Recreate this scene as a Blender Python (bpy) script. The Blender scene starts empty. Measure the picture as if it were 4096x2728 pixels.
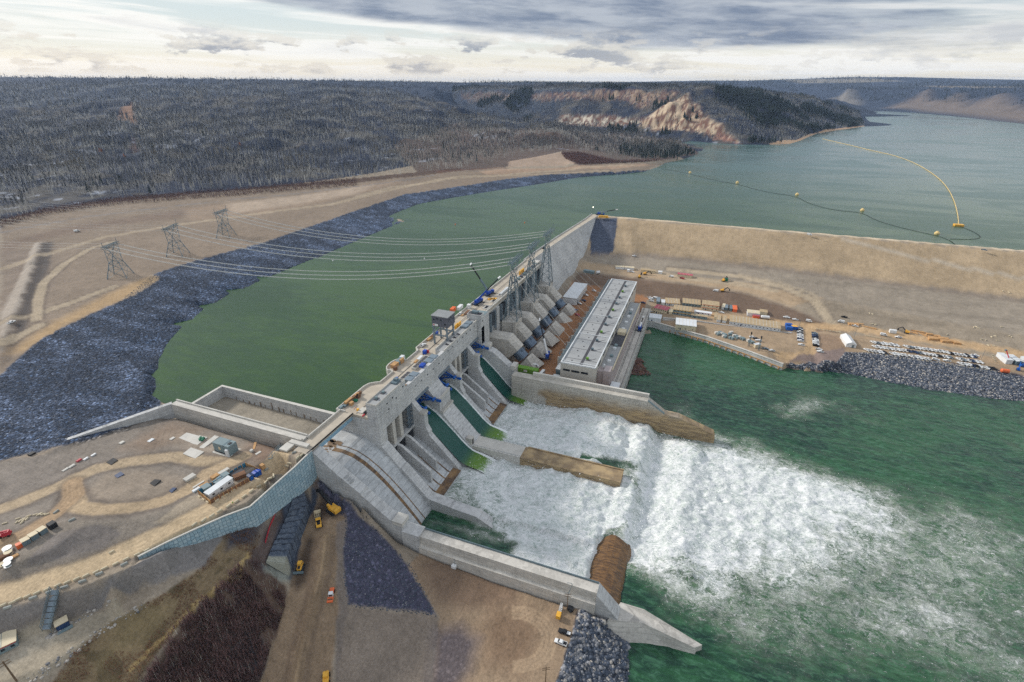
import bpy, math, random
import numpy as np
from mathutils import Vector, Matrix
from mathutils.bvhtree import BVHTree
from mathutils.geometry import delaunay_2d_cdt
C = bpy.context.scene.collection
SC = bpy.context.scene
# ------------------------------------------------------------------ camera
H = 232.0                                   # camera height above the tailwater (z = 0)
FPX, CX, CY, HORIZON = 2060.0, 2048.0, 1364.0, 330.0
PITCH = math.atan((CY - HORIZON) / FPX)
YAW = math.radians(20.9)
FW = (-math.sin(YAW), math.cos(YAW)); RT = (math.cos(YAW), math.sin(YAW))
cam = bpy.data.objects.new('camera', bpy.data.cameras.new('camera'))
C.objects.link(cam)
cam.location = (0, 0, H)
cam.rotation_euler = (math.pi / 2 - PITCH, 0, YAW)
cam.data.sensor_width = 36.0
cam.data.lens = 36.0 * FPX / 4096.0
cam.data.clip_start = 1.0; cam.data.clip_end = 60000.0
SC.camera = cam
# ------------------------------------------------------------------ light
SUN_AZ = math.radians(20.9 + 62)            # counter-clockwise from +Y: to the left of the view, a little ahead
SUN_EL = math.radians(28)
sun = bpy.data.objects.new('sun', bpy.data.lights.new('sun', 'SUN'))
C.objects.link(sun)
sun.data.energy = 2.6; sun.data.angle = math.radians(7); sun.data.color = (1.0, 0.94, 0.86)
sdir = Vector((-math.sin(SUN_AZ) * math.cos(SUN_EL), math.cos(SUN_AZ) * math.cos(SUN_EL), math.sin(SUN_EL)))
sun.rotation_euler = sdir.to_track_quat('Z', 'Y').to_euler()
sun.location = sdir * 3000
SC.view_settings.view_transform = 'Standard'; SC.view_settings.look = 'None'
SC.view_settings.exposure = 0.42; SC.view_settings.gamma = 1.0
SC.view_settings.use_curve_mapping = False
SC.cycles.max_bounces = 5; SC.cycles.diffuse_bounces = 2; SC.cycles.glossy_bounces = 2
SC.cycles.transmission_bounces = 2; SC.cycles.volume_bounces = 0; SC.cycles.transparent_max_bounces = 6
SC.cycles.caustics_reflective = False; SC.cycles.caustics_refractive = False
SC.cycles.use_denoising = False; SC.cycles.sample_clamp_indirect = 2.0; SC.cycles.sample_clamp_direct = 6.0


class NT:
    """small helper to write node trees"""
    def __init__(s, tree): s.t = tree; s.n = tree.nodes; s.l = tree.links
    def new(s, typ, **kw):
        n = s.n.new(typ)
        for k, v in kw.items(): setattr(n, k, v)
        return n
    def inp(s, sock, v):
        if isinstance(v, bpy.types.NodeSocket): s.l.new(v, sock)
        elif v is not None: sock.default_value = v
    def math(s, op, a, b=None, c=None, clamp=False):
        n = s.new('ShaderNodeMath', operation=op); n.use_clamp = clamp
        s.inp(n.inputs[0], a)
        if b is not None: s.inp(n.inputs[1], b)
        if c is not None: s.inp(n.inputs[2], c)
        return n.outputs[0]
    def vmath(s, op, a, b=None):
        n = s.new('ShaderNodeVectorMath', operation=op)
        s.inp(n.inputs[0], a)
        if b is not None: s.inp(n.inputs[1], b)
        return n.outputs['Value'] if op in ('DOT_PRODUCT', 'LENGTH') else n.outputs[0]
    def comb(s, x, y, z):
        n = s.new('ShaderNodeCombineXYZ')
        for i, v in enumerate((x, y, z)): s.inp(n.inputs[i], v)
        return n.outputs[0]
    def sep(s, v):
        n = s.new('ShaderNodeSeparateXYZ'); s.inp(n.inputs[0], v); return n.outputs
    def noise(s, vec, scale, detail=4, rough=.55, dist=0.0):
        n = s.new('ShaderNodeTexNoise'); s.inp(n.inputs['Vector'], vec)
        n.inputs['Scale'].default_value = scale; n.inputs['Detail'].default_value = detail
        n.inputs['Roughness'].default_value = rough; n.inputs['Distortion'].default_value = dist
        return n.outputs['Fac']
    def ramp(s, fac, a, b, lo=0.0, hi=1.0):
        n = s.new('ShaderNodeMapRange'); n.interpolation_type = 'SMOOTHSTEP'
        s.inp(n.inputs['Value'], fac); s.inp(n.inputs['From Min'], a); s.inp(n.inputs['From Max'], b)
        n.inputs['To Min'].default_value = lo; n.inputs['To Max'].default_value = hi
        return n.outputs[0]
    def mix(s, fac, a, b, blend='MIX'):
        n = s.new('ShaderNodeMix', data_type='RGBA', blend_type=blend)
        s.inp(n.inputs[0], fac); s.inp(n.inputs[6], a); s.inp(n.inputs[7], b)
        return n.outputs[2]
    def bump(s, h, strength, dist):
        n = s.new('ShaderNodeBump'); s.inp(n.inputs['Height'], h)
        s.inp(n.inputs['Strength'], strength); n.inputs['Distance'].default_value = dist
        return n.outputs[0]
    def attr(s, name, col=False):
        n = s.new('ShaderNodeAttribute'); n.attribute_name = name
        return n.outputs['Color'] if col else n.outputs['Fac']


def L(r, g, b):                              # sRGB 0..255 -> linear RGBA
    f = lambda c: (c / 255 / 12.92) if c <= 10 else ((c / 255 + .055) / 1.055) ** 2.4
    return (f(r), f(g), f(b), 1.0)


# ------------------------------------------------------------------ sky
world = bpy.data.worlds.new('World'); SC.world = world
world.use_nodes = True
N = NT(world.node_tree); N.n.clear()
tc = N.new('ShaderNodeTexCoord')
d = tc.outputs['Generated']
sx, sy, sz = N.sep(d)
ay = N.vmath('DOT_PRODUCT', d, (FW[0], FW[1], 0)); ax = N.vmath('DOT_PRODUCT', d, (RT[0], RT[1], 0))
az = N.math('ARCTAN2', ax, ay)                       # azimuth, radians, 0 = due up-valley
el = N.math('ARCSINE', sz)
sky = N.new('ShaderNodeTexSky', sky_type='NISHITA'); sky.sun_disc = False
sky.sun_elevation = SUN_EL; sky.sun_rotation = -SUN_AZ
sky.air_density = 1.0; sky.dust_density = 1.5; sky.ozone_density = 1.0
# cloud coordinates: bands flattened towards the horizon
cv = N.comb(N.math('MULTIPLY', az, 2.2), N.math('MULTIPLY', N.math('POWER', N.math('MAXIMUM', el, 0.0), 0.75), 10.0), 0.3)
cvt = N.vmath('ADD', cv, N.comb(0, N.math('MULTIPLY', az, 0.55), 0))
n1 = N.noise(cvt, 1.6, 7, .58, .3)
n2 = N.noise(cvt, 4.5, 6, .6, .2)
n3 = N.noise(N.vmath('MULTIPLY', cvt, (1.0, 2.6, 1.0)), 1.3, 6, .6, .5)
# deck edge sweeps down from upper left to the right
edge = N.math('ADD', N.ramp(az, -0.60, 0.30, 0.118, 0.047), N.ramp(az, 0.30, 0.72, 0.0, -0.012))
over = N.math('SUBTRACT', N.math('ADD', el, N.math('MULTIPLY', N.math('SUBTRACT', n1, 0.5), 0.034)), edge)
deck = N.ramp(over, -0.003, 0.012)
deck = N.math('MULTIPLY', deck, N.ramp(N.math('ADD', az, N.math('MULTIPLY', N.math('SUBTRACT', n3, .5), .9)), 0.70, 0.38, 0.25, 1.0))
deck = N.math('MULTIPLY', deck, N.ramp(el, 0.45, 0.16, 0.35, 1.0))
clear_col = N.mix(N.ramp(el, 0.0, 0.10), L(252, 244, 226), L(214, 226, 228))
bright = N.mix(N.ramp(n3, 0.40, 0.60), clear_col, L(255, 254, 250))
deckcol = N.mix(N.ramp(n2, 0.30, 0.68), L(122, 136, 160), L(184, 191, 202))
col = N.mix(deck, bright, deckcol)
# thin streaks above and small cumulus low over the horizon
streak = N.math('MULTIPLY', N.ramp(n3, 0.52, 0.70), N.ramp(el, 0.02, 0.07))
col = N.mix(N.math('MULTIPLY', streak, .35), col, L(176, 184, 194))
pv = N.comb(N.math('MULTIPLY', az, 5.0), N.math('MULTIPLY', el, 15.0), 2.7)
puff = N.ramp(N.noise(pv, 2.4, 7, .62), 0.49, 0.56)
puff = N.math('MULTIPLY', puff, N.math('MULTIPLY', N.ramp(el, 0.008, 0.018), N.ramp(el, 0.090, 0.045)))
puff = N.math('MULTIPLY', puff, N.ramp(az, 0.55, 0.0, 0.35, 1.0))
puffcol = N.mix(N.ramp(N.noise(N.vmath('ADD', pv, (0.03, 0.13, 0)), 2.4, 5, .6), 0.50, 0.66), L(226, 222, 214), L(146, 154, 170))
col = N.mix(N.math('MULTIPLY', puff, .9), col, puffcol)
glow = N.math('MULTIPLY', N.ramp(el, 0.05, 0.0), N.ramp(az, 0.45, -0.3))
col = N.mix(N.math('MULTIPLY', glow, .5), col, L(255, 240, 214))
# high overcast towards the zenith
col = N.mix(N.ramp(el, 0.25, 0.7), col, L(206, 212, 222))
b1 = N.new('ShaderNodeBackground'); N.inp(b1.inputs[0], sky.outputs[0]); b1.inputs[1].default_value = 0.06
b2 = N.new('ShaderNodeBackground'); N.inp(b2.inputs[0], col); b2.inputs[1].default_value = 0.80
ms = N.new('ShaderNodeMixShader'); ms.inputs[0].default_value = 0.90
N.l.new(b1.outputs[0], ms.inputs[1]); N.l.new(b2.outputs[0], ms.inputs[2])
wo = N.new('ShaderNodeOutputWorld'); N.l.new(ms.outputs[0], wo.inputs[0])
world.cycles.sampling_method = 'MANUAL'; world.cycles.sample_map_resolution = 1024


# ------------------------------------------------------------------ materials
M = {}
def mat(name, col, rough=.75, var=.12, scale=.25, bump=0.0, metal=0.0, spec=.35, fine=0.0):
    m = bpy.data.materials.new(name); m.use_nodes = True
    T = NT(m.node_tree); b = T.n['Principled BSDF']
    pos = T.new('ShaderNodeNewGeometry').outputs['Position']
    n = T.noise(pos, scale, 5, .6)
    c = T.mix(T.ramp(n, .3, .7), tuple(x * (1 - var) for x in col[:3]) + (1,), tuple(min(1, x * (1 + var)) for x in col[:3]) + (1,))
    T.inp(b.inputs['Base Color'], c)
    b.inputs['Roughness'].default_value = rough; b.inputs['Metallic'].default_value = metal
    b.inputs['Specular IOR Level'].default_value = spec
    if bump: T.inp(b.inputs['Normal'], T.bump(T.noise(pos, scale * 6, 4), bump, .1))
    M[name] = m
    return m


def concrete(name, col, lift=2.2, streak=.42, blotch=.27, panel=None, wet=None):
    """cast concrete: lift lines, form joints, rust and water streaks; wet = (z_full, z_none) browned by water"""
    m = bpy.data.materials.new(name); m.use_nodes = True
    T = NT(m.node_tree); b = T.n['Principled BSDF']
    pos = T.new('ShaderNodeNewGeometry').outputs['Position']
    x, y, z = T.sep(pos)
    big = T.noise(pos, .055, 5, .6)
    med = T.noise(pos, .35, 5, .62)
    blk = T.new('ShaderNodeTexVoronoi'); blk.feature = 'F1'; blk.distance = 'CHEBYCHEV'
    T.inp(blk.inputs['Vector'], T.vmath('MULTIPLY', pos, (.075, .075, .28)))
    blkv = T.sep(blk.outputs['Color'])[0]
    st = T.noise(T.vmath('MULTIPLY', pos, (.9, .9, .045)), 1.0, 5, .65)
    f = T.math('ADD', T.math('MULTIPLY', big, blotch * 2), T.math('MULTIPLY', med, blotch))
    f = T.math('ADD', f, T.math('MULTIPLY', st, streak))
    f = T.math('ADD', f, T.math('MULTIPLY', blkv, blotch * .55))
    tot = blotch * 1.78 + streak * .5
    f = T.math('ADD', T.math('MULTIPLY', T.math('SUBTRACT', f, tot), 1.5), .96)
    zl = T.math('FRACT', T.math('DIVIDE', T.math('ADD', z, T.math('MULTIPLY', med, .12)), lift))
    line = T.math('GREATER_THAN', T.math('ABSOLUTE', T.math('SUBTRACT', zl, .5)), .46)
    f = T.math('MULTIPLY', f, T.math('SUBTRACT', 1.0, T.math('MULTIPLY', line, T.math('MULTIPLY', med, .50))))
    c = T.vmath('MULTIPLY', T.comb(f, f, f), col[:3])
    rust = T.ramp(T.math('ADD', T.math('MULTIPLY', st, .6), T.math('MULTIPLY', big, .4)), .53, .66)
    c = T.mix(T.math('MULTIPLY', rust, .28), c, tuple(a * k for a, k in zip(col[:3], (.70, .60, .46))) + (1,))
    if wet:
        w = T.ramp(T.math('ADD', z, T.math('MULTIPLY', T.math('SUBTRACT', T.noise(pos, .10, 4), .5), 9.0)), wet[1], wet[0])
        if len(wet) > 2: w = T.math('MULTIPLY', w, T.ramp(T.math('ADD', x, T.math('MULTIPLY', T.math('SUBTRACT', T.noise(pos, .12, 4), .5), 22.0)), wet[2] - 3, wet[2] + 3))
        wc = T.mix(T.ramp(T.noise(T.vmath('MULTIPLY', pos, (.25, .25, 1.6)), .6, 4), .35, .65), *((L(176, 150, 108), L(128, 106, 76)) if len(wet) > 2 else (L(140, 108, 70), L(78, 58, 44))))
        c = T.mix(T.math('MULTIPLY', w, .86), c, wc)
    T.inp(b.inputs['Base Color'], c)
    b.inputs['Roughness'].default_value = .85; b.inputs['Specular IOR Level'].default_value = .25
    T.inp(b.inputs['Normal'], T.bump(T.math('ADD', med, T.math('MULTIPLY', line, -.5)), .35, .15))
    M[name] = m
    return m


CONC = (.53, .535, .53)
concrete('concrete', CONC)
concrete('concrete_warm', (.56, .535, .485), streak=.34)
concrete('concrete_light', (.60, .58, .53), streak=.18, blotch=.14)
concrete('concrete_wall', (.48, .455, .40), wet=(12.0, 23.0, -100.0))
concrete('concrete_rolled', (.53, .54, .535), lift=3.6, streak=.5, blotch=.30)
concrete('concrete_wet', (.34, .30, .25), wet=(40.0, 60.0), streak=.3)
concrete('concrete_chute', (.50, .52, .53), lift=3.0, streak=.2, blotch=.3)
mat('deck', (.47, .415, .335), .9, .12, .18)
mat('steel_grey', L(128, 142, 152), .5, .10, .3, metal=.3)
mat('galvanised', L(112, 130, 138), .5, .12, .4, metal=.35)
mat('band_steel', L(112, 128, 146), .45, .22, .5, metal=.5)
mat('blue_steel', L(24, 88, 168), .5, .15, .3)
mat('blue_paint', L(28, 74, 170), .45, .1, .5)
mat('teal_cloth', L(52, 116, 146), .8, .18, .5)
mat('white_paint', L(226, 228, 228), .45, .05, .3)
mat('white_sheet', L(214, 218, 220), .6, .06, .2)
mat('cream', L(212, 198, 168), .7, .07, .3)
mat('cream_roof', L(176, 156, 124), .8, .12, .4)
mat('clad_light', L(198, 194, 184), .6, .05, .1)
mat('clad_pink', L(176, 164, 162), .6, .06, .1)
mat('clad_grey', L(96, 98, 108), .6, .05, .2)
mat('roof_grey', L(160, 162, 162), .8, .06, .08)
mat('roof_dark', L(78, 78, 82), .85, .12, .15)
mat('panel_slot', L(60, 66, 72), .8, .2, .5)
mat('black', L(34, 36, 40), .7, .2, .5)
mat('tyre', L(26, 26, 28), .9, .2, .8)
mat('window', L(30, 38, 46), .2, .1, .5, spec=.5)
mat('yellow', L(232, 176, 66), .5, .08, .5)
mat('orange', L(226, 110, 62), .55, .08, .5)
mat('red', L(178, 50, 62), .55, .1, .5)
mat('maroon_roof', L(178, 92, 104), .7, .2, .6)
mat('green_paint', L(104, 152, 48), .55, .08, .3)
mat('green_tarp', L(30, 110, 84), .7, .2, .5)
mat('wood', L(186, 146, 100), .85, .2, .5)
mat('wood_dark', L(120, 88, 66), .9, .25, .4)
mat('pole_wood', L(108, 90, 70), .9, .2, .6)
mat('block', L(196, 184, 158), .9, .12, .6, bump=.3)
mat('block_grey', L(150, 154, 150), .9, .12, .5, bump=.3)
mat('buoy', L(226, 200, 140), .6, .08, .4)
mat('wire', L(206, 208, 204), .5, .05, .3, metal=.3)
mat('insulator', L(190, 190, 180), .4, .05, .5)
mat('blue_grey', L(120, 138, 142), .55, .08, .4)
mat('dark_blue', L(40, 62, 98), .5, .1, .5)
mat('stone', (.22, .225, .24), .9, .5, .35, bump=.4)
mat('stone_dark', (.066, .082, .112), .9, .5, .4, bump=.4)
mat('stone_pale', (.42, .39, .35), .9, .3, .5, bump=.4)
mat('skin', L(190, 140, 110), .6, .05, 1)
mat('vest', L(150, 200, 60), .7, .05, 1)
mat('vest_orange', L(236, 110, 50), .7, .05, 1)
mat('trousers', L(40, 46, 62), .8, .1, 1)
mat('bark_pale', (.58, .56, .50), .9, .45, .02)
mat('bark', (.15, .125, .11), .9, .3, .3)
m = mat('twig', (.155, .142, .135), .95, .3, .06)
T = NT(m.node_tree); b = T.n['Principled BSDF']; pos = T.new('ShaderNodeNewGeometry').outputs['Position']
q = T.math('ADD', T.math('MULTIPLY', T.noise(pos, .0075, 5, .6), .65), T.math('MULTIPLY', T.noise(pos, .07, 4, .6), .35))
c = T.mix(T.ramp(q, .38, .50), (.034, .046, .072, 1), (.105, .110, .118, 1)); c = T.mix(T.ramp(q, .52, .62), c, (.205, .18, .14, 1))
T.inp(b.inputs['Base Color'], c)
mat('twig_red', (.15, .083, .075), .95, .4, .15)
mat('conifer', (.026, .042, .036), .9, .35, .03)
mat('leaf_orange', L(176, 112, 62), .9, .3, .3)


# ------------------------------------------------------------------ mesh builder
class MB:
    def __init__(s): s.v = []; s.f = []; s.m = []; s.k = 0
    def mi(s, k): s.k = k; return s
    def add(s, vs, fs):
        o = len(s.v); s.v.extend(tuple(v) for v in vs)
        for f in fs: s.f.append(tuple(i + o for i in f)); s.m.append(s.k)
        return s
    def box(s, x0, x1, y0, y1, z0, z1):
        return s.add([(x0, y0, z0), (x1, y0, z0), (x1, y1, z0), (x0, y1, z0), (x0, y0, z1), (x1, y0, z1), (x1, y1, z1), (x0, y1, z1)],
                     [(3, 2, 1, 0), (4, 5, 6, 7), (0, 1, 5, 4), (1, 2, 6, 5), (2, 3, 7, 6), (3, 0, 4, 7)])
    def cbox(s, c, sz, rz=0.0):
        c0, s0 = math.cos(rz), math.sin(rz); a, b, h = sz[0] / 2, sz[1] / 2, sz[2]
        vs = []
        for z in (0, h):
            for px, py in ((-a, -b), (a, -b), (a, b), (-a, b)):
                vs.append((c[0] + px * c0 - py * s0, c[1] + px * s0 + py * c0, c[2] + z))
        return s.add(vs, [(3, 2, 1, 0), (4, 5, 6, 7), (0, 1, 5, 4), (1, 2, 6, 5), (2, 3, 7, 6), (3, 0, 4, 7)])
    def prism_y(s, poly, y0, y1):            # polygon in XZ extruded along Y
        n = len(poly)
        vs = [(x, y0, z) for x, z in poly] + [(x, y1, z) for x, z in poly]
        return s.add(vs, [tuple(range(n)), tuple(range(2 * n - 1, n - 1, -1))] + [(i, i + n, (i + 1) % n + n, (i + 1) % n) for i in range(n)])
    def prism_x(s, poly, x0, x1):            # polygon in YZ extruded along X
        n = len(poly)
        vs = [(x0, y, z) for y, z in poly] + [(x1, y, z) for y, z in poly]
        return s.add(vs, [tuple(range(n)), tuple(range(2 * n - 1, n - 1, -1))] + [(i, i + n, (i + 1) % n + n, (i + 1) % n) for i in range(n)])
    def prism_z(s, poly, z0, z1):
        n = len(poly)
        vs = [(x, y, z0) for x, y in poly] + [(x, y, z1) for x, y in poly]
        return s.add(vs, [tuple(range(n - 1, -1, -1)), tuple(range(n, 2 * n))] + [(i, (i + 1) % n, (i + 1) % n + n, i + n) for i in range(n)])
    def tube(s, p, q, r, n=6, r2=None):
        p = Vector(p); q = Vector(q); d = q - p
        if d.length < 1e-6: return s
        a = d.orthogonal().normalized(); b = d.normalized().cross(a); r2 = r if r2 is None else r2
        vs = []
        for c, rr in ((p, r), (q, r2)):
            for i in range(n):
                t = 2 * math.pi * i / n
                vs.append(c + a * (rr * math.cos(t)) + b * (rr * math.sin(t)))
        return s.add(vs, [(i, (i + 1) % n, (i + 1) % n + n, i + n) for i in range(n)] + [tuple(range(n - 1, -1, -1)), tuple(range(n, 2 * n))])
    def bar(s, p, q, w, h):                  # rectangular bar
        p = Vector(p); q = Vector(q); d = (q - p).normalized()
        up = Vector((0, 0, 1)) if abs(d.z) < .95 else Vector((0, 1, 0))
        a = d.cross(up).normalized() * (w / 2); b = a.cross(d).normalized() * (h / 2)
        vs = [c + x + y for c in (p, q) for x, y in ((-a, -b), (a, -b), (a, b), (-a, b))]
        return s.add(vs, [(3, 2, 1, 0), (4, 5, 6, 7), (0, 1, 5, 4), (1, 2, 6, 5), (2, 3, 7, 6), (3, 0, 4, 7)])
    def path(s, pts, r, n=5):
        for a, b in zip(pts[:-1], pts[1:]): s.tube(a, b, r, n)
        return s
    def wall(s, pts, h0, h1, t):             # wall of thickness t along an xy(z) polyline, from z+h0 to z+h1
        P = [Vector((p[0], p[1], p[2] if len(p) > 2 else 0)) for p in pts]
        off = []
        for i, p in enumerate(P):
            a = (P[i] - P[i - 1]) if i else (P[1] - P[0]); b = (P[i + 1] - P[i]) if i < len(P) - 1 else a
            a.z = b.z = 0
            dd = (a.normalized() + b.normalized()).normalized()
            off.append(Vector((-dd.y, dd.x, 0)) * (t / 2))
        for i in range(len(P) - 1):
            vs = []
            for k in (i, i + 1):
                for o, hh in ((-1, h0), (1, h0), (1, h1), (-1, h1)):
                    vs.append(P[k] + off[k] * o + Vector((0, 0, hh)))
            s.add(vs, [(0, 1, 2, 3), (7, 6, 5, 4), (0, 4, 5, 1), (1, 5, 6, 2), (2, 6, 7, 3), (3, 7, 4, 0)])
        return s
    def xf(s, loc=(0, 0, 0), rz=0.0):
        c, n = math.cos(rz), math.sin(rz)
        s.v = [(x * c - y * n + loc[0], x * n + y * c + loc[1], z + loc[2]) for x, y, z in s.v]
        return s
    def build(s, name, mats, parent=None, bevel=0.0, smooth=False):
        me = bpy.data.meshes.new(name)
        me.from_pydata(s.v, [], s.f)
        mats = mats if isinstance(mats, (list, tuple)) else [mats]
        for m in mats: me.materials.append(M[m] if isinstance(m, str) else m)
        if len(mats) > 1: me.polygons.foreach_set('material_index', s.m)
        if smooth: me.polygons.foreach_set('use_smooth', [True] * len(me.polygons))
        me.update()
        o = bpy.data.objects.new(name, me); C.objects.link(o)
        if parent is not None: o.parent = parent
        if bevel:
            b = o.modifiers.new('bevel', 'BEVEL'); b.width = bevel; b.segments = 2; b.limit_method = 'ANGLE'
        return o


def tag(o, label, cat, group=None):
    o['label'] = label; o['category'] = cat
    if group: o['group'] = group
    return o
def struct(o, kind='structure'): o['kind'] = kind; return o
def thing(name, label, cat, loc=(0, 0, 0), rz=0.0, group=None):
    o = bpy.data.objects.new(name, None); C.objects.link(o)
    o.location = loc; o.rotation_euler = (0, 0, rz); o.empty_display_size = .1
    return tag(o, label, cat, group)
def copy_thing(o, loc, rz, label=None, parent=None):
    c = o.copy(); C.objects.link(c)
    if parent is None: c.location = loc; c.rotation_euler = (0, 0, rz)
    else: c.parent = parent
    if label: c['label'] = label
    for ch in [k for k in KIDS.get(o.name, [])]: copy_thing(ch, None, None, None, c)
    return c
KIDS = {}
def note_kids(o):
    KIDS[o.name] = list(o.children)
    for ch in o.children: note_kids(ch)
    return o


# ------------------------------------------------------------------ from picture measurements to places
def ray(x, y):
    u = x - CX; v = y - CY
    f = FPX * math.cos(PITCH) - v * math.sin(PITCH); z = -FPX * math.sin(PITCH) - v * math.cos(PITCH)
    return Vector((f * FW[0] + u * RT[0], f * FW[1] + u * RT[1], z)), f
def at(x, y, z):                             # the point at height z seen at full-size pixel x, y
    r, f = ray(x, y); t = (z - H) / r.z
    return Vector((r.x * t, r.y * t, z))
def dist(x, y, dd):                          # the point dd metres up-valley seen at pixel x, y
    r, f = ray(x, y); t = dd / f
    return Vector((r.x * t, r.y * t, H + r.z * t))
S4 = 4096 / 2354.0


# value noise for the builders
def _hash(ix, iy, seed):
    h = (ix.astype(np.int64) * 374761393 + iy.astype(np.int64) * 668265263 + seed * 974711) & 0x7fffffff
    h = ((h ^ (h >> 13)) * 1274126177) & 0x7fffffff
    return ((h ^ (h >> 16)) & 0xffff) / 65535.0
def vnoise(x, y, seed=0):
    ix = np.floor(x); iy = np.floor(y); fx = x - ix; fy = y - iy
    fx = fx * fx * (3 - 2 * fx); fy = fy * fy * (3 - 2 * fy)
    a = _hash(ix, iy, seed); b = _hash(ix + 1, iy, seed); c = _hash(ix, iy + 1, seed); dd = _hash(ix + 1, iy + 1, seed)
    return (a * (1 - fx) + b * fx) * (1 - fy) + (c * (1 - fx) + dd * fx) * fy
def fbm(x, y, o=4, seed=0):
    s = 0; a = .5; t = 0
    for i in range(o):
        s = s + a * vnoise(x, y, seed + i * 7); t += a; a *= .5; x = x * 2.03 + 11.3; y = y * 2.03 + 5.1
    return s / t
def sstep(a, b, x):
    t = np.clip((x - a) / (b - a), 0, 1); return t * t * (3 - 2 * t)
def inpoly(px, py, poly):
    r = np.zeros(len(px), bool); n = len(poly)
    for i in range(n):
        x0, y0 = poly[i][:2]; x1, y1 = poly[(i + 1) % n][:2]
        if y0 == y1: continue
        c = ((y0 > py) != (y1 > py)) & (px < (x1 - x0) * (py - y0) / (y1 - y0) + x0)
        r ^= c
    return r
def dpoly(px, py, line):                     # distance to a polyline
    d2 = np.full(len(px), 1e18)
    for (x0, y0), (x1, y1) in zip([p[:2] for p in line[:-1]], [p[:2] for p in line[1:]]):
        dx, dy = x1 - x0, y1 - y0; q = dx * dx + dy * dy + 1e-9
        t = np.clip(((px - x0) * dx + (py - y0) * dy) / q, 0, 1)
        d2 = np.minimum(d2, (px - x0 - t * dx) ** 2 + (py - y0 - t * dy) ** 2)
    return np.sqrt(d2)
# ================================================================== TERRAIN
def A(x, y, z): return at(x * S4, y * S4, z)            # overview-picture measure
def D(x, y, dd): return dist(x * S4, y * S4, dd)
BL = []                                                 # break lines of the ground
def bl(pts, step=10.0):
    pts = [Vector(p) for p in pts]
    for a, b in zip(pts[:-1], pts[1:]):
        n = max(1, int((b - a).length / step))
        for i in range(n): BL.append(a.lerp(b, i / n))
    BL.append(pts[-1])
# --- reservoir shore (z = 52), left bank
SHORE = [(372, 946), (361, 915), (358, 870), (365, 830), (385, 790), (420, 750), (470, 710), (530, 675), (600, 645), (690, 608), (760, 580), (830, 550),
         (890, 525), (933, 508), (918, 503), (893, 498), (910, 490), (960, 470), (1040, 455), (1130, 440), (1230, 425), (1330, 408), (1400, 402),
         (1480, 395), (1512, 384), (1530, 374), (1570, 366), (1607, 353)]
bl([A(x, y, 52) for x, y in SHORE])
bl([A(x + 16, y + 8, 46) for x, y in SHORE[1:]], 25)
OUT = [(0, 865, 63), (15, 850, 63), (45, 820, 63), (100, 775, 63), (190, 730, 62.5), (270, 695, 62), (330, 668, 62), (368, 640, 62), (352, 630, 62), (365, 626, 62),
       (430, 605, 61), (520, 580, 61), (600, 560, 61), (640, 545, 61), (700, 525, 60), (760, 505, 60), (800, 490, 60), (860, 470, 59), (930, 447, 59), (1010, 435, 59),
       (1080, 425, 58), (1160, 412, 58), (1260, 401, 58), (1340, 398, 57), (1420, 396, 56), (1478, 391, 55)]
bl([A(*p) for p in OUT])
# riprap blanket: gentle bench, then steeper to the water
bl([A(0, 1050, 58), A(60, 1040, 58), A(108, 1032, 58.5)])
bl([A(0, 960, 60), A(150, 850, 60), A(250, 800, 58), A(330, 745, 57.5), A(450, 670, 57.5), A(560, 620, 57.5)])
bl([A(150, 980, 57.5), A(250, 900, 57), A(330, 900, 55.5), A(330, 840, 55.5)])
bl([A(108, 1032, 58.5), A(250, 985, 57), A(372, 942, 53)])
bl([A(88, 556, 69), A(60, 640, 68), A(20, 740, 67), A(0, 780, 67)], 8); bl([A(112, 560, 66), A(92, 640, 64.5), A(55, 740, 64), A(10, 850, 63)], 8); bl([A(78, 560, 66), A(44, 640, 65), A(0, 730, 64)], 8)
# excavated terraces
bl([A(0, 745, 63.5), A(100, 720, 63.5), A(220, 680, 63), A(340, 630, 63)])
bl([A(0, 640, 64), A(130, 600, 64), A(260, 640, 63), A(420, 575, 63), A(560, 525, 63), A(700, 495, 62), A(860, 452, 61), A(1010, 422, 61), A(1160, 400, 60), A(1300, 388, 60)])
bl([A(0, 560, 67), A(130, 545, 67), A(300, 525, 66), A(420, 500, 66), A(600, 480, 66), A(800, 450, 65), A(950, 415, 65), A(1100, 400, 64), A(1300, 380, 62)])
FB = [(-500, 600, 76), (-250, 550, 76), (0, 506, 76), (100, 480, 76), (200, 464, 76), (300, 452, 76), (450, 441, 75), (560, 433, 75), (700, 420, 74), (820, 410, 73), (900, 404, 72),
      (960, 396, 71), (1050, 388, 69), (1150, 385, 67), (1170, 370, 69), (1290, 350, 69), (1310, 377, 66), (1400, 378, 63), (1480, 373, 61), (1530, 368, 58), (1590, 357, 54)]
bl([A(*p) for p in FB], 14)
bl([A(1165, 388, 64), A(1170, 372, 70), A(1230, 362, 71), A(1290, 349, 71), A(1330, 378, 66)], 8)
# forest terrace and its far edge above the side valley
bl([A(1100, 290, 74), A(1200, 300, 68), A(1300, 309, 64), A(1400, 313, 62), A(1500, 320, 58), A(1560, 330, 56), A(1600, 345, 53)], 30)
bl([A(1100, 340, 73), A(1250, 335, 67), A(1400, 345, 63), A(1500, 348, 60)], 30)
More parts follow.
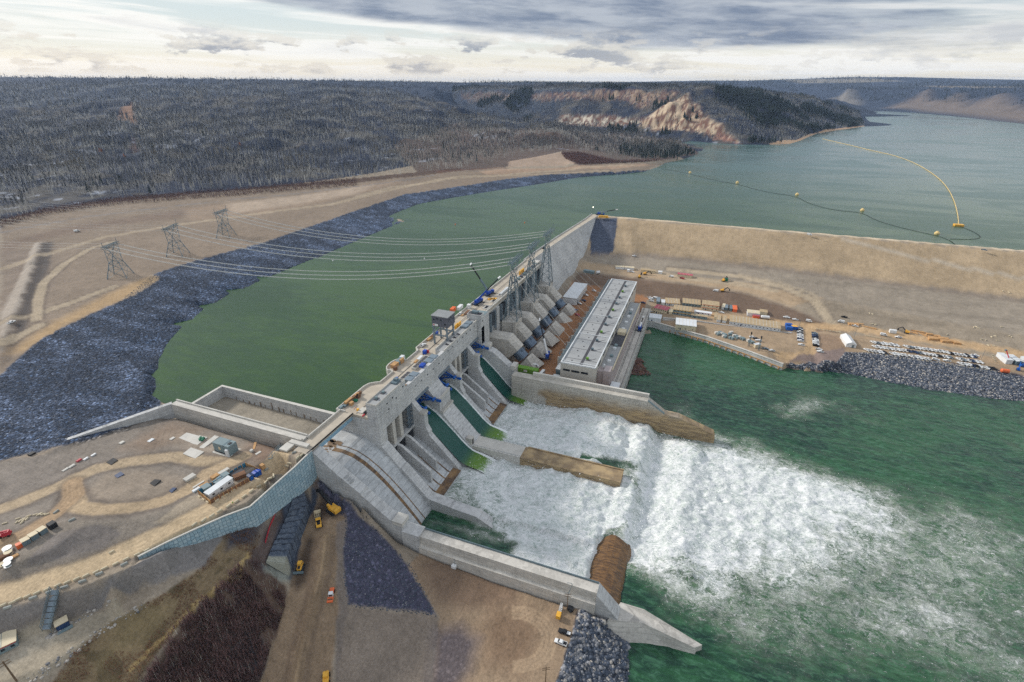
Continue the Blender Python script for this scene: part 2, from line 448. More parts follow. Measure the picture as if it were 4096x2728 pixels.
# --- wooded valley side: (x, y, metres up-valley)
cols = [-900, -500, -200, 0, 150, 300, 450, 600, 750, 900, 1000]
rowsH = [([470, 450, 438, 428, 420, 412, 404, 398, 388, 372, 358], [800, 830, 850, 870, 890, 920, 960, 1000, 1070, 1180, 1300]),
         ([390, 372, 360, 350, 345, 340, 336, 332, 326, 318, 312], [1150, 1170, 1180, 1190, 1210, 1240, 1270, 1320, 1390, 1500, 1620]),
         ([318, 306, 298, 292, 288, 284, 280, 276, 272, 268, 266], [1550, 1570, 1590, 1600, 1620, 1640, 1680, 1730, 1800, 1900, 2000]),
         ([262, 254, 248, 244, 240, 237, 235, 233, 230, 232, 240], [1950, 1980, 2000, 2010, 2030, 2050, 2080, 2120, 2180, 2250, 2320]),
         ([222, 216, 212, 209, 208, 207, 206, 206, 207, 212, 222], [2400, 2420, 2440, 2450, 2460, 2480, 2500, 2540, 2600, 2650, 2650]),
         ([186, 184, 183, 183, 183.5, 184.5, 186, 188, 191, 196, 204], [3000, 3000, 3000, 3000, 3000, 3000, 3000, 3000, 3000, 3000, 3000]),
         ([183, 182, 181, 180.5, 181, 182.5, 184.5, 186.5, 189, 191, 193], [4200] * 11)]
for ys, ds in rowsH: bl([D(c, y, q) for c, y, q in zip(cols, ys, ds)], 45)
bl([D(c, y, 9500) for c, y in zip(cols, [184, 183.5, 183, 183, 183.5, 184.5, 186, 187.5, 189, 190, 190.5])], 300)
# shoulder falling to the side valley
bl([D(1060, 250, 2450), D(1100, 262, 2300), D(1150, 274, 2150), D(1230, 286, 2020), D(1300, 296, 1900)], 40)
bl([D(1050, 300, 1750), D(1130, 305, 1680), D(1220, 308, 1640), D(1290, 312, 1600)], 40)
# --- second hill with the pale cliff
HB = [(1040, 268, 56), (1100, 281, 56), (1200, 293, 56), (1300, 302, 55), (1400, 310, 54), (1500, 317, 53), (1600, 325, 52), (1640, 329, 52), (1700, 332, 52), (1760, 333, 52), (1815, 331, 52),
      (1840, 323, 52), (1862, 313, 52), (1880, 306, 52), (1925, 299, 52), (1985, 291, 52), (1900, 300, 54), (1930, 290, 52.5), (1990, 275, 52)]
bl([A(*p) for p in HB[:-3]], 20)
bl([A(1985, 291, 52), A(1960, 284, 54), A(1972, 279, 52.5), A(1988, 268, 52)], 20)
bl([A(x + 6, y + 7, 46) for x, y, z in HB[6:16]], 40)
bl([D(1080, 256, 3000), D(1150, 262, 2750), D(1220, 268, 2560), D(1300, 268, 2420), D(1400, 272, 2300), D(1480, 278, 2160), D(1560, 284, 2020), D(1620, 290, 1950), D(1680, 298, 1900), D(1760, 306, 1900), D(1830, 302, 2050), D(1900, 290, 2350), D(1960, 276, 2900)], 40)
bl([D(1060, 232, 3150), D(1150, 236, 2900), D(1240, 240, 2700), D(1320, 240, 2560), D(1400, 242, 2430), D(1480, 240, 2280), D(1545, 240, 2150), D(1600, 246, 2080), D(1660, 262, 2030), D(1740, 266, 2120), D(1820, 268, 2300), D(1900, 268, 2650), D(1960, 268, 3100)], 40)
TOP2 = [(1040, 208, 3500), (1130, 206, 3150), (1220, 205, 2900), (1300, 204, 2750), (1380, 204, 2620), (1450, 206, 2500), (1510, 205, 2400), (1560, 199, 2330), (1620, 205, 2300), (1700, 212, 2420), (1780, 220, 2600), (1850, 229, 2820), (1920, 246, 3100), (1975, 262, 3350)]
bl([D(*p) for p in TOP2], 40)
bl([D(1000, 197, 4200), D(1150, 196, 4000), D(1300, 195, 3900), D(1450, 195, 3500), D(1560, 196, 3300), D(1660, 201, 3300), D(1760, 208, 3400), D(1850, 218, 3600), D(1920, 232, 3800)], 80)
# --- far valley and right bank
bl([A(1996, 256, 52), A(2040, 256, 52), A(2100, 259, 52), A(2200, 268, 52), A(2300, 279, 52), A(2354, 285, 52), A(2600, 312, 52), A(3000, 350, 52)], 60)
bl([A(1994, 260, 46), A(2100, 263, 46), A(2200, 272, 46), A(2354, 290, 46), A(2600, 320, 46)], 80)
bl([D(1935, 234, 5000), D(1990, 247, 4550), D(2040, 247, 4350), D(2090, 244, 4150), D(2150, 246, 3900), D(2200, 252, 3650), D(2260, 258, 3300), D(2310, 264, 3050), D(2354, 268, 2900), D(2600, 290, 2350)], 60)
bl([D(1925, 214, 5700), D(1950, 204, 5500), D(1985, 222, 5200), D(2020, 232, 4900), D(2070, 224, 4650), D(2130, 208, 4500), D(2160, 222, 4350), D(2210, 212, 4250), D(2260, 226, 3950), D(2300, 214, 3800), D(2354, 212, 3600), D(2600, 215, 3000)], 60)
bl([D(1900, 203, 6600), D(2000, 205, 6300), D(2100, 203, 6000), D(2200, 202, 5800), D(2354, 205, 5200), D(2600, 205, 4500)], 150)
bl([D(1700, 197, 7200), D(1850, 193, 7600), D(2000, 192, 7600), D(2200, 193, 7400), D(2354, 196, 7000), D(2700, 196, 6500)], 200)
bl([D(1100, 191, 9500), D(1400, 190.5, 9500), D(1500, 188, 9500), D(1620, 185, 9500), D(1720, 185.5, 9300), D(1830, 182, 9000), D(1950, 177.5, 9000), D(2080, 177, 9000), D(2200, 180, 9000), D(2354, 183.5, 9000), D(2700, 186, 9000)], 250)
bl([D(1100, 189.6, 14000), D(1700, 188, 14000), D(2354, 186, 14000)], 500)
# reservoir bed
for x, y in ((500, 850), (700, 750), (600, 780), (900, 650), (1000, 560), (1200, 470), (1400, 440), (1700, 370), (1900, 360), (2100, 400), (2200, 320), (2354, 420), (1600, 420), (1900, 470), (2200, 520), (2354, 560), (600, 880), (2600, 400), (2600, 600), (1500, 480)):
    BL.append(A(x, y, 45))
for Y in (205, 230, 260, 300, 350, 420, 500, 600, 700, 745): BL.append(Vector((-192, Y, 43)))
for x in (-140, -40, 80, 200, 350, 600, 1000): BL.append(Vector((x, 775, 45)))
# auxiliary spillway basin floor
bl([(-281, 172, 47), (-281, 198, 47), (-190, 199, 46), (-181, 172, 46), (-281, 172, 47)], 12)
for x in (-260, -230, -205): BL.append(Vector((x, 186, 46.5)))
# --- earthfill dam and the ground below it
for Y, z in ((748, 60), (736, 60)): bl([(x, Y, z) for x in (-150, 0, 200, 400, 700, 1100)], 25)
bl([(x, 762, 52) for x in (-150, 0, 200, 400, 700, 1100)], 25)
bl([(-136, 650, 28), (-64, 679, 28.5), (97, 678, 28), (316, 664, 27), (600, 655, 27), (1100, 650, 27)], 20)
bl([(-138, 636, 24), (-90, 634, 21), (-10, 634, 21), (60, 628, 22), (130, 610, 20), (320, 575, 18), (600, 560, 17), (1100, 555, 17)], 20)
bl([(-152, 607, 20), (-88, 612, 20), (-10, 612, 20), (50, 606, 19.5), (105, 584, 15), (150, 545, 10), (400, 530, 9.5), (700, 520, 9), (1100, 515, 9)], 20)
bl([(-138, 598, 19), (-88, 600, 18.5), (-20, 598, 18), (30, 590, 17)], 15)
bl([(-138, 576, 14), (-90, 572, 13), (-56, 570, 11), (0, 566, 10.5), (70, 560, 10), (110, 545, 9)], 15)
bl([(-138, 340, 14), (-96, 340, 14), (-52, 344, 11)], 20); bl([(-138, 450, 14), (-96, 450, 14), (-138, 540, 14), (-60, 556, 12)], 20)
COF = [A(1478, 738, 6), A(1500, 740, 6), A(1560, 757, 6), A(1625, 775, 6), A(1720, 808, 6), A(1800, 838, 6)]
COFW = [Vector((p.x, p.y, 6)) for p in COF]
bl([(p.x + .3, p.y + 1.6, 5.5) for p in COFW], 6); bl([(p.x, p.y - .6, -7) for p in COFW], 6)
bl([(-30, 536, 9.5), (20, 530, 9.5), (60, 520, 9.5)], 10); bl([(-30, 522, 6), (20, 513, 6), (70, 490, 7)], 10)
bl([(-47, 345, 10), (-47, 540, 10)], 15); bl([(-53, 345, 11), (-53, 540, 11)], 15); bl([(-45.2, 345, -7), (-45.2, 535, -7)], 15)
RS = [A(1806, 839, 0), A(1840, 846, 0), A(1900, 851, 0), A(1980, 864, 0), A(2060, 881, 0), A(2150, 898, 0), A(2250, 911, 0), A(2354, 921, 0), A(2600, 955, 0), A(3000, 1000, 0)]
RT_ = [A(1812, 833, 5), A(1860, 834, 7), A(1925, 832, 8), A(1946, 811, 8.5), A(2010, 814, 9), A(2100, 825, 9), A(2200, 840, 9), A(2300, 853, 9), A(2354, 862, 9), A(2600, 890, 9), A(3000, 930, 9)]
bl(RS, 7); bl([(p.x, p.y - 9, -5) for p in RS], 10); bl(RT_, 7)
bl([A(1830, 800, 8.5), A(1900, 790, 9), A(1960, 785, 9.2), A(2100, 790, 9.2), A(2250, 815, 9.2), A(2354, 830, 9.2), A(2600, 850, 9.2)], 12)
# --- spillway basin, river bed
bl([(-126, 171, -8), (-20, 171, -8), (30, 166, -8)], 12); bl([(-126, 328, -8), (-20, 328, -8), (32, 328, -8)], 12)
for x, y in ((-70, 200), (-70, 240), (-70, 290), (-10, 250), (40, 220), (40, 300), (100, 250), (150, 350), (200, 200), (250, 300), (100, 400), (10, 400), (0, 450), (60, 60), (150, 80), (300, 100), (500, 300), (500, 100), (800, 250), (400, 400)):
    BL.append(Vector((x, y, -9)))
# hidden ground under the dam
for Y in (200, 240, 290, 335, 400, 470, 505): BL.append(Vector((-150, Y, 6)))
bl([(-120, 336, 12), (-60, 336, 13), (-20, 335, -8), (32, 332, -8)], 10)
bl([(-150, 520, 12), (-141, 560, 14), (-142, 600, 17)], 15)
# --- near bank: ground behind the near training wall
bl([(-173.5, 160.5, 42), (-166, 160.5, 38.5), (-156, 160.5, 37), (-146, 160.5, 34), (-137.5, 160.5, 25.5), (-127, 160.5, 16), (-114, 160.5, 12.4), (-74, 160.5, 9.3), (-28, 160, 10), (-16, 159, 10)], 5)
bl([(-173.5, 166, 36), (-127, 166, 5), (-20, 166, 0)], 8)
bl([A(735, 1100, 41), A(760, 1135, 36), A(795, 1146, 33), A(850, 1200, 26), A(930, 1290, 15), A(1000, 1413, 10)], 6)
# retaining-wall foot and ground below the left-hand road
bl([(-175.2, 161.5, 43.5), (-174.3, 150, 44.6), (-174.3, 137, 47), (-174.1, 121, 49.4), (-180.0, 113, 50), (-185.4, 103, 52.6), (-190.4, 93.6, 55.8), (-194.4, 84, 58.3)], 3)
bl([(-177.5, 161.5, 60), (-176.7, 150, 60), (-176.7, 138, 60), (-176.5, 122, 60), (-182.5, 113.5, 60), (-187.8, 104, 60), (-192.5, 94, 60), (-196, 84, 60)], 5)
RE = [(0, 1402), (100, 1376), (200, 1346), (300, 1306), (368, 1268)]
bl([A(x, y, 60) for x, y in RE], 5); bl([A(-300, 1470, 60), A(0, 1402, 60)], 8)
bl([A(-300, 1560, 51), A(0, 1478, 51), A(60, 1466, 51), A(110, 1456, 50.5), A(160, 1424, 50), A(230, 1392, 50), A(300, 1362, 50), A(400, 1330, 50), A(470, 1290, 50), A(520, 1245, 50)], 6)
bl([A(-300, 1700, 49), A(0, 1568, 49.5), A(110, 1532, 49.5), A(200, 1470, 49.5), A(270, 1425, 49.5), A(330, 1385, 49.5)], 6)
bl([A(100, 1620, 44), A(220, 1540, 44), A(330, 1450, 45), A(420, 1390, 47), A(500, 1330, 47.5), A(560, 1286, 48), A(575, 1230, 48)], 6)
bl([A(290, 1570, 40.5), A(400, 1470, 43), A(480, 1390, 45), A(565, 1290, 47.5)], 6)
bl([A(330, 1600, 36), A(430, 1480, 38), A(510, 1400, 39), A(575, 1320, 41), A(600, 1290, 42)], 6)
bl([A(560, 1280, 46), A(600, 1200, 46), A(622, 1168, 46)], 6)
# cut rock bench beside the haul road
bl([A(612, 1300, 37), A(632, 1230, 39), A(655, 1165, 41), A(672, 1136, 42), A(706, 1112, 43)], 5)
bl([A(668, 1325, 24), A(680, 1270, 25.5), A(700, 1210, 28), A(716, 1160, 31), A(725, 1130, 35)], 5)
bl([A(612, 1310, 35), A(640, 1325, 29), A(668, 1340, 23)], 5)
bl([A(655, 1370, 22), A(640, 1440, 18), A(615, 1510, 15), A(600, 1568, 13), A(560, 1700, 10)], 6)
bl([A(700, 1330, 23), A(760, 1180, 30), A(775, 1250, 26), A(768, 1370, 20), A(700, 1450, 16), A(690, 1568, 12.5), A(680, 1750, 10)], 8)
bl([A(735, 1150, 32), A(780, 1165, 31)], 6)
bl([A(795, 1200, 28), A(790, 1300, 22), A(800, 1390, 16), A(900, 1412, 12), A(1000, 1413, 10)], 6)
bl([A(590, 1430, 27), A(540, 1500, 25), A(480, 1568, 23), A(420, 1700, 18)], 8)
bl([A(780, 1568, 10), A(900, 1500, 9.5), A(1000, 1480, 9), A(1100, 1420, 9.3), A(1250, 1430, 9), A(1310, 1400, 9.5)], 8)
bl([A(780, 1800, 9), A(1000, 1700, 9), A(1200, 1700, 9), A(1270, 1600, 9)], 8)
NB = [A(1332, 1396, 9.3), A(1318, 1450, 9), A(1296, 1520, 9), A(1280, 1568, 9), A(1250, 1680, 9)]
NS = [A(1404, 1424, 0), A(1436, 1462, 0), A(1448, 1490, 0), A(1444, 1530, 0), A(1438, 1568, 0), A(1420, 1700, 0)]
bl(NB, 3); bl(NS, 3); bl([(p.x + 6, p.y - 1, -6) for p in NS], 5)
bl([(-20, 158, 9.3), (-8, 157, 3), (0, 155, -2), (10, 153, -7)], 3)
# plateau by the auxiliary spillway
bl([A(120, 1045, 57.5), A(250, 1000, 56.5), A(395, 962, 56), A(520, 1000, 56.5), A(640, 1040, 59), A(690, 1035, 60)], 6)
bl([A(0, 1090, 58.5), A(0, 1180, 60), A(170, 1150, 60), A(300, 1080, 58.5), A(430, 1130, 59), A(560, 1090, 59.5)], 8)
bl([A(0, 1320, 61), A(100, 1290, 62), A(220, 1240, 62), A(300, 1200, 62), A(420, 1160, 61), A(520, 1130, 60.5)], 8)
bl([A(0, 1350, 60.3), A(150, 1310, 60.3), A(300, 1250, 60.3), A(460, 1175, 60.3), A(600, 1100, 60.2)], 8)
bl([A(-300, 1150, 59), A(-300, 1300, 61)], 20)
bl([A(0, 1230, 64), A(80, 1230, 64), A(170, 1190, 63.5), A(200, 1205, 64.5), A(100, 1270, 64.5), A(0, 1310, 63)], 8)
# far skirts
for p in ((-4000, -200, 90), (-2500, 60, 70), (-700, 60, 60), (-700, -200, 55), (-300, -150, 30), (0, -200, 8), (400, -200, -6), (1500, 0, -8), (1500, 600, 10), (1500, 740, 60), (2500, 700, 60), (6000, 900, 52), (9000, 6000, 230), (-9000, 6000, 260), (-9000, 1500, 230), (9000, 2500, 200)):
    BL.append(Vector(p))
pts2 = {}
for p in BL: pts2.setdefault((round(p.x, 1), round(p.y, 1)), p.z)
xy = [Vector(k) for k in pts2]; zz = list(pts2.values())
tv, te, tf, tov, _, _ = delaunay_2d_cdt(xy, [], [], 0, 1e-4)
TIN = BVHTree.FromPolygons([(v.x, v.y, zz[o[0]] if o else 50.0) for v, o in zip(tv, tov)], [tuple(f) for f in tf])
DOWN = Vector((0, 0, -1))
def ground(x, y):
    h = TIN.ray_cast(Vector((x, y, 3000)), DOWN)
    return h[0].z if h[0] is not None else 45.0
def G(x, y):                                 # point of the ground seen at full-size pixel x, y
    h = TIN.ray_cast(Vector((0, 0, H)), ray(x, y)[0].normalized())
    return h[0].copy() if h[0] is not None else at(x, y, 50)
def GA(x, y): return G(x * S4, y * S4)
def gpoly(pts): return [tuple(GA(x, y)[:2]) for x, y in pts]
# ------------------------------------------------------------------ ground sheet (wedge of rings, fine near, coarse far)
def mesh_grid(name, P, nu, nv, attrs, m, keep=None, smooth=True):
    me = bpy.data.meshes.new(name)
    i = np.arange(nu * nv).reshape(nu, nv)
    q = np.stack([i[:-1, :-1], i[1:, :-1], i[1:, 1:], i[:-1, 1:]], -1).reshape(-1, 4)
    if keep is not None: q = q[keep[q].all(1)]
    me.vertices.add(len(P)); me.vertices.foreach_set('co', P.astype(np.float32).ravel())
    me.loops.add(q.size); me.loops.foreach_set('vertex_index', q.ravel().astype(np.int32))
    me.polygons.add(len(q)); me.polygons.foreach_set('loop_start', np.arange(0, q.size, 4, dtype=np.int32))
    me.polygons.foreach_set('use_smooth', np.full(len(q), smooth))
    for k, v in attrs.items():
        if v.ndim == 2:
            a = me.attributes.new(k, 'FLOAT_COLOR', 'POINT'); a.data.foreach_set('color', v.astype(np.float32).ravel())
        else:
            a = me.attributes.new(k, 'FLOAT', 'POINT'); a.data.foreach_set('value', v.astype(np.float32).ravel())
    me.update(calc_edges=True); me.validate()
    me.materials.append(m)
    o = bpy.data.objects.new(name, me); C.objects.link(o)
    return o

azs = np.radians(np.linspace(-66, 63, 1080)) - YAW
rs = [50.0]
while rs[-1] < 14500: rs.append(rs[-1] + min((rs[-1] ** 2 + 185 ** 2) / 185 * .0021, .0072 * rs[-1]))
rs = np.array(rs); NA, NR = len(azs), len(rs)
RR, AA = np.meshgrid(rs, azs, indexing='ij')
gx = (RR * np.sin(AA)).ravel(); gy = (RR * np.cos(AA)).ravel()
rc = TIN.ray_cast
gz = np.array([(h.z if (h := rc(Vector((a, b, 3000)), DOWN)[0]) is not None else 48.0) for a, b in zip(gx.tolist(), gy.tolist())])
gr = RR.ravel()
col = np.ones((len(gx), 4)); rock = np.zeros(len(gx)); pebble = np.full(len(gx), .5)
# irregular edges: sample the areas through a gentle warp
wk = np.clip(gr / 420, .22, .75)
wx = gx + (fbm(gx / 7, gy / 7, 4, 3) - .5) * 6 * wk; wy = gy + (fbm(gx / 7 + 40, gy / 7, 4, 4) - .5) * 6 * wk
def lin(c): return np.array(L(*c)[:3])
def area(poly, c, mix=1.0, rk=None, soft=0.0, pb=None, warp=True, world=False):
    P = poly if world else gpoly(poly)
    X, Y = (wx, wy) if warp else (gx, gy)
    soft = soft or .7; ps = np.array([q[:2] for q in P]); e = soft + 1
    ix = np.nonzero((X > ps[:, 0].min() - e) & (X < ps[:, 0].max() + e) & (Y > ps[:, 1].min() - e) & (Y < ps[:, 1].max() + e))[0]
    if not len(ix): return
    X = X[ix]; Y = Y[ix]; m = inpoly(X, Y, P); dd = np.clip(dpoly(X, Y, list(P) + [P[0]]) / soft, 0, 1)
    m = np.where(m, .5 + .5 * dd, .5 - .5 * dd) * mix
    if c is not None: col[ix, :3] = col[ix, :3] * (1 - m[:, None]) + lin(c) * m[:, None]
    if rk is not None: rock[ix] = rock[ix] * (1 - m) + rk * m
    if pb is not None: pebble[ix] = pebble[ix] * (1 - m) + pb * m
def road(line, w, c, mix=.9, tracks=True, world=False, bank=0):
    P = [tuple(p) for p in line] if world else gpoly(line)
    if bank: road(P, w + bank, (98, 88, 80), .55, False, True)
    X = wx * .6 + gx * .4; Y = wy * .6 + gy * .4; ps = np.array(P); e = w + 1
    ix = np.nonzero((X > ps[:, 0].min() - e) & (X < ps[:, 0].max() + e) & (Y > ps[:, 1].min() - e) & (Y < ps[:, 1].max() + e))[0]
    if not len(ix): return
    dd = dpoly(X[ix], Y[ix], P); m = sstep(w * .64, w * .38, dd) * mix
    cc = lin(c)[None, :] * (1 + (.13 * np.sin(dd * 2 * np.pi / 1.7) * vnoise(gx[ix] / 9, gy[ix] / 9, 5) if tracks else 0) * np.ones(len(dd)))[:, None]
    col[ix, :3] = col[ix, :3] * (1 - m[:, None]) + cc * m[:, None]
    rock[ix] = rock[ix] * (1 - m)
TAN, GREY, BROWN, ROADC, RIP = (150, 138, 122), (142, 136, 128), (112, 97, 85), (172, 157, 134), (60, 76, 99)
col[:, :3] = lin(TAN)
n_big = fbm(gx / 60, gy / 60, 4, 11); n_med = fbm(gx / 14, gy / 14, 4, 12)
# wooded slopes: dark litter, some red-brown shrub ground, pale grass
hill = (gz > 74) | (gr > 1500)
hcol = lin((44, 52, 68))[None, :] * (.75 + .5 * n_med)[:, None]
hc2 = lin((84, 82, 80)); k = sstep(.52, .66, n_big)[:, None]
hcol = hcol * (1 - k) + hc2 * k
col[hill, :3] = hcol[hill]
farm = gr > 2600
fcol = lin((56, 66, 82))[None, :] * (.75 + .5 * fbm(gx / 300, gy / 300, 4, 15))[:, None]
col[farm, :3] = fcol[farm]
fbp = gpoly([p[:2] for p in FB[:9]])
# forest terrace
area([(1100, 390), (1160, 384), (1290, 348), (1320, 378), (1480, 372), (1540, 366), (1606, 352), (1560, 322), (1400, 305), (1200, 295), (1050, 280), (900, 330), (960, 396)], (96, 84, 78), .95)
area([(0, 506), (100, 480), (300, 452), (560, 433), (820, 410), (960, 396), (1060, 386), (1060, 400), (960, 408), (830, 424), (640, 446), (430, 462), (300, 470), (200, 482), (60, 515), (0, 530)], (84, 66, 58), .85)
area([(1000, 392), (1160, 384), (1170, 388), (1010, 400)], (112, 84, 72), .5)
# scars on the wooded slope
area([(262, 280), (285, 240), (304, 235), (306, 262), (318, 288), (300, 284), (285, 280)], (134, 104, 84), .95, soft=6)
area([(298, 330), (310, 318), (318, 345), (305, 350)], (110, 84, 76), .8, soft=6)
# old snow in the gullies
snow = fbm(gx / 22, gy / 30, 5, 21); sm = sstep(.66, .74, snow) * sstep(.50, .60, fbm(gx / 170, gy / 170, 3, 22)) * hill * (gr < 2300)
col[:, :3] = col[:, :3] * (1 - .45 * sm[:, None]) + lin((186, 194, 208)) * .45 * sm[:, None]
for p in ([(92, 500), (140, 490), (180, 478), (240, 466), (250, 472), (170, 492), (110, 506)], [(0, 520), (60, 505), (90, 502), (60, 516), (0, 534)]):
    area(p, (196, 202, 212), .45)
# pale cliff and banks on the second hill
er = np.abs(2 * fbm(gx / 34 + gz / 60, gy / 60, 4, 31) - 1)
gl_ = sstep(.10, .34, np.abs(2 * fbm(gx / 17, gy / 55 + gz / 40, 4, 35) - 1))
def cliff(poly, c, mix=1.0, soft=14):
    P = gpoly(poly); m = inpoly(wx, wy, P).astype(float); dd = dpoly(wx, wy, list(P) + [P[0]])
    m = np.where(m > 0, .5 + .5 * np.clip(dd / soft, 0, 1), .5 - .5 * np.clip(dd / soft, 0, 1)) * mix
    m *= sstep(.02, .16, er + (m - .5) * .2)
    cc = lin(c)[None, :] * (.72 + .5 * fbm(gx / 12, gy / 12 + gz / 3, 4, 33))[:, None]
    cc = cc * gl_[:, None] + lin((112, 84, 72)) * (1 - gl_[:, None])
    col[:, :3] = col[:, :3] * (1 - m[:, None]) + cc * m[:, None]
    return m
cl = cliff([(1466, 292), (1490, 266), (1520, 248), (1545, 226), (1580, 214), (1602, 236), (1625, 262), (1650, 286), (1672, 305), (1702, 330), (1660, 322), (1610, 304), (1560, 296), (1510, 300)], (192, 172, 146))
cl = cl + cliff([(1282, 284), (1290, 266), (1330, 258), (1400, 262), (1450, 266), (1500, 268), (1480, 282), (1410, 292), (1350, 290)], (186, 178, 162))
cl = cl + cliff([(1215, 214), (1290, 206), (1400, 206), (1480, 206), (1540, 204), (1566, 208), (1530, 236), (1470, 244), (1440, 230), (1380, 228), (1310, 226), (1240, 232)], (168, 146, 124), .75)
cl = cl + cliff([(1060, 214), (1130, 210), (1190, 214), (1170, 228), (1080, 232)], (156, 142, 126), .6)
area([(1635, 320), (1650, 300), (1690, 322), (1704, 331)], (140, 104, 92), .7)
area([(1770, 330), (1830, 322), (1862, 308), (1900, 296), (1985, 289), (1990, 293), (1920, 302), (1885, 310), (1862, 320), (1830, 333), (1780, 334)], (190, 160, 130), 1, warp=False)
def dp(P): return [tuple(D(*q)[:2]) for q in P]
for P_, c_, m_ in (([(1905, 236, 5300), (1935, 222, 5450), (1958, 206, 5500), (1975, 232, 5000), (1972, 246, 4700), (1930, 248, 4900)], (150, 142, 130), .6), ([(2030, 252, 4300), (2130, 206, 4520), (2160, 236, 4100), (2205, 210, 4260), (2230, 244, 3700), (2300, 212, 3820), (2354, 240, 3200), (2500, 270, 2600), (2354, 284, 2740), (2200, 267, 3400)], (132, 118, 106), .7),
                   ([(1800, 184, 8900), (2000, 181, 8700), (2080, 184, 8000), (1960, 188, 7800), (1840, 189, 7800)], (168, 158, 138), .6), ([(2120, 197, 6600), (2354, 200, 6400), (2354, 204, 5600), (2180, 203, 5800)], (156, 144, 126), .6)):
    area(dp(P_), c_, m_, world=True, soft=60)
# --- left bank terraces
area([(0, 505), (200, 470), (450, 446), (820, 420), (1060, 392), (1320, 380), (1480, 376), (1520, 378), (1478, 392), (1260, 402), (930, 448), (640, 546), (430, 606), (352, 630), (270, 696), (100, 776), (0, 866)], (136, 122, 107), 1)
area([(0, 560), (160, 520), (420, 480), (500, 470), (420, 500), (240, 520), (130, 545), (60, 560), (0, 590)], (122, 106, 94), .75, soft=8)
area([(420, 480), (700, 450), (900, 412), (930, 420), (760, 462), (560, 500), (440, 506)], (150, 132, 114), .8, soft=6)
area([(520, 470), (760, 440), (860, 424), (820, 446), (640, 476), (540, 490)], (176, 160, 142), .7, soft=6)
area([(0, 580), (62, 572), (120, 560), (126, 640), (86, 700), (30, 800), (0, 850)], (122, 110, 100), .6, soft=8)
area([(78, 560), (100, 556), (70, 640), (34, 740), (0, 810), (0, 725), (44, 640)], (160, 150, 138), 1, soft=1.5)
area([(100, 557), (122, 556), (110, 620), (84, 700), (44, 790), (20, 830), (36, 740), (72, 640)], (88, 82, 78), .95, soft=2)
area([(350, 635), (300, 652), (200, 700), (110, 748), (30, 800), (20, 812), (60, 810), (170, 738), (280, 692), (372, 640)], (178, 150, 112), .8, soft=5)
area([(1165, 385), (1172, 371), (1290, 350), (1325, 375), (1240, 382)], (164, 144, 126), .9)
area([(1290, 350), (1330, 352), (1420, 374), (1480, 372), (1330, 380), (1310, 370)], (92, 76, 72), .7)
area([(1100, 395), (1160, 388), (1320, 382), (1400, 380), (1480, 376), (1500, 380), (1420, 388), (1250, 392), (1120, 402)], (176, 148, 124), .6, soft=4)
road([(0, 745), (60, 730), (150, 700), (260, 660)], 9, ROADC, .7, bank=4)
road([(84, 735), (88, 690), (100, 650), (150, 605), (210, 570), (260, 555)], 7, ROADC, .8, bank=4)
road([(0, 790), (40, 775), (90, 748)], 8, ROADC, .8, bank=4)
road([(0, 620), (100, 585), (240, 545), (420, 515), (600, 490), (760, 470), (880, 440), (1010, 412), (1200, 398), (1460, 380)], 10, ROADC, .6)
road([(820, 452), (900, 430), (1000, 418), (1050, 405), (1200, 402), (1400, 392)], 8, ROADC, .6)
road([(0, 535), (200, 498), (430, 470), (640, 450), (830, 428), (1000, 402)], 5, (126, 122, 120), .7, False)
# riprap of the approach channel
rip = [p[:2] for p in OUT] + [(x + 14, y + 10) for x, y in SHORE[::-1]] + [(395, 948), (300, 985), (180, 1020), (108, 1034), (60, 1044), (0, 1060), (-200, 1080), (-200, 880)]
area(rip, RIP, 1, rk=1.0)
lo, hi = sstep(.50, .64, fbm(gx / 20 + gy / 60, gy / 9 - gx / 60, 4, 41)), sstep(.5, .62, n_big)
rm = rock * (gx < -200)
col[:, :3] = col[:, :3] * (1 + (rm * (lo * .75 + hi * .25 - .1))[:, None]) + (rm * lo)[:, None] * lin((44, 40, 36))
area([(0, 1058), (110, 1036), (180, 1016), (200, 1024), (120, 1042), (0, 1074)], (150, 136, 120), .9)
# --- plateau by the auxiliary spillway
PL = [(0, 1062), (110, 1040), (395, 962), (650, 1030), (720, 1040), (640, 1105), (520, 1180), (400, 1240), (300, 1290), (100, 1360), (0, 1395), (-200, 1440), (-200, 1090)]
area(PL, (130, 122, 113), 1)
area([(0, 1080), (105, 1046), (170, 1052), (300, 1050), (250, 1080), (120, 1110), (0, 1150)], (132, 124, 116), .85, soft=3)
area([(180, 1130), (250, 1090), (330, 1075), (420, 1090), (440, 1120), (390, 1145), (260, 1160), (200, 1150)], (144, 132, 118), .9, soft=3)
area([(395, 968), (470, 985), (430, 1010), (330, 1040), (280, 1030), (330, 1000)], (132, 112, 94), .6, soft=5)
area([(380, 1000), (520, 1000), (600, 1030), (560, 1060), (440, 1060)], (162, 148, 132), .6, soft=6)
area([(600, 1015), (680, 1030), (640, 1070), (590, 1070), (560, 1050)], (124, 100, 82), .7, soft=4)
area([(0, 1245), (60, 1240), (170, 1190), (240, 1200), (330, 1185), (420, 1150), (470, 1160), (420, 1195), (300, 1250), (150, 1305), (0, 1345)], (128, 120, 110), .95, pb=.9)
area([(120, 1230), (230, 1205), (280, 1225), (240, 1262), (120, 1290), (60, 1300)], (116, 110, 106), .8, pb=1)
area([(430, 1145), (520, 1120), (640, 1060), (600, 1100), (500, 1165), (400, 1205), (360, 1200)], (156, 144, 126), .8)
road([(-60, 1190), (60, 1150), (150, 1110), (220, 1078), (300, 1060), (400, 1050), (480, 1060), (540, 1060)], 8, (172, 154, 128), .9, bank=5)
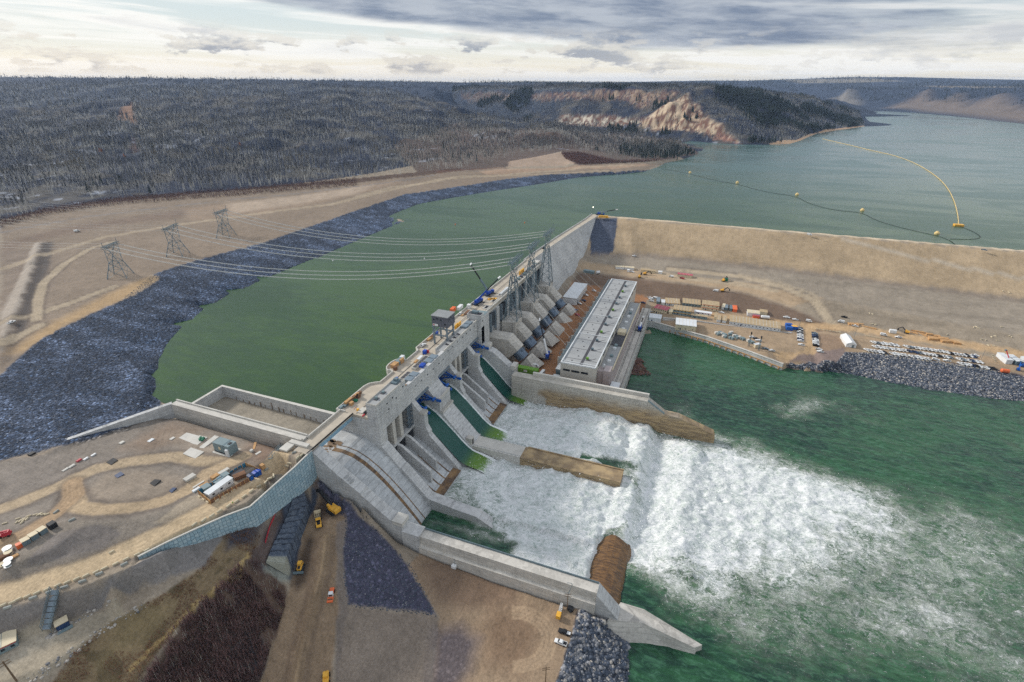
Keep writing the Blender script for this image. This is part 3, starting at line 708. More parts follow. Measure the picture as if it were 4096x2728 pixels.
road([(165, 1140), (180, 1165), (230, 1172), (300, 1168), (380, 1150), (440, 1120), (480, 1085), (560, 1050)], 7.5, (174, 154, 126), .9, bank=6)
road([(-60, 1280), (60, 1225), (130, 1180), (170, 1140), (165, 1110)], 8, (164, 140, 112), .85, bank=3)
road([(-60, 1385), (0, 1368), (100, 1338), (200, 1305), (300, 1262), (400, 1216), (470, 1180), (560, 1125), (640, 1072), (700, 1030), (722, 1008)], 10, (184, 164, 134), .97, bank=3)
# --- slope below the road, brush, haul road, apron
area([(-200, 1450), (0, 1400), (100, 1376), (200, 1346), (300, 1306), (368, 1268), (470, 1232), (522, 1208), (516, 1270), (470, 1300), (380, 1330), (240, 1385), (150, 1425), (0, 1480), (-200, 1540)], (124, 120, 117), 1, pb=1)
area([(-200, 1490), (0, 1440), (100, 1410), (200, 1385), (180, 1410), (60, 1455), (-200, 1520)], (112, 102, 92), .7, soft=3)
area([(-200, 1520), (0, 1470), (150, 1420), (280, 1390), (290, 1420), (200, 1480), (100, 1560), (0, 1600), (-200, 1640)], (156, 146, 128), .9)
area([(0, 1490), (70, 1470), (130, 1440), (150, 1455), (60, 1510), (0, 1540)], (182, 172, 154), .6, soft=3)
area([(100, 1600), (170, 1500), (260, 1430), (350, 1380), (470, 1300), (520, 1215), (580, 1200), (600, 1230), (570, 1290), (430, 1410), (320, 1568), (280, 1700)], (122, 106, 82), 1, pb=.9)
vg_ = sstep(.50, .62, fbm(gx / 6, gy / 6, 4, 57)) * inpoly(gx, gy, gpoly([(100, 1600), (170, 1500), (260, 1430), (350, 1380), (470, 1300), (560, 1220), (600, 1230), (430, 1410), (320, 1568), (280, 1700)]))
col[:, :3] = col[:, :3] * (1 - .6 * vg_[:, None]) + lin((74, 66, 46)) * .6 * vg_[:, None]
area([(250, 1440), (330, 1400), (420, 1370), (400, 1420), (300, 1500), (230, 1530)], (140, 124, 92), .55, soft=4)
area([(520, 1215), (580, 1200), (600, 1180), (610, 1215), (580, 1250), (520, 1260)], (60, 62, 74), .9, soft=2)
area([(330, 1568), (430, 1420), (560, 1300), (600, 1290), (655, 1345), (660, 1400), (620, 1500), (600, 1568), (560, 1700), (280, 1700)], (98, 82, 72), 1, pb=.9)
area([(520, 1470), (570, 1450), (600, 1480), (600, 1560), (560, 1540)], (74, 80, 90), .8, soft=3)
road([(300, 1540), (390, 1450), (480, 1370), (545, 1315), (575, 1270)], 1.6, (176, 152, 104), .8, False)
area([(575, 1262), (622, 1168), (690, 1120), (728, 1092), (732, 1108), (690, 1150), (650, 1240), (610, 1320), (580, 1310)], (84, 72, 70), .9)
area([(605, 1300), (640, 1200), (664, 1136), (712, 1108), (730, 1130), (700, 1215), (672, 1330)], (66, 74, 88), 1, rk=.12)
area([(612, 1290), (630, 1282), (668, 1312), (664, 1336), (640, 1332), (612, 1312)], (142, 146, 138), .9, soft=1)
area([(735, 1120), (800, 1150), (795, 1200), (775, 1300), (778, 1420), (760, 1568), (740, 1700), (580, 1700), (600, 1568), (640, 1440), (668, 1340), (700, 1215), (725, 1150)], (142, 122, 100), 1)
area([(668, 1345), (680, 1290), (712, 1225), (725, 1240), (716, 1300), (700, 1345), (680, 1360)], (76, 64, 54), .9, soft=2)
area([(738, 1130), (790, 1150), (780, 1180), (735, 1190), (720, 1170)], (66, 56, 52), .8, soft=2)
for o_, c_ in ((0, (170, 146, 114)), (-16, (120, 100, 82)), (14, (112, 96, 80))):
    road([(750 + o_, 1240), (735 + o_, 1330), (712 + o_ * .8, 1420), (690 + o_, 1500), (676 + o_ * 1.4, 1600), (665 + o_ * 2, 1700)], 5, c_, .55)
area([(775, 1200), (795, 1190), (790, 1300), (800, 1400), (800, 1568), (770, 1568), (775, 1400)], (122, 112, 104), .9, pb=.9)
area([(735, 1100), (760, 1110), (795, 1145), (860, 1215), (940, 1300), (1002, 1415), (920, 1402), (800, 1390), (790, 1300), (796, 1190), (760, 1150), (730, 1125)], (80, 80, 98), 1, rk=.42)
area([(800, 1395), (1000, 1415), (1030, 1440), (985, 1500), (980, 1700), (760, 1700), (778, 1568), (790, 1450)], (134, 122, 110), 1, pb=.8)
area([(940, 1300), (1000, 1280), (1150, 1300), (1320, 1372), (1330, 1400), (1296, 1520), (1260, 1700), (980, 1700), (1000, 1500), (1010, 1420)], (150, 130, 108), 1)
area([(960, 1295), (1080, 1290), (1200, 1340), (1190, 1390), (1060, 1400), (1000, 1380)], (120, 100, 84), .8, soft=4)
area([(1130, 1400), (1220, 1400), (1240, 1470), (1200, 1550), (1120, 1530), (1110, 1450)], (116, 94, 76), .65, soft=5)
area([(1000, 1450), (1060, 1440), (1100, 1470), (1080, 1540), (1040, 1600), (980, 1600)], (98, 92, 98), .85, soft=4, rk=.3)
for r_ in (26, 30, 34, 38): road([(1180 + r_ * 2.6 * math.cos(t / 9), 1470 + r_ * 2.0 * math.sin(t / 9)) for t in range(-14, 15)], 1.4, (172, 150, 124), .6, False)
area([(1332, 1394), (1370, 1400), (1408, 1424), (1440, 1462), (1456, 1500), (1450, 1700), (1240, 1700), (1280, 1568), (1296, 1520), (1318, 1450)], (62, 68, 84), 1, rk=1.0)
# --- earthfill dam and laydown
EFC = (174, 154, 126)
EF = [(-170, 737), (1100, 737), (1100, 652), (600, 657), (316, 666), (97, 680), (-64, 681), (-100, 668), (-138, 650), (-158, 700)]
area(EF, EFC, 1, world=True)
area([(-160, 740), (1100, 740), (1100, 750), (-160, 750)], (196, 180, 156), 1, world=True)
bm_ = sstep(.45, .6, fbm(gx / 50, gy / 22, 4, 51)) * inpoly(gx, gy, EF); col[:, :3] *= (1 - .14 * bm_)[:, None]
area([(1357, 505), (1419, 500), (1410, 578), (1390, 588), (1357, 586)], (80, 88, 104), 1, rk=.35)
area([(-138, 652), (-64, 681), (97, 680), (316, 666), (600, 657), (1100, 652), (1100, 560), (600, 562), (320, 577), (130, 612), (60, 630), (-90, 636), (-138, 634)], (146, 136, 122), 1, world=True)
area([(-138, 656), (-64, 683), (97, 682), (316, 668), (600, 659), (1100, 654), (1100, 642), (600, 648), (316, 656), (97, 671), (-64, 671), (-138, 646)], (130, 118, 106), .7, world=True, soft=4)
area([(-140, 636), (-90, 636), (60, 630), (130, 612), (105, 586), (50, 606), (-10, 612), (-152, 610)], (176, 152, 122), .75, world=True, soft=4)
area([(-142, 604), (-88, 608), (-10, 608), (50, 603), (104, 582), (146, 546), (110, 542), (70, 558), (0, 568), (-56, 572), (-142, 578)], (112, 94, 80), .95, world=True, soft=3)
area([(-142, 580), (-50, 572), (-48, 340), (-110, 336), (-142, 336)], (152, 110, 78), .95, world=True)
area([(-48, 572), (0, 568), (70, 560), (112, 546), (160, 546), (400, 532), (700, 522), (1100, 517), (1100, 440), (230, 455), (80, 462), (16, 497), (-42, 512)], (158, 138, 114), 1, world=True)
lay = [(150, 548), (400, 533), (700, 523), (1100, 518), (1100, 556), (600, 561), (320, 576), (130, 611), (100, 590)]
area(lay, (148, 136, 119), .9, world=True)
st_ = sstep(.5, .7, fbm(gx / 70, gy / 7, 4, 53)) * ((gx > 100) & (gy > 505) & (gy < 660) & (gz > 8)); col[:, :3] *= (1 - .16 * st_)[:, None]
road([(1540, 618), (1640, 628), (1700, 636), (1800, 660), (1870, 690), (1905, 735), (1925, 752)], 10, ROADC, .95, bank=4)
road([(1480, 618), (1560, 638), (1680, 650), (1780, 668)], 10, ROADC, .8)
road([(1700, 632), (1800, 652), (1870, 676), (1898, 715)], 6, ROADC, .6)
road([(1640, 725), (1760, 738), (1850, 748), (1960, 755), (2060, 770), (2200, 790), (2400, 825), (2600, 860)], 12, (190, 160, 122), .85)
road([(1860, 755), (1868, 785), (1862, 815), (1830, 822), (1790, 818)], 10, (186, 158, 122), .8)
road([(2000, 775), (2150, 800), (2354, 845), (2600, 880)], 9, (176, 150, 120), .6)
area([(1880, 765), (1930, 772), (1950, 800), (1900, 815), (1876, 806)], (136, 114, 96), .7, soft=3)
area([(1810, 832), (1840, 815), (1890, 808), (1940, 800), (1946, 812), (1925, 832), (1860, 834)], (122, 108, 104), .9)
road([(1936, 552), (2020, 572), (2120, 594), (2240, 620), (2354, 640), (2600, 690)], 5, (176, 164, 146), .9, False)
ripr = [(1808, 836), (1860, 832), (1925, 832), (1944, 810), (2010, 812), (2100, 823), (2200, 838), (2300, 852), (2354, 862), (2600, 892), (3000, 935), (3000, 1020), (2600, 975), (2354, 935), (2250, 925), (2150, 910), (2060, 893), (1980, 876), (1900, 862), (1840, 856)]
area(ripr, (78, 82, 98), 1, rk=1.0)
area([(2060, 884), (2150, 897), (2250, 910), (2354, 921), (2600, 955), (2600, 975), (2354, 935), (2250, 925), (2150, 910), (2060, 895)], (98, 78, 70), .8, soft=2, rk=.2)
wetl = (gz < 1.5) & (gx > -30) & (rock > .3); col[wetl, :3] *= .35
# auxiliary basin floor
area([(-282, 170), (-282, 200), (-176, 200), (-176, 170)], (150, 142, 128), 1, world=True, warp=False)
area([(-282, 170), (-282, 178), (-186, 178), (-186, 170)], (84, 74, 54), .6, world=True)
# general mottling and relief
col[:, :3] *= (.80 + .28 * n_med + .16 * n_big)[:, None]
flat = np.clip(1 - rock, 0, 1) * (~hill)
gz = gz + flat * (fbm(gx / 6, gy / 6, 4, 61) - .5) * .9 * (gz > 4) + rock * (fbm(gx / 2.4, gy / 2.4, 3, 62) - .5) * np.where(gx < -200, .5, 1.4)
hz = hill * sstep(74, 100, gz)
gul = np.abs(2 * fbm(gx / 130, gy / 130, 4, 63) - 1)
gz = gz + hz * (gr < 7500) * ((gul - .3) * 34 + (fbm(gx / 30, gy / 30, 3, 64) - .5) * 7) * sstep(1.0, .75, np.abs(gz - 175) / 140)
clm = np.clip(cl, 0, 1) if not isinstance(cl, int) else 0
gz = gz + clm * (np.abs(2 * fbm(gx / 28, gy / 90, 3, 65) - 1) - .4) * 16 * (gr < 3600)
colv = np.clip(col, 0, .9); colv[:, 3] = 1

m = bpy.data.materials.new('ground'); m.use_nodes = True; M['ground'] = m
T = NT(m.node_tree); b = T.n['Principled BSDF']
pos = T.new('ShaderNodeNewGeometry').outputs['Position']
base = T.attr('Col', True); rk = T.attr('rock'); pb = T.attr('pebble')
f1 = T.noise(pos, .9, 7, .74); f2 = T.noise(pos, .16, 6, .66)
s1 = T.noise(T.vmath('MULTIPLY', pos, (.07, .75, .1)), 1.0, 5, .7, .6); s2 = T.noise(T.vmath('MULTIPLY', pos, (.8, .09, .1)), 1.0, 5, .7, .6)
sm_ = T.ramp(T.noise(pos, .012, 3, .5), .42, .58)
st = T.math('ADD', T.math('MULTIPLY', s1, sm_), T.math('MULTIPLY', s2, T.math('SUBTRACT', 1.0, sm_)))
wv = T.new('ShaderNodeTexWave'); T.inp(wv.inputs['Vector'], pos); wv.bands_direction = 'DIAGONAL'; wv.inputs['Scale'].default_value = .13; wv.inputs['Distortion'].default_value = 14; wv.inputs['Detail'].default_value = 4; wv.inputs['Detail Scale'].default_value = .35
rut = T.math('MULTIPLY', T.ramp(wv.outputs['Fac'], .25, .02), T.ramp(T.noise(pos, .03, 4, .6), .48, .60))
st = T.math('SUBTRACT', st, T.math('MULTIPLY', rut, .16))
fac = T.math('ADD', -.22, T.math('ADD', T.math('MULTIPLY', f1, 1.25), T.math('ADD', T.math('MULTIPLY', f2, .65), T.math('MULTIPLY', st, .55))))
pn = T.math('ADD', .55, T.math('MULTIPLY', T.noise(pos, 2.2, 3, .7), .95))
fac = T.math('MULTIPLY', T.math('MAXIMUM', fac, .3), T.math('ADD', 1.0, T.math('MULTIPLY', pb, T.math('SUBTRACT', pn, 1.0))))
soil = T.vmath('MULTIPLY', base, T.comb(fac, fac, fac))
vo = T.new('ShaderNodeTexVoronoi'); vo.feature = 'F1'; T.inp(vo.inputs['Vector'], pos); vo.inputs['Scale'].default_value = .8
vr, vg, vb_ = T.sep(vo.outputs['Color'])
rf = T.math('ADD', .42, T.math('ADD', T.math('MULTIPLY', vr, .75), T.math('MULTIPLY', T.math('POWER', vg, 7), 2.2)))
rf = T.math('MULTIPLY', rf, T.ramp(vo.outputs['Distance'], .85, .30, .55, 1.0))
rf = T.math('MULTIPLY', rf, T.math('ADD', .7, T.math('MULTIPLY', f1, .6)))
rockc = T.mix(T.math('MULTIPLY', vb_, .30), T.vmath('MULTIPLY', base, T.comb(rf, rf, rf)), T.vmath('MULTIPLY', T.comb(.13, .115, .10), T.comb(rf, rf, rf)))
T.inp(b.inputs['Base Color'], T.mix(T.math('MULTIPLY', rk, 1.0, clamp=True), soil, rockc))
b.inputs['Roughness'].default_value = .95; b.inputs['Specular IOR Level'].default_value = .15
hgt = T.math('ADD', T.math('MULTIPLY', f1, .35), T.math('MULTIPLY', rk, T.math('MULTIPLY', vo.outputs['Distance'], -.9)))
T.inp(b.inputs['Normal'], T.bump(hgt, .6, 1.0))
P = np.stack([gx, gy, gz], 1)
struct(mesh_grid('ground', P, NR, NA, {'Col': colv, 'rock': np.clip(rock, 0, 1), 'pebble': pebble}, m))
GZ = gz.reshape(NR, NA)
def gfine(x, y):                             # height of the finished ground sheet
    r = np.hypot(x, y); a = np.arctan2(x, y)
    fi = np.clip(np.interp(r, rs, np.arange(NR)), 0, NR - 1.001); fj = np.clip((a - azs[0]) / (azs[1] - azs[0]), 0, NA - 1.001)
    i = fi.astype(int); j = fj.astype(int); u = fi - i; v = fj - j
    return (GZ[i, j] * (1 - u) + GZ[i + 1, j] * u) * (1 - v) + (GZ[i, j + 1] * (1 - u) + GZ[i + 1, j + 1] * u) * v
# ------------------------------------------------------------------ water
def water(name, base, deep, rough=.12, foam=False, chop=1.0, flow=None):
    m = bpy.data.materials.new(name); m.use_nodes = True; M[name] = m
    T = NT(m.node_tree); b = T.n['Principled BSDF']
    pos = T.new('ShaderNodeNewGeometry').outputs['Position']
    b.inputs['IOR'].default_value = 1.33; b.inputs['Roughness'].default_value = rough
    n0 = T.noise(T.vmath('MULTIPLY', pos, (.004, .012, .01)), 1.0, 5, .62, .8)
    n9 = T.noise(T.vmath('MULTIPLY', pos, (.05, .16, .1)), 1.0, 6, .68, .8)
    c = T.mix(T.ramp(T.math('ADD', T.math('MULTIPLY', n0, .6), T.math('MULTIPLY', n9, .4)), .42, .57), base, deep)
    if not foam: T.inp(b.inputs['Roughness'], T.ramp(n0, .40, .60, rough * .6, rough * 1.9))
    w1 = T.noise(T.vmath('MULTIPLY', pos, (.55, 1.0, 1.0)), .55 * chop, 4, .6, .4)
    w2 = T.noise(pos, .05, 3, .5)
    h = T.math('ADD', w1, T.math('MULTIPLY', w2, 1.2))
    w3 = T.noise(T.vmath('MULTIPLY', pos, (.16, .42, .3)), 1.0, 6, .7, .8)
    if foam: c = T.mix(T.math('MULTIPLY', T.ramp(w3, .46, .66), .6), c, L(74, 120, 92)); c = T.mix(T.math('MULTIPLY', T.ramp(w3, .44, .30), .7), c, L(14, 40, 34))
    else: c = T.mix(T.ramp(T.math('ADD', T.sep(pos)[1], T.math('MULTIPLY', T.math('SUBTRACT', n0, .5), 900.0)), 650.0, 1700.0, 0.0, .75), c, L(84, 114, 116))  # far water turns teal: mostly the sky's reflection painted into the base colour
    if foam:
        fo = T.attr('foam'); ch = T.attr('churn')
        fp = T.vmath('MULTIPLY', pos, (.62, .86, .5))
        warp = T.new('ShaderNodeTexNoise'); T.inp(warp.inputs['Vector'], fp); warp.inputs['Scale'].default_value = .13; warp.inputs['Detail'].default_value = 6; warp.inputs['Roughness'].default_value = .62
        fw = T.vmath('ADD', fp, T.vmath('MULTIPLY', T.vmath('SUBTRACT', warp.outputs['Color'], (.5, .5, .5)), (15, 15, 15)))
        a1 = T.noise(fw, .14, 9, .64, .5); a3 = T.noise(fw, .8, 6, .7)
        def cells(s):
            v = T.new('ShaderNodeTexVoronoi'); v.feature = 'DISTANCE_TO_EDGE'; T.inp(v.inputs['Vector'], fw); v.inputs['Scale'].default_value = s
            return v.outputs['Distance']
        lace = T.math('MAXIMUM', T.ramp(cells(.16), .16, .02), T.math('MULTIPLY', T.ramp(cells(.42), .15, .02), .8))
        lace = T.math('MULTIPLY', lace, T.ramp(T.math('ADD', T.math('MULTIPLY', a3, .5), T.math('MULTIPLY', fo, .65)), .36, .66))
        body = T.ramp(T.math('ADD', T.math('ADD', T.math('MULTIPLY', a1, .72), T.math('MULTIPLY', a3, .28)), T.math('MULTIPLY', fo, .72)), .74, .99)
        amt = T.math('MAXIMUM', body, T.math('MULTIPLY', lace, T.ramp(fo, .12, .40, 0.0, .95)))
        tip = T.ramp(T.math('ADD', a3, T.math('MULTIPLY', fo, .5)), .70, .80)
        amt = T.math('MAXIMUM', amt, T.math('MULTIPLY', tip, T.ramp(fo, .05, .3, 0.0, .8)))
        milky = T.ramp(fo, .14, .62)
        c = T.mix(T.math('MULTIPLY', milky, .84), c, T.mix(T.ramp(a1, .40, .60), L(92, 122, 88), L(158, 172, 146)))
        web = T.math('MAXIMUM', T.ramp(cells(.24), .20, .01), T.ramp(cells(.6), .22, .02))
        fcol = T.mix(T.math('ADD', T.math('MULTIPLY', T.ramp(T.math('ADD', a3, T.math('MULTIPLY', a1, .7)), .66, 1.0), .55), T.math('MULTIPLY', web, .45)), L(160, 176, 168), (.84, .85, .85, 1))
        c = T.mix(amt, c, fcol)
        T.inp(b.inputs['Roughness'], T.math('ADD', rough, T.math('MULTIPLY', amt, .6)))
        h = T.math('ADD', T.math('MULTIPLY', h, T.math('ADD', .6, ch)), T.math('MULTIPLY', amt, .9))
    T.inp(b.inputs['Base Color'], c)
    T.inp(b.inputs['Normal'], T.bump(h, .30 if not foam else .8, .8))
    return m
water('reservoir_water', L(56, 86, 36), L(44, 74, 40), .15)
water('river_water', L(40, 84, 54), L(22, 54, 44), .13, True)
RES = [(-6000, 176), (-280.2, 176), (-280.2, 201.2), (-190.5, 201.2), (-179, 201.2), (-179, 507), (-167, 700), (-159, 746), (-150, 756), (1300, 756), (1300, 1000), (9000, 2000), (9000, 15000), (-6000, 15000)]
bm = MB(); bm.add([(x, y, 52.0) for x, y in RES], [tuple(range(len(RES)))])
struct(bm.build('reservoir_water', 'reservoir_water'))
xs = np.concatenate([np.arange(-127.5, 300, .95), np.geomspace(301, 1700, 90)]); ys = np.concatenate([-np.geomspace(260, 62, 20)[:-1] * 1.0 + 60, np.arange(0, 560, 1.05)])
ys = np.unique(np.round(np.concatenate([np.linspace(-260, 20, 30), np.arange(21, 560, 1.05)]), 3))
X, Y = np.meshgrid(xs, ys, indexing='ij'); X = X.ravel(); Y = Y.ravel()
def wpoly(pts, z=2): return [tuple(A(x, y, z)[:2]) for x, y in pts]
wxx = X + (fbm(X / 26, Y / 26, 4, 71) - .5) * 34; wyy = Y + (fbm(X / 26 + 9, Y / 26, 4, 72) - .5) * 34
def soft(poly, w, warp=True):
    P = wpoly(poly); a, b_ = (wxx, wyy) if warp else (X, Y)
    i = inpoly(a, b_, P); dd = dpoly(a, b_, list(P) + [P[0]])
    return np.clip(.5 + np.where(i, dd, -dd) / (2 * w), 0, 1)
foam = .03 + .20 * sstep(.45, .72, fbm(X / 34, Y / 34, 4, 73))
foam = np.maximum(foam, .40 * soft([(1420, 1240), (1600, 1290), (2000, 1150), (2150, 1110), (2354, 1160), (2500, 1250), (2500, 1700), (1900, 1560), (1560, 1440), (1440, 1360)], 44))
foam = np.maximum(foam, .36 * soft([(1640, 1010), (1900, 1060), (2150, 1120), (2354, 1180), (2354, 1500), (2000, 1400)], 40))
foam = np.maximum(foam, .40 * soft([(1840, 900), (1960, 930), (1900, 980), (1780, 960), (1780, 920)], 20))
foam = np.maximum(foam, .66 * soft([(1500, 1010), (1660, 1020), (1860, 1060), (2060, 1150), (2140, 1200), (2040, 1290), (1800, 1390), (1640, 1460), (1520, 1370), (1430, 1330)], 30))
foam = np.maximum(foam, .92 * soft([(1430, 1000), (1560, 1004), (1700, 1030), (1840, 1070), (1960, 1120), (2040, 1170), (1960, 1230), (1780, 1290), (1600, 1340), (1500, 1330), (1440, 1290), (1430, 1200)], 28))
foam = np.maximum(foam, .95 * soft([(1140, 960), (1180, 905), (1240, 912), (1330, 930), (1420, 950), (1520, 985), (1560, 1020), (1480, 1090), (1430, 1080), (1300, 1045), (1200, 1015)], 7))
foam = np.maximum(foam, .58 * soft([(1100, 980), (1170, 905), (1300, 930), (1250, 1020), (1130, 1005)], 9))
foam = np.maximum(foam, .95 * soft([(1075, 1075), (1080, 1035), (1150, 1050), (1250, 1075), (1340, 1100), (1430, 1110), (1460, 1180), (1430, 1240), (1370, 1235), (1290, 1190), (1180, 1140), (1110, 1100)], 7))
foam = np.maximum(foam, .72 * soft([(1060, 1075), (1200, 1060), (1450, 1180), (1420, 1230), (1372, 1262), (1350, 1335), (1240, 1305), (1120, 1250), (1130, 1190), (1040, 1130)], 6))
foam = np.maximum(foam, .56 * soft([(1010, 1140), (1060, 1070), (1110, 1075), (1200, 1150), (1180, 1230), (1110, 1215), (1040, 1180)], 6))
foam = np.maximum(foam, .36 * soft([(975, 1195), (1060, 1190), (1200, 1260), (1300, 1310), (1200, 1290), (1060, 1250)], 6))
for yc in (246.5, 277.5, 328.5):
    foam = np.maximum(foam, .93 * sstep(4, -2, np.abs(wyy * .12 + Y * .88 - yc) - 8 - (X + 125) * .22) * sstep(-121, -112, X) * (X < -55) * (Y > 203) * (np.abs(Y - 261.5) > 5.5))
foam = np.maximum(foam, .56 * (X < -55) * (Y > 206) * (Y < 330) * (X > -126))
foam = np.maximum(foam, .86 * sstep(-80, -62, X) * sstep(-24.5, -28, X) * sstep(171, 180, Y + (X + 60) * .25) * (Y < 270))
foam = np.clip(foam * (.78 + .44 * fbm(X / 18, Y / 14, 4, 74)), 0, 1)
quiet = soft([(1490, 750), (1800, 835), (1760, 900), (1600, 900), (1440, 880)], 20); foam *= (1 - .9 * quiet)
quiet = soft([(1440, 1480), (1620, 1510), (1700, 1600), (1400, 1700)], 14); foam *= (1 - .8 * quiet)
quiet = soft([(1425, 1300), (1500, 1330), (1490, 1390), (1420, 1360)], 9, False); foam *= (1 - .7 * quiet)
basin = sstep(-14, -34, X) * (Y > 168) * (Y < 331)
zw = basin * 2.6
churn = np.clip(foam, 0, 1) * 1.0 + .12
roll = sstep(-95, -62, X) * sstep(-22, -44, X) * (Y > 200) * (Y < 330)
far_b = (Y > 268) * (Y < 330)
zw = zw + roll * (.6 + fbm(X / 9, Y / 9, 4, 75)) * (4.6 * far_b + 3.0 * (Y <= 260) * (Y > 205))
zw = zw - 2.2 * np.exp(-((X + 24) / 12.0) ** 4) * (X > -29) * (Y > 168) * sstep(222, 208, Y)
hump = np.exp(-((X + 20) / 8.0) ** 4) * (Y < 329) * sstep(208, 224, Y); zw = zw * (1 - hump) + hump * (4.6 + 1.9 * fbm(X / 6, Y / 6, 3, 76))
zw = zw - np.exp(-((X + 4) / 7.0) ** 2) * (Y > 205) * (Y < 329) * 1.2
zw = zw + np.exp(-((X - 14) / 12.0) ** 2) * (Y > 205) * (Y < 322) * (1.6 + 2.2 * fbm(X / 7, Y / 7, 3, 77))
zw = zw + (1 - np.abs(2 * fbm(X / 13, Y / 10, 4, 78) - 1) - .6) * 3.6 * np.clip(foam + .05, 0, 1) + (fbm(X / 4, Y / 4, 4, 79) - .5) * 2.3 * np.clip(foam, 0, 1) + (fbm(X / 20, Y / 9, 4, 80) - .5) * 1.5 + (fbm(X / 5, Y / 3, 3, 81) - .5) * .5
keep = ~((Y > 329) & (X < -42)) & ~((X < -28) & (Y < 166)) & ~((Y > 515) & (X < 400))
struct(mesh_grid('river_water', np.stack([X, Y, zw], 1), len(xs), len(ys), {'foam': foam, 'churn': churn}, M['river_water'], keep))
# ================================================================== SPILLWAY
sp = thing('spillway', 'concrete gated spillway with blue gates and green water pouring down three chutes', 'spillway', (-158, 268, 0))
def part(mb, name, mats, parent, **kw):      # parts are modelled in world measure; parents without rotation
    loc = parent.location
    mb.v = [(x - loc.x, y - loc.y, z - loc.z) for x, y, z in mb.v]
    o = mb.build(name, mats, parent, **kw)
    return o
def sub(mb, name, mats, parent_part, root, **kw):
    loc = root.location
    mb.v = [(x - loc.x, y - loc.y, z - loc.z) for x, y, z in mb.v]
    return mb.build(name, mats, parent_part, **kw)
# piers: profile in X (downstream) and z
PIER = [(-176, 8), (-176, 58.4), (-157.6, 58.4), (-157.6, 49.5), (-152.6, 43.6), (-149.4, 43.2), (-149.4, 33.2), (-147.2, 29.2), (-147.2, 27.2), (-127.4, 6.0), (-126.4, 3.2), (-126.4, -8), (-160, -8)]
WALL1 = [(-186, 8), (-186, 58.3), (-164.4, 58.3), (-164.4, 59.9), (-157.6, 59.9), (-158.6, 42.5), (-146.2, 28.4), (-145.6, 28.6), (-129.4, 10.6), (-112, 8.4), (-98, 7.4), (-83, -.5), (-82, -9), (-160, -9)]
PIERW = [(-176, 8), (-176, 58.4), (-154.2, 58.4), (-154.2, 44), (-148.6, 43.0), (-148.6, 39.4), (-144.6, 38.4), (-129.4, 26.6), (-126, 26.4), (-126, -9), (-160, -9)]
part(MB().prism_y(WALL1, 198.7, 205.2), 'side_wall', 'concrete', sp)
for y0, y1 in ((234.5, 238.5), (285.5, 289.5), (317.0, 321.0)):
    p = part(MB().prism_y(PIER, y0, y1), 'pier', 'concrete', sp)
    sub(MB().box(-153.2, -149.0, y0 - .25, y1 + .25, 42.2, 43.9), 'pier_cap', 'concrete_light', p, sp)
TH = [(-176, 8), (-176, 58.4), (-157.6, 58.4), (-157.6, 48.5), (-153.4, 43.0), (-149.2, 42.4), (-149.2, 32.6), (-148, 31.2), (-128.2, 9.1), (-126.6, 9.1), (-126.6, -9), (-160, -9)]
p = part(MB().prism_y(TH, 254.5, 269.5), 'thick_pier', 'concrete', sp)
sub(MB().box(-150.1, -149.0, 254.3, 269.7, 41.6, 43.0), 'pier_cap', 'concrete_light', p, sp); sub(MB().box(-149.4, -147.0, 254.35, 269.65, 31.4, 32.9), 'pier_ledge', 'concrete_light', p, sp)
part(MB().prism_y(PIERW, 336, 343), 'side_wall', 'concrete', sp)
part(MB().box(-157, -148.2, 335.8, 343.2, 41.0, 43.6), 'wall_cap', 'concrete_light', sp); part(MB().box(-129.5, -125.6, 335.7, 343.3, 25.6, 29.2), 'end_block', 'concrete_light', sp)
# headworks deck and its upstream edge with rounded bulges
edge = [(-180, 199), (-186.2, 199), (-186.2, 226), (-185.2, 229.6), (-182.6, 232.2), (-179.7, 234), (-179.5, 248.5)]
edge += [(-183.1 + 4.4 * math.cos(t), 257.2 + 8.4 * math.sin(t)) for t in [math.radians(a) for a in (-70, -95, -120, -145, -170, 165, 140, 115, 90, 70)]]
edge += [(-179.5, 266), (-179.3, 281), (-182.6, 284), (-182.6, 314), (-181.4, 337), (-180.6, 374), (-179.8, 412), (-178.4, 470), (-177.6, 508)]
HD = [p for p in edge if p[1] <= 337]
part(MB().prism_z(HD + [(-157.7, 337), (-157.7, 198.75)][0:2], 58.4, 60.0), 'deck', 'deck', sp)
part(MB().wall([(x, y, 60) for x, y in HD], -3.2, 1.15, .7), 'parapet', 'concrete_light', sp)
part(MB().prism_z([(-178, 205.2), (-172, 205.2), (-172, 336), (-178, 336)], 20, 58.3), 'upstream_face', 'concrete_warm', sp)
# rail grooves and hatches on the deck
h = MB()
for x in (-173.4, -172.9): h.box(x - .12, x + .12, 200, 336, 60.0, 60.06)
part(h, 'crane_rail', 'black', sp)
# front beam wall over the bays
fw = MB().box(-160.0, -157.55, 205.3, 334.6, 50.4, 64.4)
part(fw, 'front_wall', 'concrete', sp)
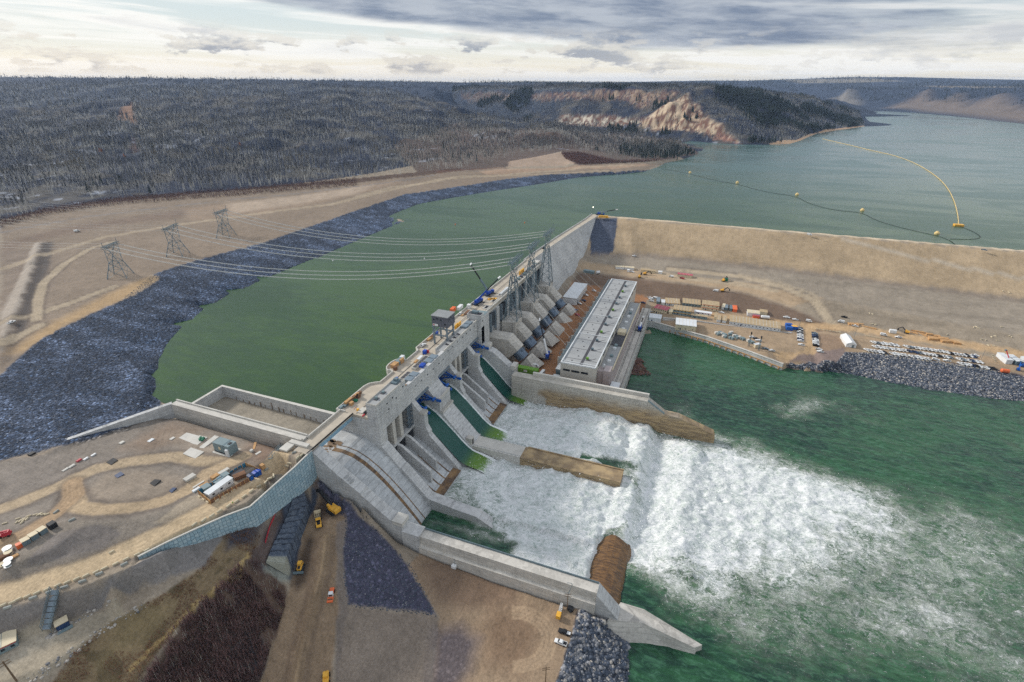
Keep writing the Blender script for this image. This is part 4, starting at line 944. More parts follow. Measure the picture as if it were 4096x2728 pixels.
# near tower block with roof and small windows
t = part(MB().box(-164.4, -157.4, 198.5, 229.0, 60, 69.4).box(-159.8, -157.4, 198.5, 205.3, 42, 60), 'tower', 'concrete', sp)
sub(MB().box(-163.9, -157.9, 199, 228.5, 69.4, 69.62), 'roof', 'roof_grey', t, sp)
sub(MB().box(-164.4, -164.0, 198.5, 229, 69.4, 70.3).box(-157.8, -157.4, 198.5, 229, 69.4, 70.3).box(-164, -157.8, 198.5, 198.9, 69.4, 70.3).box(-164, -157.8, 228.6, 229, 69.4, 70.3), 'roof_parapet', 'concrete_light', t, sp)
for y, z in ((208, 65), (214, 65.4), (217.5, 63), (225.5, 66.6), (209, 60.5)): sub(MB().box(-157.42, -157.2, y, y + 1.1, z, z + .8), 'window', 'window', t, sp)
for y, hx in ((203.5, 1.6), (210.5, 1.2)):
    o = sub(MB().box(-162.8, -160.4, y, y + 3.2, 69.62, 69.8), 'roof_mat', 'roof_dark', t, sp)
    o = sub(MB().box(-162.2, -161.0, y + .8, y + 2.2, 69.7, 69.7 + hx), 'roof_vent', 'blue_grey', t, sp)
o = sub(MB().box(-163.2, -159.4, 222.4, 227.6, 69.62, 70.8).box(-162.6, -160.2, 224.4, 226.6, 70.8, 72.2), 'roof_unit', 'galvanised', t, sp)
# gatehouse with roof housings
gh = part(MB().box(-164.6, -157.5, 280, 334.8, 60, 64.3), 'gatehouse', 'concrete', sp)
sub(MB().box(-164.2, -158.0, 280.5, 334.3, 64.3, 64.5), 'roof', 'roof_grey', gh, sp)
sub(MB().box(-164.6, -164.1, 280, 334.8, 64.3, 65.6).box(-158, -157.5, 280, 334.8, 64.3, 65.4), 'roof_parapet', 'concrete_light', gh, sp)
for y in (289, 295, 301, 307):
    sub(MB().box(-161.6, -158.6, y, y + 1.0, 64.5, 65.1).box(-160.6, -160.0, y, y + .6, 65.1, 65.9), 'roof_vent', 'roof_dark', gh, sp)
for y in (285, 292, 300, 308, 315, 322, 329): sub(MB().box(-157.52, -157.3, y, y + 1.1, 61.8, 62.5), 'window', 'window', gh, sp)
for y in (240, 247, 255, 263, 271, 277): part(MB().box(-157.57, -157.35, y, y + 1.0, 58.8, 59.5), 'window', 'window', sp)
for y in (236.5, 242.5, 262, 268, 318.5, 324.5):
    part(MB().box(-163.6, -158.4, y, y + 5.2, 60.2, 66.2 if y > 300 else 64.9), 'hoist_housing', 'steel_grey', sp, bevel=.25)
for y0, y1 in ((232.5, 251), (256, 275)):
    part(MB().box(-169.8, -166.8, y0, y1, 60.0, 61.6), 'stoplog_rack', 'concrete_light', sp)
    o = MB()
    for k in range(6): o.box(-169.3, -167.3, y0 + 1 + k * 2.9, y0 + 3.4 + k * 2.9, 61.6, 61.8)
    part(o, 'slot_cover', 'roof_dark', sp)
# low-level outlet bays: posts, floor slab, fins, stepped apron
for y0, y1, tag_ in ((205.2, 234.5, 0), (289.5, 317.0, 1)):
    fl = part(MB().box(-172, -157.2, y0, y1, 32.2, 33.6), 'bay_floor', 'concrete', sp)
    part(MB().box(-173, -171, y0, y1, 33.6, 58), 'bay_back_wall', 'concrete_chute', sp)
    wd = (y1 - y0 - 6)
    for k in (1, 2):
        yc = y0 + wd * k / 3
        part(MB().box(-163.5, -157.7, yc - 1.5, yc + 1.5, 33.6, 50.4), 'column', 'concrete_warm', sp)
    st = MB()
    for k in range(5):
        z = 34 + k * 3.3
        st.bar((-158.6, y1 - 5.4, z), (-158.6, y1 - .6, z + 3.1), .9, .25).box(-160, -157.9, y1 - 5.6, y1 - .4, z - .12, z)
    for yy in (y1 - 5.6, y1 - .4): st.bar((-157.9, yy, 33.6), (-157.9, yy, 51), .3, .3)
    part(st, 'stair_tower', 'steel_grey', sp)
    for k, (yc, x1) in enumerate(((y0 + wd * .40, -135.5), (y0 + wd * .82, -137.0))):
        part(MB().prism_y([(-158.5, 14), (-158.5, 32.1), (-155, 31.5), (x1, 17.5), (x1, 8)], yc - .9, yc + .9), 'fin_wall', 'concrete', sp)
    for k in range(3):
        yc = y0 + (y1 - y0) * (k + .5) / 3
        part(MB().box(-166, -157.4, yc - 2.6, yc + 2.6, 25.5, 32.1), 'outlet_mouth', 'black', sp)
    ap = [(-159, 24), (-150, 19), (-141, 12), (-133, 6.2), (-130, 5.0), (-125.2, 4.7), (-125.2, -9), (-159, -9)]
    a = part(MB().prism_y(ap, y0, y1), 'apron', 'concrete_chute', sp)
    sub(MB().prism_y([(-131, 5.45), (-125.1, 4.86), (-125.1, 4.72), (-131, 5.25)], y0 + .05, y1 - .05), 'wet_sill', 'concrete_wet', a, sp)
    for k in range(4):
        yy = y0 + (y1 - y0) * (.16 + .22 * k); s_ = MB()
        for (xa, za), (xb, zb) in zip(ap[1:4], ap[2:5]):
            s_.add([(xa, yy, za + .05), (xa, yy + .9, za + .05), (xb, yy + 1.1, zb + .05), (xb, yy - .1, zb + .05)], [(0, 1, 2, 3)])
        sub(s_, 'wet_streak', 'concrete_wet', a, sp)
# three chutes: concrete bed, sheet of fast water, radial gate
m = bpy.data.materials.new('chute_water'); m.use_nodes = True; M['chute_water'] = m
T = NT(m.node_tree); b = T.n['Principled BSDF']; b.inputs['IOR'].default_value = 1.33; b.inputs['Roughness'].default_value = .2
pos = T.new('ShaderNodeNewGeometry').outputs['Position']
ed = T.attr('edge'); dn = T.attr('down')
q = T.noise(T.vmath('MULTIPLY', pos, (.10, 1.1, .10)), 1.0, 6, .7)
q2 = T.noise(pos, .8, 5, .7)
wh = T.ramp(T.math('ADD', T.math('ADD', T.math('MULTIPLY', q, .45), T.math('MULTIPLY', q2, .35)), ed), .80, 1.05)
c = T.mix(dn, L(30, 78, 70), L(96, 132, 44))
c = T.mix(T.math('MULTIPLY', T.ramp(q, .45, .7), .25), c, L(70, 110, 104))
T.inp(b.inputs['Base Color'], T.mix(wh, c, (.85, .88, .88, 1)))
T.inp(b.inputs['Normal'], T.bump(T.math('ADD', q, T.math('MULTIPLY', q2, .4)), .5, .5))
BED = [(-176, 32), (-168, 35), (-160, 34.2), (-151, 29.0), (-140, 17.8), (-131, 8.4), (-127, 4.2), (-125.2, 3.4), (-125.2, -9), (-176, -9)]
for ci, (y0, y1) in enumerate(((238.5, 254.5), (269.5, 285.5), (321.0, 336.0))):
    bed = part(MB().prism_y(BED, y0, y1), 'chute_bed', 'concrete_chute', sp)
    prof = [(-165, 36.8), (-159, 35.4), (-152, 31.2), (-145, 24.6), (-138, 17.6), (-132, 11.4), (-129, 8.6), (-126, 6.6), (-123, 5.8), (-119, 5.2), (-114, 4.2), (-108, 2.6)]
    nu, nv = len(prof), 17
    me = bpy.data.meshes.new('chute_water'); vs = []; e_ = []; d_ = []
    for i, (x, z) in enumerate(prof):
        for j in range(nv):
            f = j / (nv - 1); side = abs(f - .5) * 2
            vs.append((x + 158, y0 + .05 + (y1 - y0 - .1) * f - 268, z + .5 * side ** 6 * (i > 1) - (.4 if i == nu - 1 else 0)))
            e_.append((.55 if (f > .88 and i > 0) else .10 if f < .04 else 0.0) + max(0, (i - 7.6)) * .17 + random.Random(i * 31 + j).random() * .08)
            d_.append(min(1, max(0, (i - 6.6) * .5)))
    me.from_pydata(vs, [], [(i * nv + j, (i + 1) * nv + j, (i + 1) * nv + j + 1, i * nv + j + 1) for i in range(nu - 1) for j in range(nv - 1)])
    for k, v in (('edge', e_), ('down', d_)):
        a = me.attributes.new(k, 'FLOAT', 'POINT'); a.data.foreach_set('value', v)
    me.polygons.foreach_set('use_smooth', [True] * len(me.polygons)); me.materials.append(m)
    o = bpy.data.objects.new('chute_water', me); C.objects.link(o); o.parent = sp
    # radial gate: curved skin with ribs, two pairs of arms to the trunnion on the pier
    tx, tz, R_ = -152.3, 42.8, 12.4
    g = MB(); n = 12; an = [math.radians(140 + 64 * k / n) for k in range(n + 1)]
    g.prism_y([(tx + R_ * math.cos(a), tz + R_ * math.sin(a)) for a in an] + [(tx + (R_ + .35) * math.cos(a), tz + (R_ + .35) * math.sin(a)) for a in an[::-1]], y0 + .05, y1 - .05)
    for k in range(0, n + 1, 3):
        a = an[k]; g.bar((tx + (R_ - .4) * math.cos(a), y0 + .3, tz + (R_ - .4) * math.sin(a)), (tx + (R_ - .4) * math.cos(a), y1 - .3, tz + (R_ - .4) * math.sin(a)), .7, .7)
    gate = part(g, 'gate', 'blue_steel', sp)
    for yy in (y0 + 2.2, y1 - 2.2):
        ar = MB()
        for ang in (158, 178, 196):
            a = math.radians(ang); ar.bar((tx + (R_ - .6) * math.cos(a), yy, tz + (R_ - .6) * math.sin(a)), (tx, yy, tz), .55, .8)
        for f in (.45, .7):
            p1 = [(tx + R_ * f * math.cos(math.radians(a)), yy, tz + R_ * f * math.sin(math.radians(a))) for a in (158, 178, 196)]
            ar.bar(p1[0], p1[1], .35, .4).bar(p1[1], p1[2], .35, .4)
        ar.tube((tx, yy - 1.6, tz), (tx, yy + 1.6, tz), .9, 10)
        sub(ar, 'gate_arm', 'blue_steel', gate, sp)
    bt = [(-158.8, 41.6), (-150.2, 33.4), (-150.2, 32.6), (-159.2, 40.6)]
    part(MB().box(-157.3, -156.7, y0, y1, 49.2, 50.4), 'gate_beam', 'steel_grey', sp)
    for yy in (y0 + .1, y1 - 1.0): part(MB().box(-151.4, -147.9, yy, yy + .9, 40.6, 42.2), 'trunnion_bracket', 'blue_steel', sp)

# auxiliary overflow chute on the near side
ax_ = thing('auxiliary_spillway', 'dry curved concrete overflow chute with wet streaks on the near side of the spillway', 'spillway', (-158, 184, 0))
AUX = [(-190, 46.2), (-178, 46.2), (-172, 45.6), (-166, 43.6), (-160, 39.8), (-154, 34.6), (-148, 28.4), (-142, 21.4), (-136, 13.8), (-130, 6.0), (-127, 2.0), (-125, .4), (-125, -9), (-190, -9)]
part(MB().prism_y(AUX, 169.4, 198.7), 'chute_slab', 'concrete_chute', ax_)
for y0, w0, w1 in ((185.5, 3.0, 1.5), (190.6, .7, .7)):
    s_ = MB(); pr = AUX[1:11]
    for i, ((xa, za), (xb, zb)) in enumerate(zip(pr[:-1], pr[1:])):
        f0, f1 = i / 9, (i + 1) / 9
        ya, yb = y0 - 5 * (1 - f0) ** 2, y0 - 5 * (1 - f1) ** 2
        s_.add([(xa, ya, za + .06), (xb, yb, zb + .06), (xb, yb + w0 + (w1 - w0) * f1, zb + .06), (xa, ya + w0 + (w1 - w0) * f0, za + .06)], [(0, 1, 2, 3)])
    part(s_, 'wet_streak', 'concrete_wet', ax_)
rg = random.Random(4); s_ = MB()
for k in range(14):
    cx, cy, r = -187 + rg.random() * 9, 174 + rg.random() * 15, .5 + rg.random() * 1.6
    s_.add([(cx + r * (1 + .4 * rg.random()) * 1.3 * math.cos(a), cy + r * (.7 + .5 * rg.random()) * math.sin(a), 46.27) for a in [i * .7 for i in range(9)]], [tuple(range(9))])
part(s_, 'puddle', 'concrete_wet', ax_)
OW = [(-186, 20), (-186, 58.7), (-173.7, 58.7), (-160.8, 48.4), (-147.2, 39.3), (-146.8, 38.4), (-129.9, 26.3), (-123.8, 26.2), (-123.8, -9), (-160, -9)]
part(MB().prism_y(OW, 163.3, 169.5), 'side_wall', 'concrete', ax_)
part(MB().box(-129.6, -123.5, 163.0, 169.8, 24.8, 27.2), 'wall_cap', 'concrete_light', ax_)
for x, z in ((-157, 46.2), (-155.4, 45.0), (-153.8, 43.9)): part(MB().box(x, x + .7, 164.2, 167.2, z, z + .25), 'patch', 'roof_grey', ax_)

mat('girder_blue', L(150, 184, 204), .5, .1, .3)
# bridge over the auxiliary spillway
br = thing('road_bridge', 'road bridge with blue girder and pale parapet over the dry overflow chute', 'bridge', (-180, 185, 60))
part(MB().box(-183.4, -174.6, 160, 199.4, 59.4, 60.05), 'bridge_deck', 'deck', br)
part(MB().box(-183.9, -183.2, 171, 199, 59.2, 61.4), 'parapet', 'concrete_light', br)
part(MB().box(-176.4, -175.6, 169.5, 198.7, 56.2, 59.4).box(-176.7, -175.2, 169.5, 198.7, 56.2, 56.5).box(-176.7, -175.2, 169.5, 198.7, 59.1, 59.4), 'girder', 'girder_blue', br)
part(MB().box(-181.6, -181.0, 169.5, 198.7, 56.2, 59.4), 'girder', 'steel_grey', br)
part(MB().box(-174.9, -174.55, 160, 199, 60.05, 60.9), 'kerb', 'black', br)

# basin behind the overflow: U-shaped weir and the plateau-side walls
wr = thing('weir_wall', 'U-shaped concrete weir wall holding green water off a dry basin', 'wall', (-280, 188, 50))
part(MB().wall([(-280, 168, 0), (-280, 201.4, 0), (-184, 201.4, 0)], 44, 54.6, 1.7), 'weir_body', 'concrete', wr)
part(MB().wall([(-280, 168, 0), (-280, 201.4, 0), (-184, 201.4, 0)], 54.6, 54.8, 2.2), 'crest', 'concrete_light', wr)
s_ = MB(); rg = random.Random(9)
for k in range(16):
    x = -270 + k * 4.9 + rg.random() * 2; hh = 1.5 + rg.random() * 4.0
    s_.box(x, x + .25 + rg.random() * .9, 200.40, 200.52, 46.6, 46.6 + hh)
part(s_, 'damp_stain', 'concrete_wet', wr)
aw = thing('approach_wall', 'pale concrete approach wall with a walkway along the dirt plateau', 'wall', (-280, 167, 56))
w0 = [A(104, 1030, 57), A(395, 928, 62), A(690, 1016, 62)]
k0, k1, k2 = w0
part(MB().add([(k0.x, k0.y, 55), (k1.x, k1.y, 52), (k1.x, k1.y, 62), (k0.x, k0.y, 57.2)] + [(k0.x - 2.2, k0.y + 1.0, 55), (k1.x - 2.2, k1.y + 1.6, 52), (k1.x - 2.2, k1.y + 1.6, 62), (k0.x - 2.2, k0.y + 1, 57.2)],
      [(0, 1, 2, 3), (7, 6, 5, 4), (3, 2, 6, 7), (0, 4, 5, 1), (0, 3, 7, 4)]), 'sloping_wall', 'concrete', aw)
part(MB().box(k1.x, -184, k1.y - .5, k1.y + .8, 50, 62), 'long_wall', 'concrete_warm', aw)
part(MB().box(k1.x - 2, -184, k1.y + .8, k1.y + 4.2, 50, 61.0), 'walkway', 'concrete_light', aw)
part(MB().box(k1.x - 2, -184, k1.y + 4.2, k1.y + 4.9, 44, 62.0), 'outer_parapet', 'concrete_light', aw)
part(MB().box(-190, -178, 163.8, 166.5, 59.9, 61.2).box(-191, -186, 158, 164, 59.6, 60.6), 'abutment_block', 'concrete_light', aw)

# retaining wall of hexagonal panels
m = bpy.data.materials.new('hex_panels'); m.use_nodes = True; M['hex_panels'] = m
T = NT(m.node_tree); b = T.n['Principled BSDF']; b.inputs['Roughness'].default_value = .8
pos = T.new('ShaderNodeNewGeometry').outputs['Position']; x, y, z = T.sep(pos)
uv = T.comb(T.math('ADD', y, T.math('MULTIPLY', x, .6)), z, 0)
vo = T.new('ShaderNodeTexVoronoi'); vo.voronoi_dimensions = '2D'; T.inp(vo.inputs['Vector'], uv); vo.inputs['Scale'].default_value = .55; vo.inputs['Randomness'].default_value = .35
ve = T.new('ShaderNodeTexVoronoi'); ve.voronoi_dimensions = '2D'; ve.feature = 'DISTANCE_TO_EDGE'; T.inp(ve.inputs['Vector'], uv); ve.inputs['Scale'].default_value = .55; ve.inputs['Randomness'].default_value = .35
v = T.sep(vo.outputs['Color'])[0]
c = T.mix(v, L(140, 170, 184), L(176, 196, 204))
c = T.mix(T.ramp(T.noise(pos, .12, 4), .4, .7), c, L(150, 174, 184))
c = T.mix(T.ramp(ve.outputs['Distance'], .07, .03), c, L(96, 122, 138))
T.inp(b.inputs['Base Color'], c); T.inp(b.inputs['Normal'], T.bump(T.ramp(ve.outputs['Distance'], .02, .09), .5, .2))
top = [(-174.2, 163.2), (-173.3, 150), (-173.3, 137), (-173.1, 121), (-179.2, 112.6), (-184.6, 103), (-189.6, 93.4), (-194, 83.5)]
bot = [43.5, 45, 47.3, 49.6, 50.6, 53, 56.5, 59.8]
mw = MB(); n = len(top); vs = []
for (x, y), zb in zip(top, bot): vs += [(x, y, zb - 2.5), (x, y, 60.2), (x - .5, y + .1, 60.2), (x - .5, y + .1, zb - 2.5)]
fs = []
for i in range(n - 1):
    for a in range(4): fs.append((i * 4 + a, (i + 1) * 4 + a, (i + 1) * 4 + (a + 1) % 4, i * 4 + (a + 1) % 4))
mw.add(vs, fs + [(0, 1, 2, 3)])
rw = mw.build('retaining_wall', 'hex_panels'); tag(rw, 'blue-grey retaining wall of hexagonal panels below the haul road', 'retaining wall')
o = MB().wall([(x - .2, y, 60.2) for x, y in top], 0, .35, .7).build('coping', 'concrete_light', rw)

# ------------------------------------------------------------------ training walls, divider, end weir
nw = thing('training_wall', 'long near concrete training wall between white water and the dirt yard', 'wall', (-70, 166, 10))
part(MB().box(-123.8, -113.6, 162.2, 169.5, -9, 22.6), 'wall_block', 'concrete', nw)
part(MB().prism_x([(160.6, -9), (169.5, -9), (169.5, 21.6), (163.4, 21.6), (163.0, 16.0), (161.6, 15.6)], -113.6, -20.5), 'wall_body', 'concrete_warm', nw)
part(MB().prism_y([(-20.5, -9), (-20.5, 21.6), (-9.6, 9.6), (-9.6, -9)], 162.4, 169.5), 'sloped_end', 'concrete', nw)
part(MB().box(-113.4, -20.6, 168.6, 168.9, 21.6, 22.7), 'handrail', 'galvanised', nw)
tp = MB().add([(-14, 161.0, 9.2), (-10, 172.4, 9.2), (1, 172.6, 9.2), (28.2, 168.2, 3.8), (25.0, 165.6, 3.8), (1.0, 165.8, 8.6),
               (-16, 153.8, -9), (-10, 173.5, -9), (1, 173.5, -9), (29, 168.6, -9), (27.5, 162.6, -9), (2, 156.5, -9)],
              [(0, 5, 4, 3, 2, 1), (0, 6, 11, 5), (5, 11, 10, 4), (4, 10, 9, 3), (3, 9, 8, 2), (2, 8, 7, 1), (1, 7, 6, 0)])
part(tp, 'wall_tip', 'concrete_warm', nw)
fwl = thing('training_wall', 'far concrete training wall beside the powerhouse, stained brown by spray', 'wall', (-70, 332, 10))
part(MB().prism_y([(-126, -9), (-126, 24.8), (-20, 25.0), (-20, -9)], 329, 335.8), 'wall_body', 'concrete_wall', fwl)
part(MB().box(-110, -20, 334.4, 336.2, 23, 27.6), 'parapet', 'concrete_light', fwl)
part(MB().prism_y([(-20, -9), (-20, 25.0), (-7.3, 16.6), (2.3, 16.4), (27.8, 8.0), (29, 5.0), (29, -9)], 329.2, 335.4), 'sloped_end', 'concrete_wall', fwl)
part(MB().prism_y([(-20, 25.1), (-20, 26.2), (-7.3, 17.8), (-7.3, 16.7)], 329.0, 329.8), 'steel_cover', 'blue_grey', fwl)
dv = thing('divider_wall', 'low concrete divider wall down the middle of the stilling basin, wet and brown at its end', 'wall', (-75, 262, 0))
part(MB().box(-126.6, -92, 255.4, 267.6, -9, 9.0), 'dry_slab', 'concrete_light', dv)
part(MB().box(-92, -25.2, 255.4, 267.6, -9, 8.95), 'wet_slab', 'concrete_wall', dv)
part(MB().box(-90, -25.0, 266.9, 267.8, 8.9, 9.7), 'kerb', 'concrete_wall', dv)
part(MB().box(-131.5, -127.2, 255.6, 259.6, 8.9, 14.2), 'stair_hut', 'concrete_warm', dv)
part(MB().box(-127.22, -127.05, 256.6, 258.4, 9.1, 13.2), 'hut_door', 'black', dv)
rl = MB()
for yy in (255.6, 267.4):
    rl.bar((-126, yy, 10.1), (-92, yy, 10.1), .12, .12)
    for k in range(12): rl.bar((-126 + k * 3.1, yy, 9), (-126 + k * 3.1, yy, 10.1), .12, .12)
part(rl, 'handrail', 'galvanised', dv)
m = bpy.data.materials.new('wet_weir'); m.use_nodes = True; M['wet_weir'] = m
T = NT(m.node_tree); b = T.n['Principled BSDF']; b.inputs['Roughness'].default_value = .3
pos = T.new('ShaderNodeNewGeometry').outputs['Position']
q = T.noise(T.vmath('MULTIPLY', pos, (.25, 1.2, .25)), 1.0, 6, .7)
T.inp(b.inputs['Base Color'], T.mix(T.ramp(q, .3, .7), L(64, 44, 28), L(138, 102, 60)))
ew = MB().prism_y([(-30, -9), (-29, .8), (-26, 2.6), (-23, 3.5), (-20, 3.6), (-16, 2.6), (-12, .6), (-8.5, -3), (-7, -9)], 169.5, 329).build('end_weir', 'wet_weir')
tag(ew, 'rounded brown end weir under the white water between the training walls', 'weir')

# ================================================================== INTAKES
ik = thing('intake_dam', 'grey concrete intake block with six penstocks sloping down from it', 'dam', (-165, 420, 0))
IE = [p for p in edge if p[1] >= 337]
part(MB().prism_z(IE + [(-158.6, 506), (-159.4, 420), (-162, 345), (-162, 337)], 58.6, 60.0), 'deck', 'deck', ik)
part(MB().prism_z([(-179, 337), (-177, 506), (-160.2, 506), (-161.4, 420), (-163.6, 343)], 10, 58.6), 'intake_body', 'concrete_chute', ik)
part(MB().wall([(x, y, 60) for x, y in IE], -3.2, 1.1, .7), 'parapet', 'concrete_light', ik)
part(MB().wall([(-162.2, 345, 60), (-160.4, 425, 60), (-158.8, 505, 60)], -3.0, 1.0, 1.0), 'parapet', 'concrete_light', ik)
tw = part(MB().box(-166.2, -154.2, 335.2, 341.5, 40, 69.2).box(-164, -154.4, 341.5, 352, 26, 66.0), 'tower', 'concrete', ik)
sub(MB().box(-165.6, -154.8, 335.8, 341, 69.2, 69.4), 'roof', 'roof_dark', tw, ik)
sub(MB().box(-163, -158, 337, 340, 69.4, 71.2), 'roof_unit', 'galvanised', tw, ik)
sub(MB().box(-163.5, -155, 342, 351.4, 66.0, 66.2), 'roof', 'blue_grey', tw, ik)
sub(MB().box(-154.22, -154.0, 338, 339.2, 63, 64.2).box(-154.22, -154, 337.4, 338.6, 55, 56.2), 'window', 'window', tw, ik)
for i in range(6):
    yc = 371.5 + 24.3 * i
    part(MB().box(-165, -159.2, yc + 8.8, yc + 14.6, 12, 57), 'buttress', 'concrete', ik)
    part(MB().box(-161.4, -159.6, yc - 4.4, yc + 4.4, 44, 55.5), 'recess', 'panel_slot', ik)
    for s in (-5.2, 4.4): part(MB().box(-160.5, -158.4, yc + s, yc + s + .8, 40, 56.5), 'guide_post', 'steel_grey', ik)
    hw = 6.2
    # chamfered upper block, bends down at its outer end
    def loft(pr, hw, ch):
        vs = []; fs = []
        for (x, z, nx, nz, dep) in pr:
            for yy, dz in ((-hw, -dep), (-hw, -ch), (-hw + ch, 0), (hw - ch, 0), (hw, -ch), (hw, -dep)):
                vs.append((x + nx * dz, yc + yy, z + nz * dz))
        for a in range(len(pr) - 1):
            for k in range(6): fs.append((a * 6 + k, a * 6 + (k + 1) % 6, (a + 1) * 6 + (k + 1) % 6, (a + 1) * 6 + k))
        fs.append(tuple(range(6))[::-1]); fs.append(tuple(range((len(pr) - 1) * 6, len(pr) * 6)))
        return MB().add(vs, fs)
    part(loft([(-162, 38.6, 0, 1, 26), (-142.2, 38.6, .30, .95, 20), (-132.4, 29.2, .70, .714, 14.5)], hw, 3.0), 'penstock_block', 'concrete_warm', ik)
    bd = MB(); ax0 = Vector((-133.2 - 4.6, yc, 29.0 - 4.5)); dr = Vector((.72, 0, -.694))
    for k in range(9):
        p0 = ax0 + dr * (k * 1.02 + .2); bd.tube(p0, p0 + dr * .62, 5.55, 20); bd.tube(p0 + dr * .62, p0 + dr * 1.02, 5.25, 20)
    for k in range(4): bd.bar(ax0 + dr * 2.2 + Vector((3.7, -2.7 + k * 1.8, 3.95)), ax0 + dr * 4.4 + Vector((3.7, -2.7 + k * 1.8, 3.95)), .4, .4)
    part(bd, 'coupling', 'band_steel', ik)
    part(MB().add([(-126.4, yc - 5.2, 21.4), (-125.2, yc + 5.2, 21.4), (-114.0, yc + 4.6, 12.5), (-116.6, yc - 5.0, 12.5), (-134, yc - 7.0, 12), (-134, yc + 7.0, 12), (-117, yc - 8.2, 12), (-114.4, yc + 7.4, 12)],
              [(0, 1, 2, 3), (0, 3, 6, 4), (1, 5, 7, 2), (3, 2, 7, 6), (0, 4, 5, 1)]), 'anchor_block', 'concrete_warm', ik)
    if i % 2:
        yb = yc - 1
        part(MB().box(-158, -144.6, yb - 6.6, yb + 7.2, 16, 41.6).box(-147, -144.4, yb + 6.6, yb + 8.6, 20, 43.2).box(-147, -144.4, yb - 8.2, yb - 6.4, 20, 43.2), 'pylon_pedestal', 'concrete_warm', ik)
rail = MB()
for y in range(346, 505, 3): rail.bar((-161.8 + (y - 346) * .018, y, 61), (-161.8 + (y - 346) * .018, y, 62.2), .1, .1)
rail.bar((-161.8, 346, 62.2), (-159, 504, 62.2), .12, .12)
part(rail, 'handrail', 'galvanised', ik)
h = MB()
for dx in (0, 1.4): h.bar((-173.4 + dx, 338, 60.04), (-170.9 + dx, 505, 60.04), .25, .08)
part(h, 'crane_rail', 'black', ik)
for k in range(9): part(MB().box(-167.5, -163.0, 352 + k * 16, 360 + k * 16, 60, 60.5), 'hatch', 'concrete_light', ik)
for k in range(9): part(MB().box(-166.4, -164.2, 353 + k * 16, 358.4 + k * 16, 60.5, 60.7), 'hatch_pit', 'black', ik)
part(MB().box(-167, -160.5, 496, 505, 60, 62.6).box(-165, -161.2, 488, 494, 60, 61.8), 'hoist_housing', 'concrete_light', ik)

# ------------------------------------------------------------------ rolled-concrete dam wall up to the earthfill dam
rd = thing('dam_wall', 'long pale rolled concrete dam wall curving to meet the earth dam', 'dam', (-165, 620, 0))
sec = []
for y, xb, xf in ((506, -179.8, -171.6), (526, -178.9, -170.6), (606, -172.9, -164.2), (660, -167.6, -159.0), (690, -164.4, -155.8), (709, -162.6, -153.6), (728, -161.4, -151.5), (748, -160.6, -149.4)):
    sec.append([(xb, y, 20), (xb, y, 60), (xf, y, 60), (xf + .6, y, 57.5), (xf + 4.0, y, 50), (xf + 10.5, y, 36), (xf + 19.5, y, 14)])
vs = [p for s in sec for p in s]; k = 7
fs = [(i * k + a, i * k + a + 1, (i + 1) * k + a + 1, (i + 1) * k + a) for i in range(len(sec) - 1) for a in range(k - 1)] + [tuple(range(k)), tuple(range((len(sec) - 1) * k, len(sec) * k))[::-1]]
part(MB().add(vs, fs), 'wall_face', 'concrete_rolled', rd)
cr = [(s[1], s[2]) for s in sec]
vs = []
for a, b_ in cr: vs += [(a[0] + .1, a[1], 60.06), (b_[0] - .1, b_[1], 60.06)]
part(MB().add(vs, [(i * 2, i * 2 + 1, i * 2 + 3, i * 2 + 2) for i in range(len(cr) - 1)]), 'crest_road', 'deck', rd)
part(MB().wall([(a[0], a[1], 60) for a, _ in cr], -1, 1.2, .6), 'parapet', 'concrete', rd)
part(MB().wall([(b_[0] - .2, b_[1], 60) for _, b_ in cr], -.6, .5, .4), 'kerb', 'concrete_light', rd)

# ================================================================== POWERHOUSE
ph = thing('powerhouse', 'long powerhouse hall with flat grey roof, dark centre strip and beige walls', 'powerhouse', (-77, 449, 14))
part(MB().box(-91, -63, 346, 552, 12, 34.2), 'hall_wall', 'clad_light', ph)
rf = part(MB().box(-90.4, -63.6, 346.6, 551.4, 34.2, 34.45), 'roof', 'roof_grey', ph)
part(MB().box(-91.15, -90.3, 345.85, 552.15, 34.2, 35.3).box(-63.7, -62.85, 345.85, 552.15, 34.2, 35.3).box(-90.3, -63.7, 345.85, 346.7, 34.2, 35.3).box(-90.3, -63.7, 551.3, 552.15, 34.2, 35.3), 'roof_parapet', 'white_sheet', ph)
sub(MB().box(-76.4, -74.2, 347, 551, 34.45, 34.53), 'roof_strip', 'roof_dark', rf, ph)
h = MB()
for k in range(11): h.box(-90, -64, 356 + k * 18.2, 356.5 + k * 18.2, 34.45, 34.51)
for k in range(11):
    h.bar((-66, 362 + k * 18.2, 34.5), (-71, 356.6 + k * 18.2, 34.5), .5, .06)
sub(h, 'roof_joint', 'roof_dark', rf, ph)
for y in (349.5, 403, 447, 491): sub(MB().box(-90, -64, y, y + .35, 34.45, 35.15), 'roof_pipe', 'white_paint', rf, ph)
for k in range(11):
    y = 358 + k * 17.6
    v = sub(MB().box(-73.6, -71.6, y, y + 1.8, 34.5, 36.0), 'roof_vent', ('green_paint' if k % 3 == 0 else 'galvanised'), rf, ph)
    sub(MB().box(-73.2, -69.8, y - 1.6, y + .2, 34.5, 34.56), 'roof_mat', 'roof_dark', rf, ph)
h = MB()
for k in range(22): h.box(-84 + (k % 2) * 3, -83.2 + (k % 2) * 3, 352 + k * 9, 353 + k * 9, 34.45, 34.8)
sub(h, 'roof_drain', 'roof_dark', rf, ph)
for x0, x1 in ((-88.8, -83.2), (-82, -75.6), (-74.4, -68.6)): part(MB().box(x0, x1, 345.7, 346.02, 28.0, 29.6), 'window', 'window', ph)
for k in range(11): part(MB().box(-63.02, -62.7, 356 + k * 18, 365 + k * 18, 31.2, 33), 'window', 'window', ph)
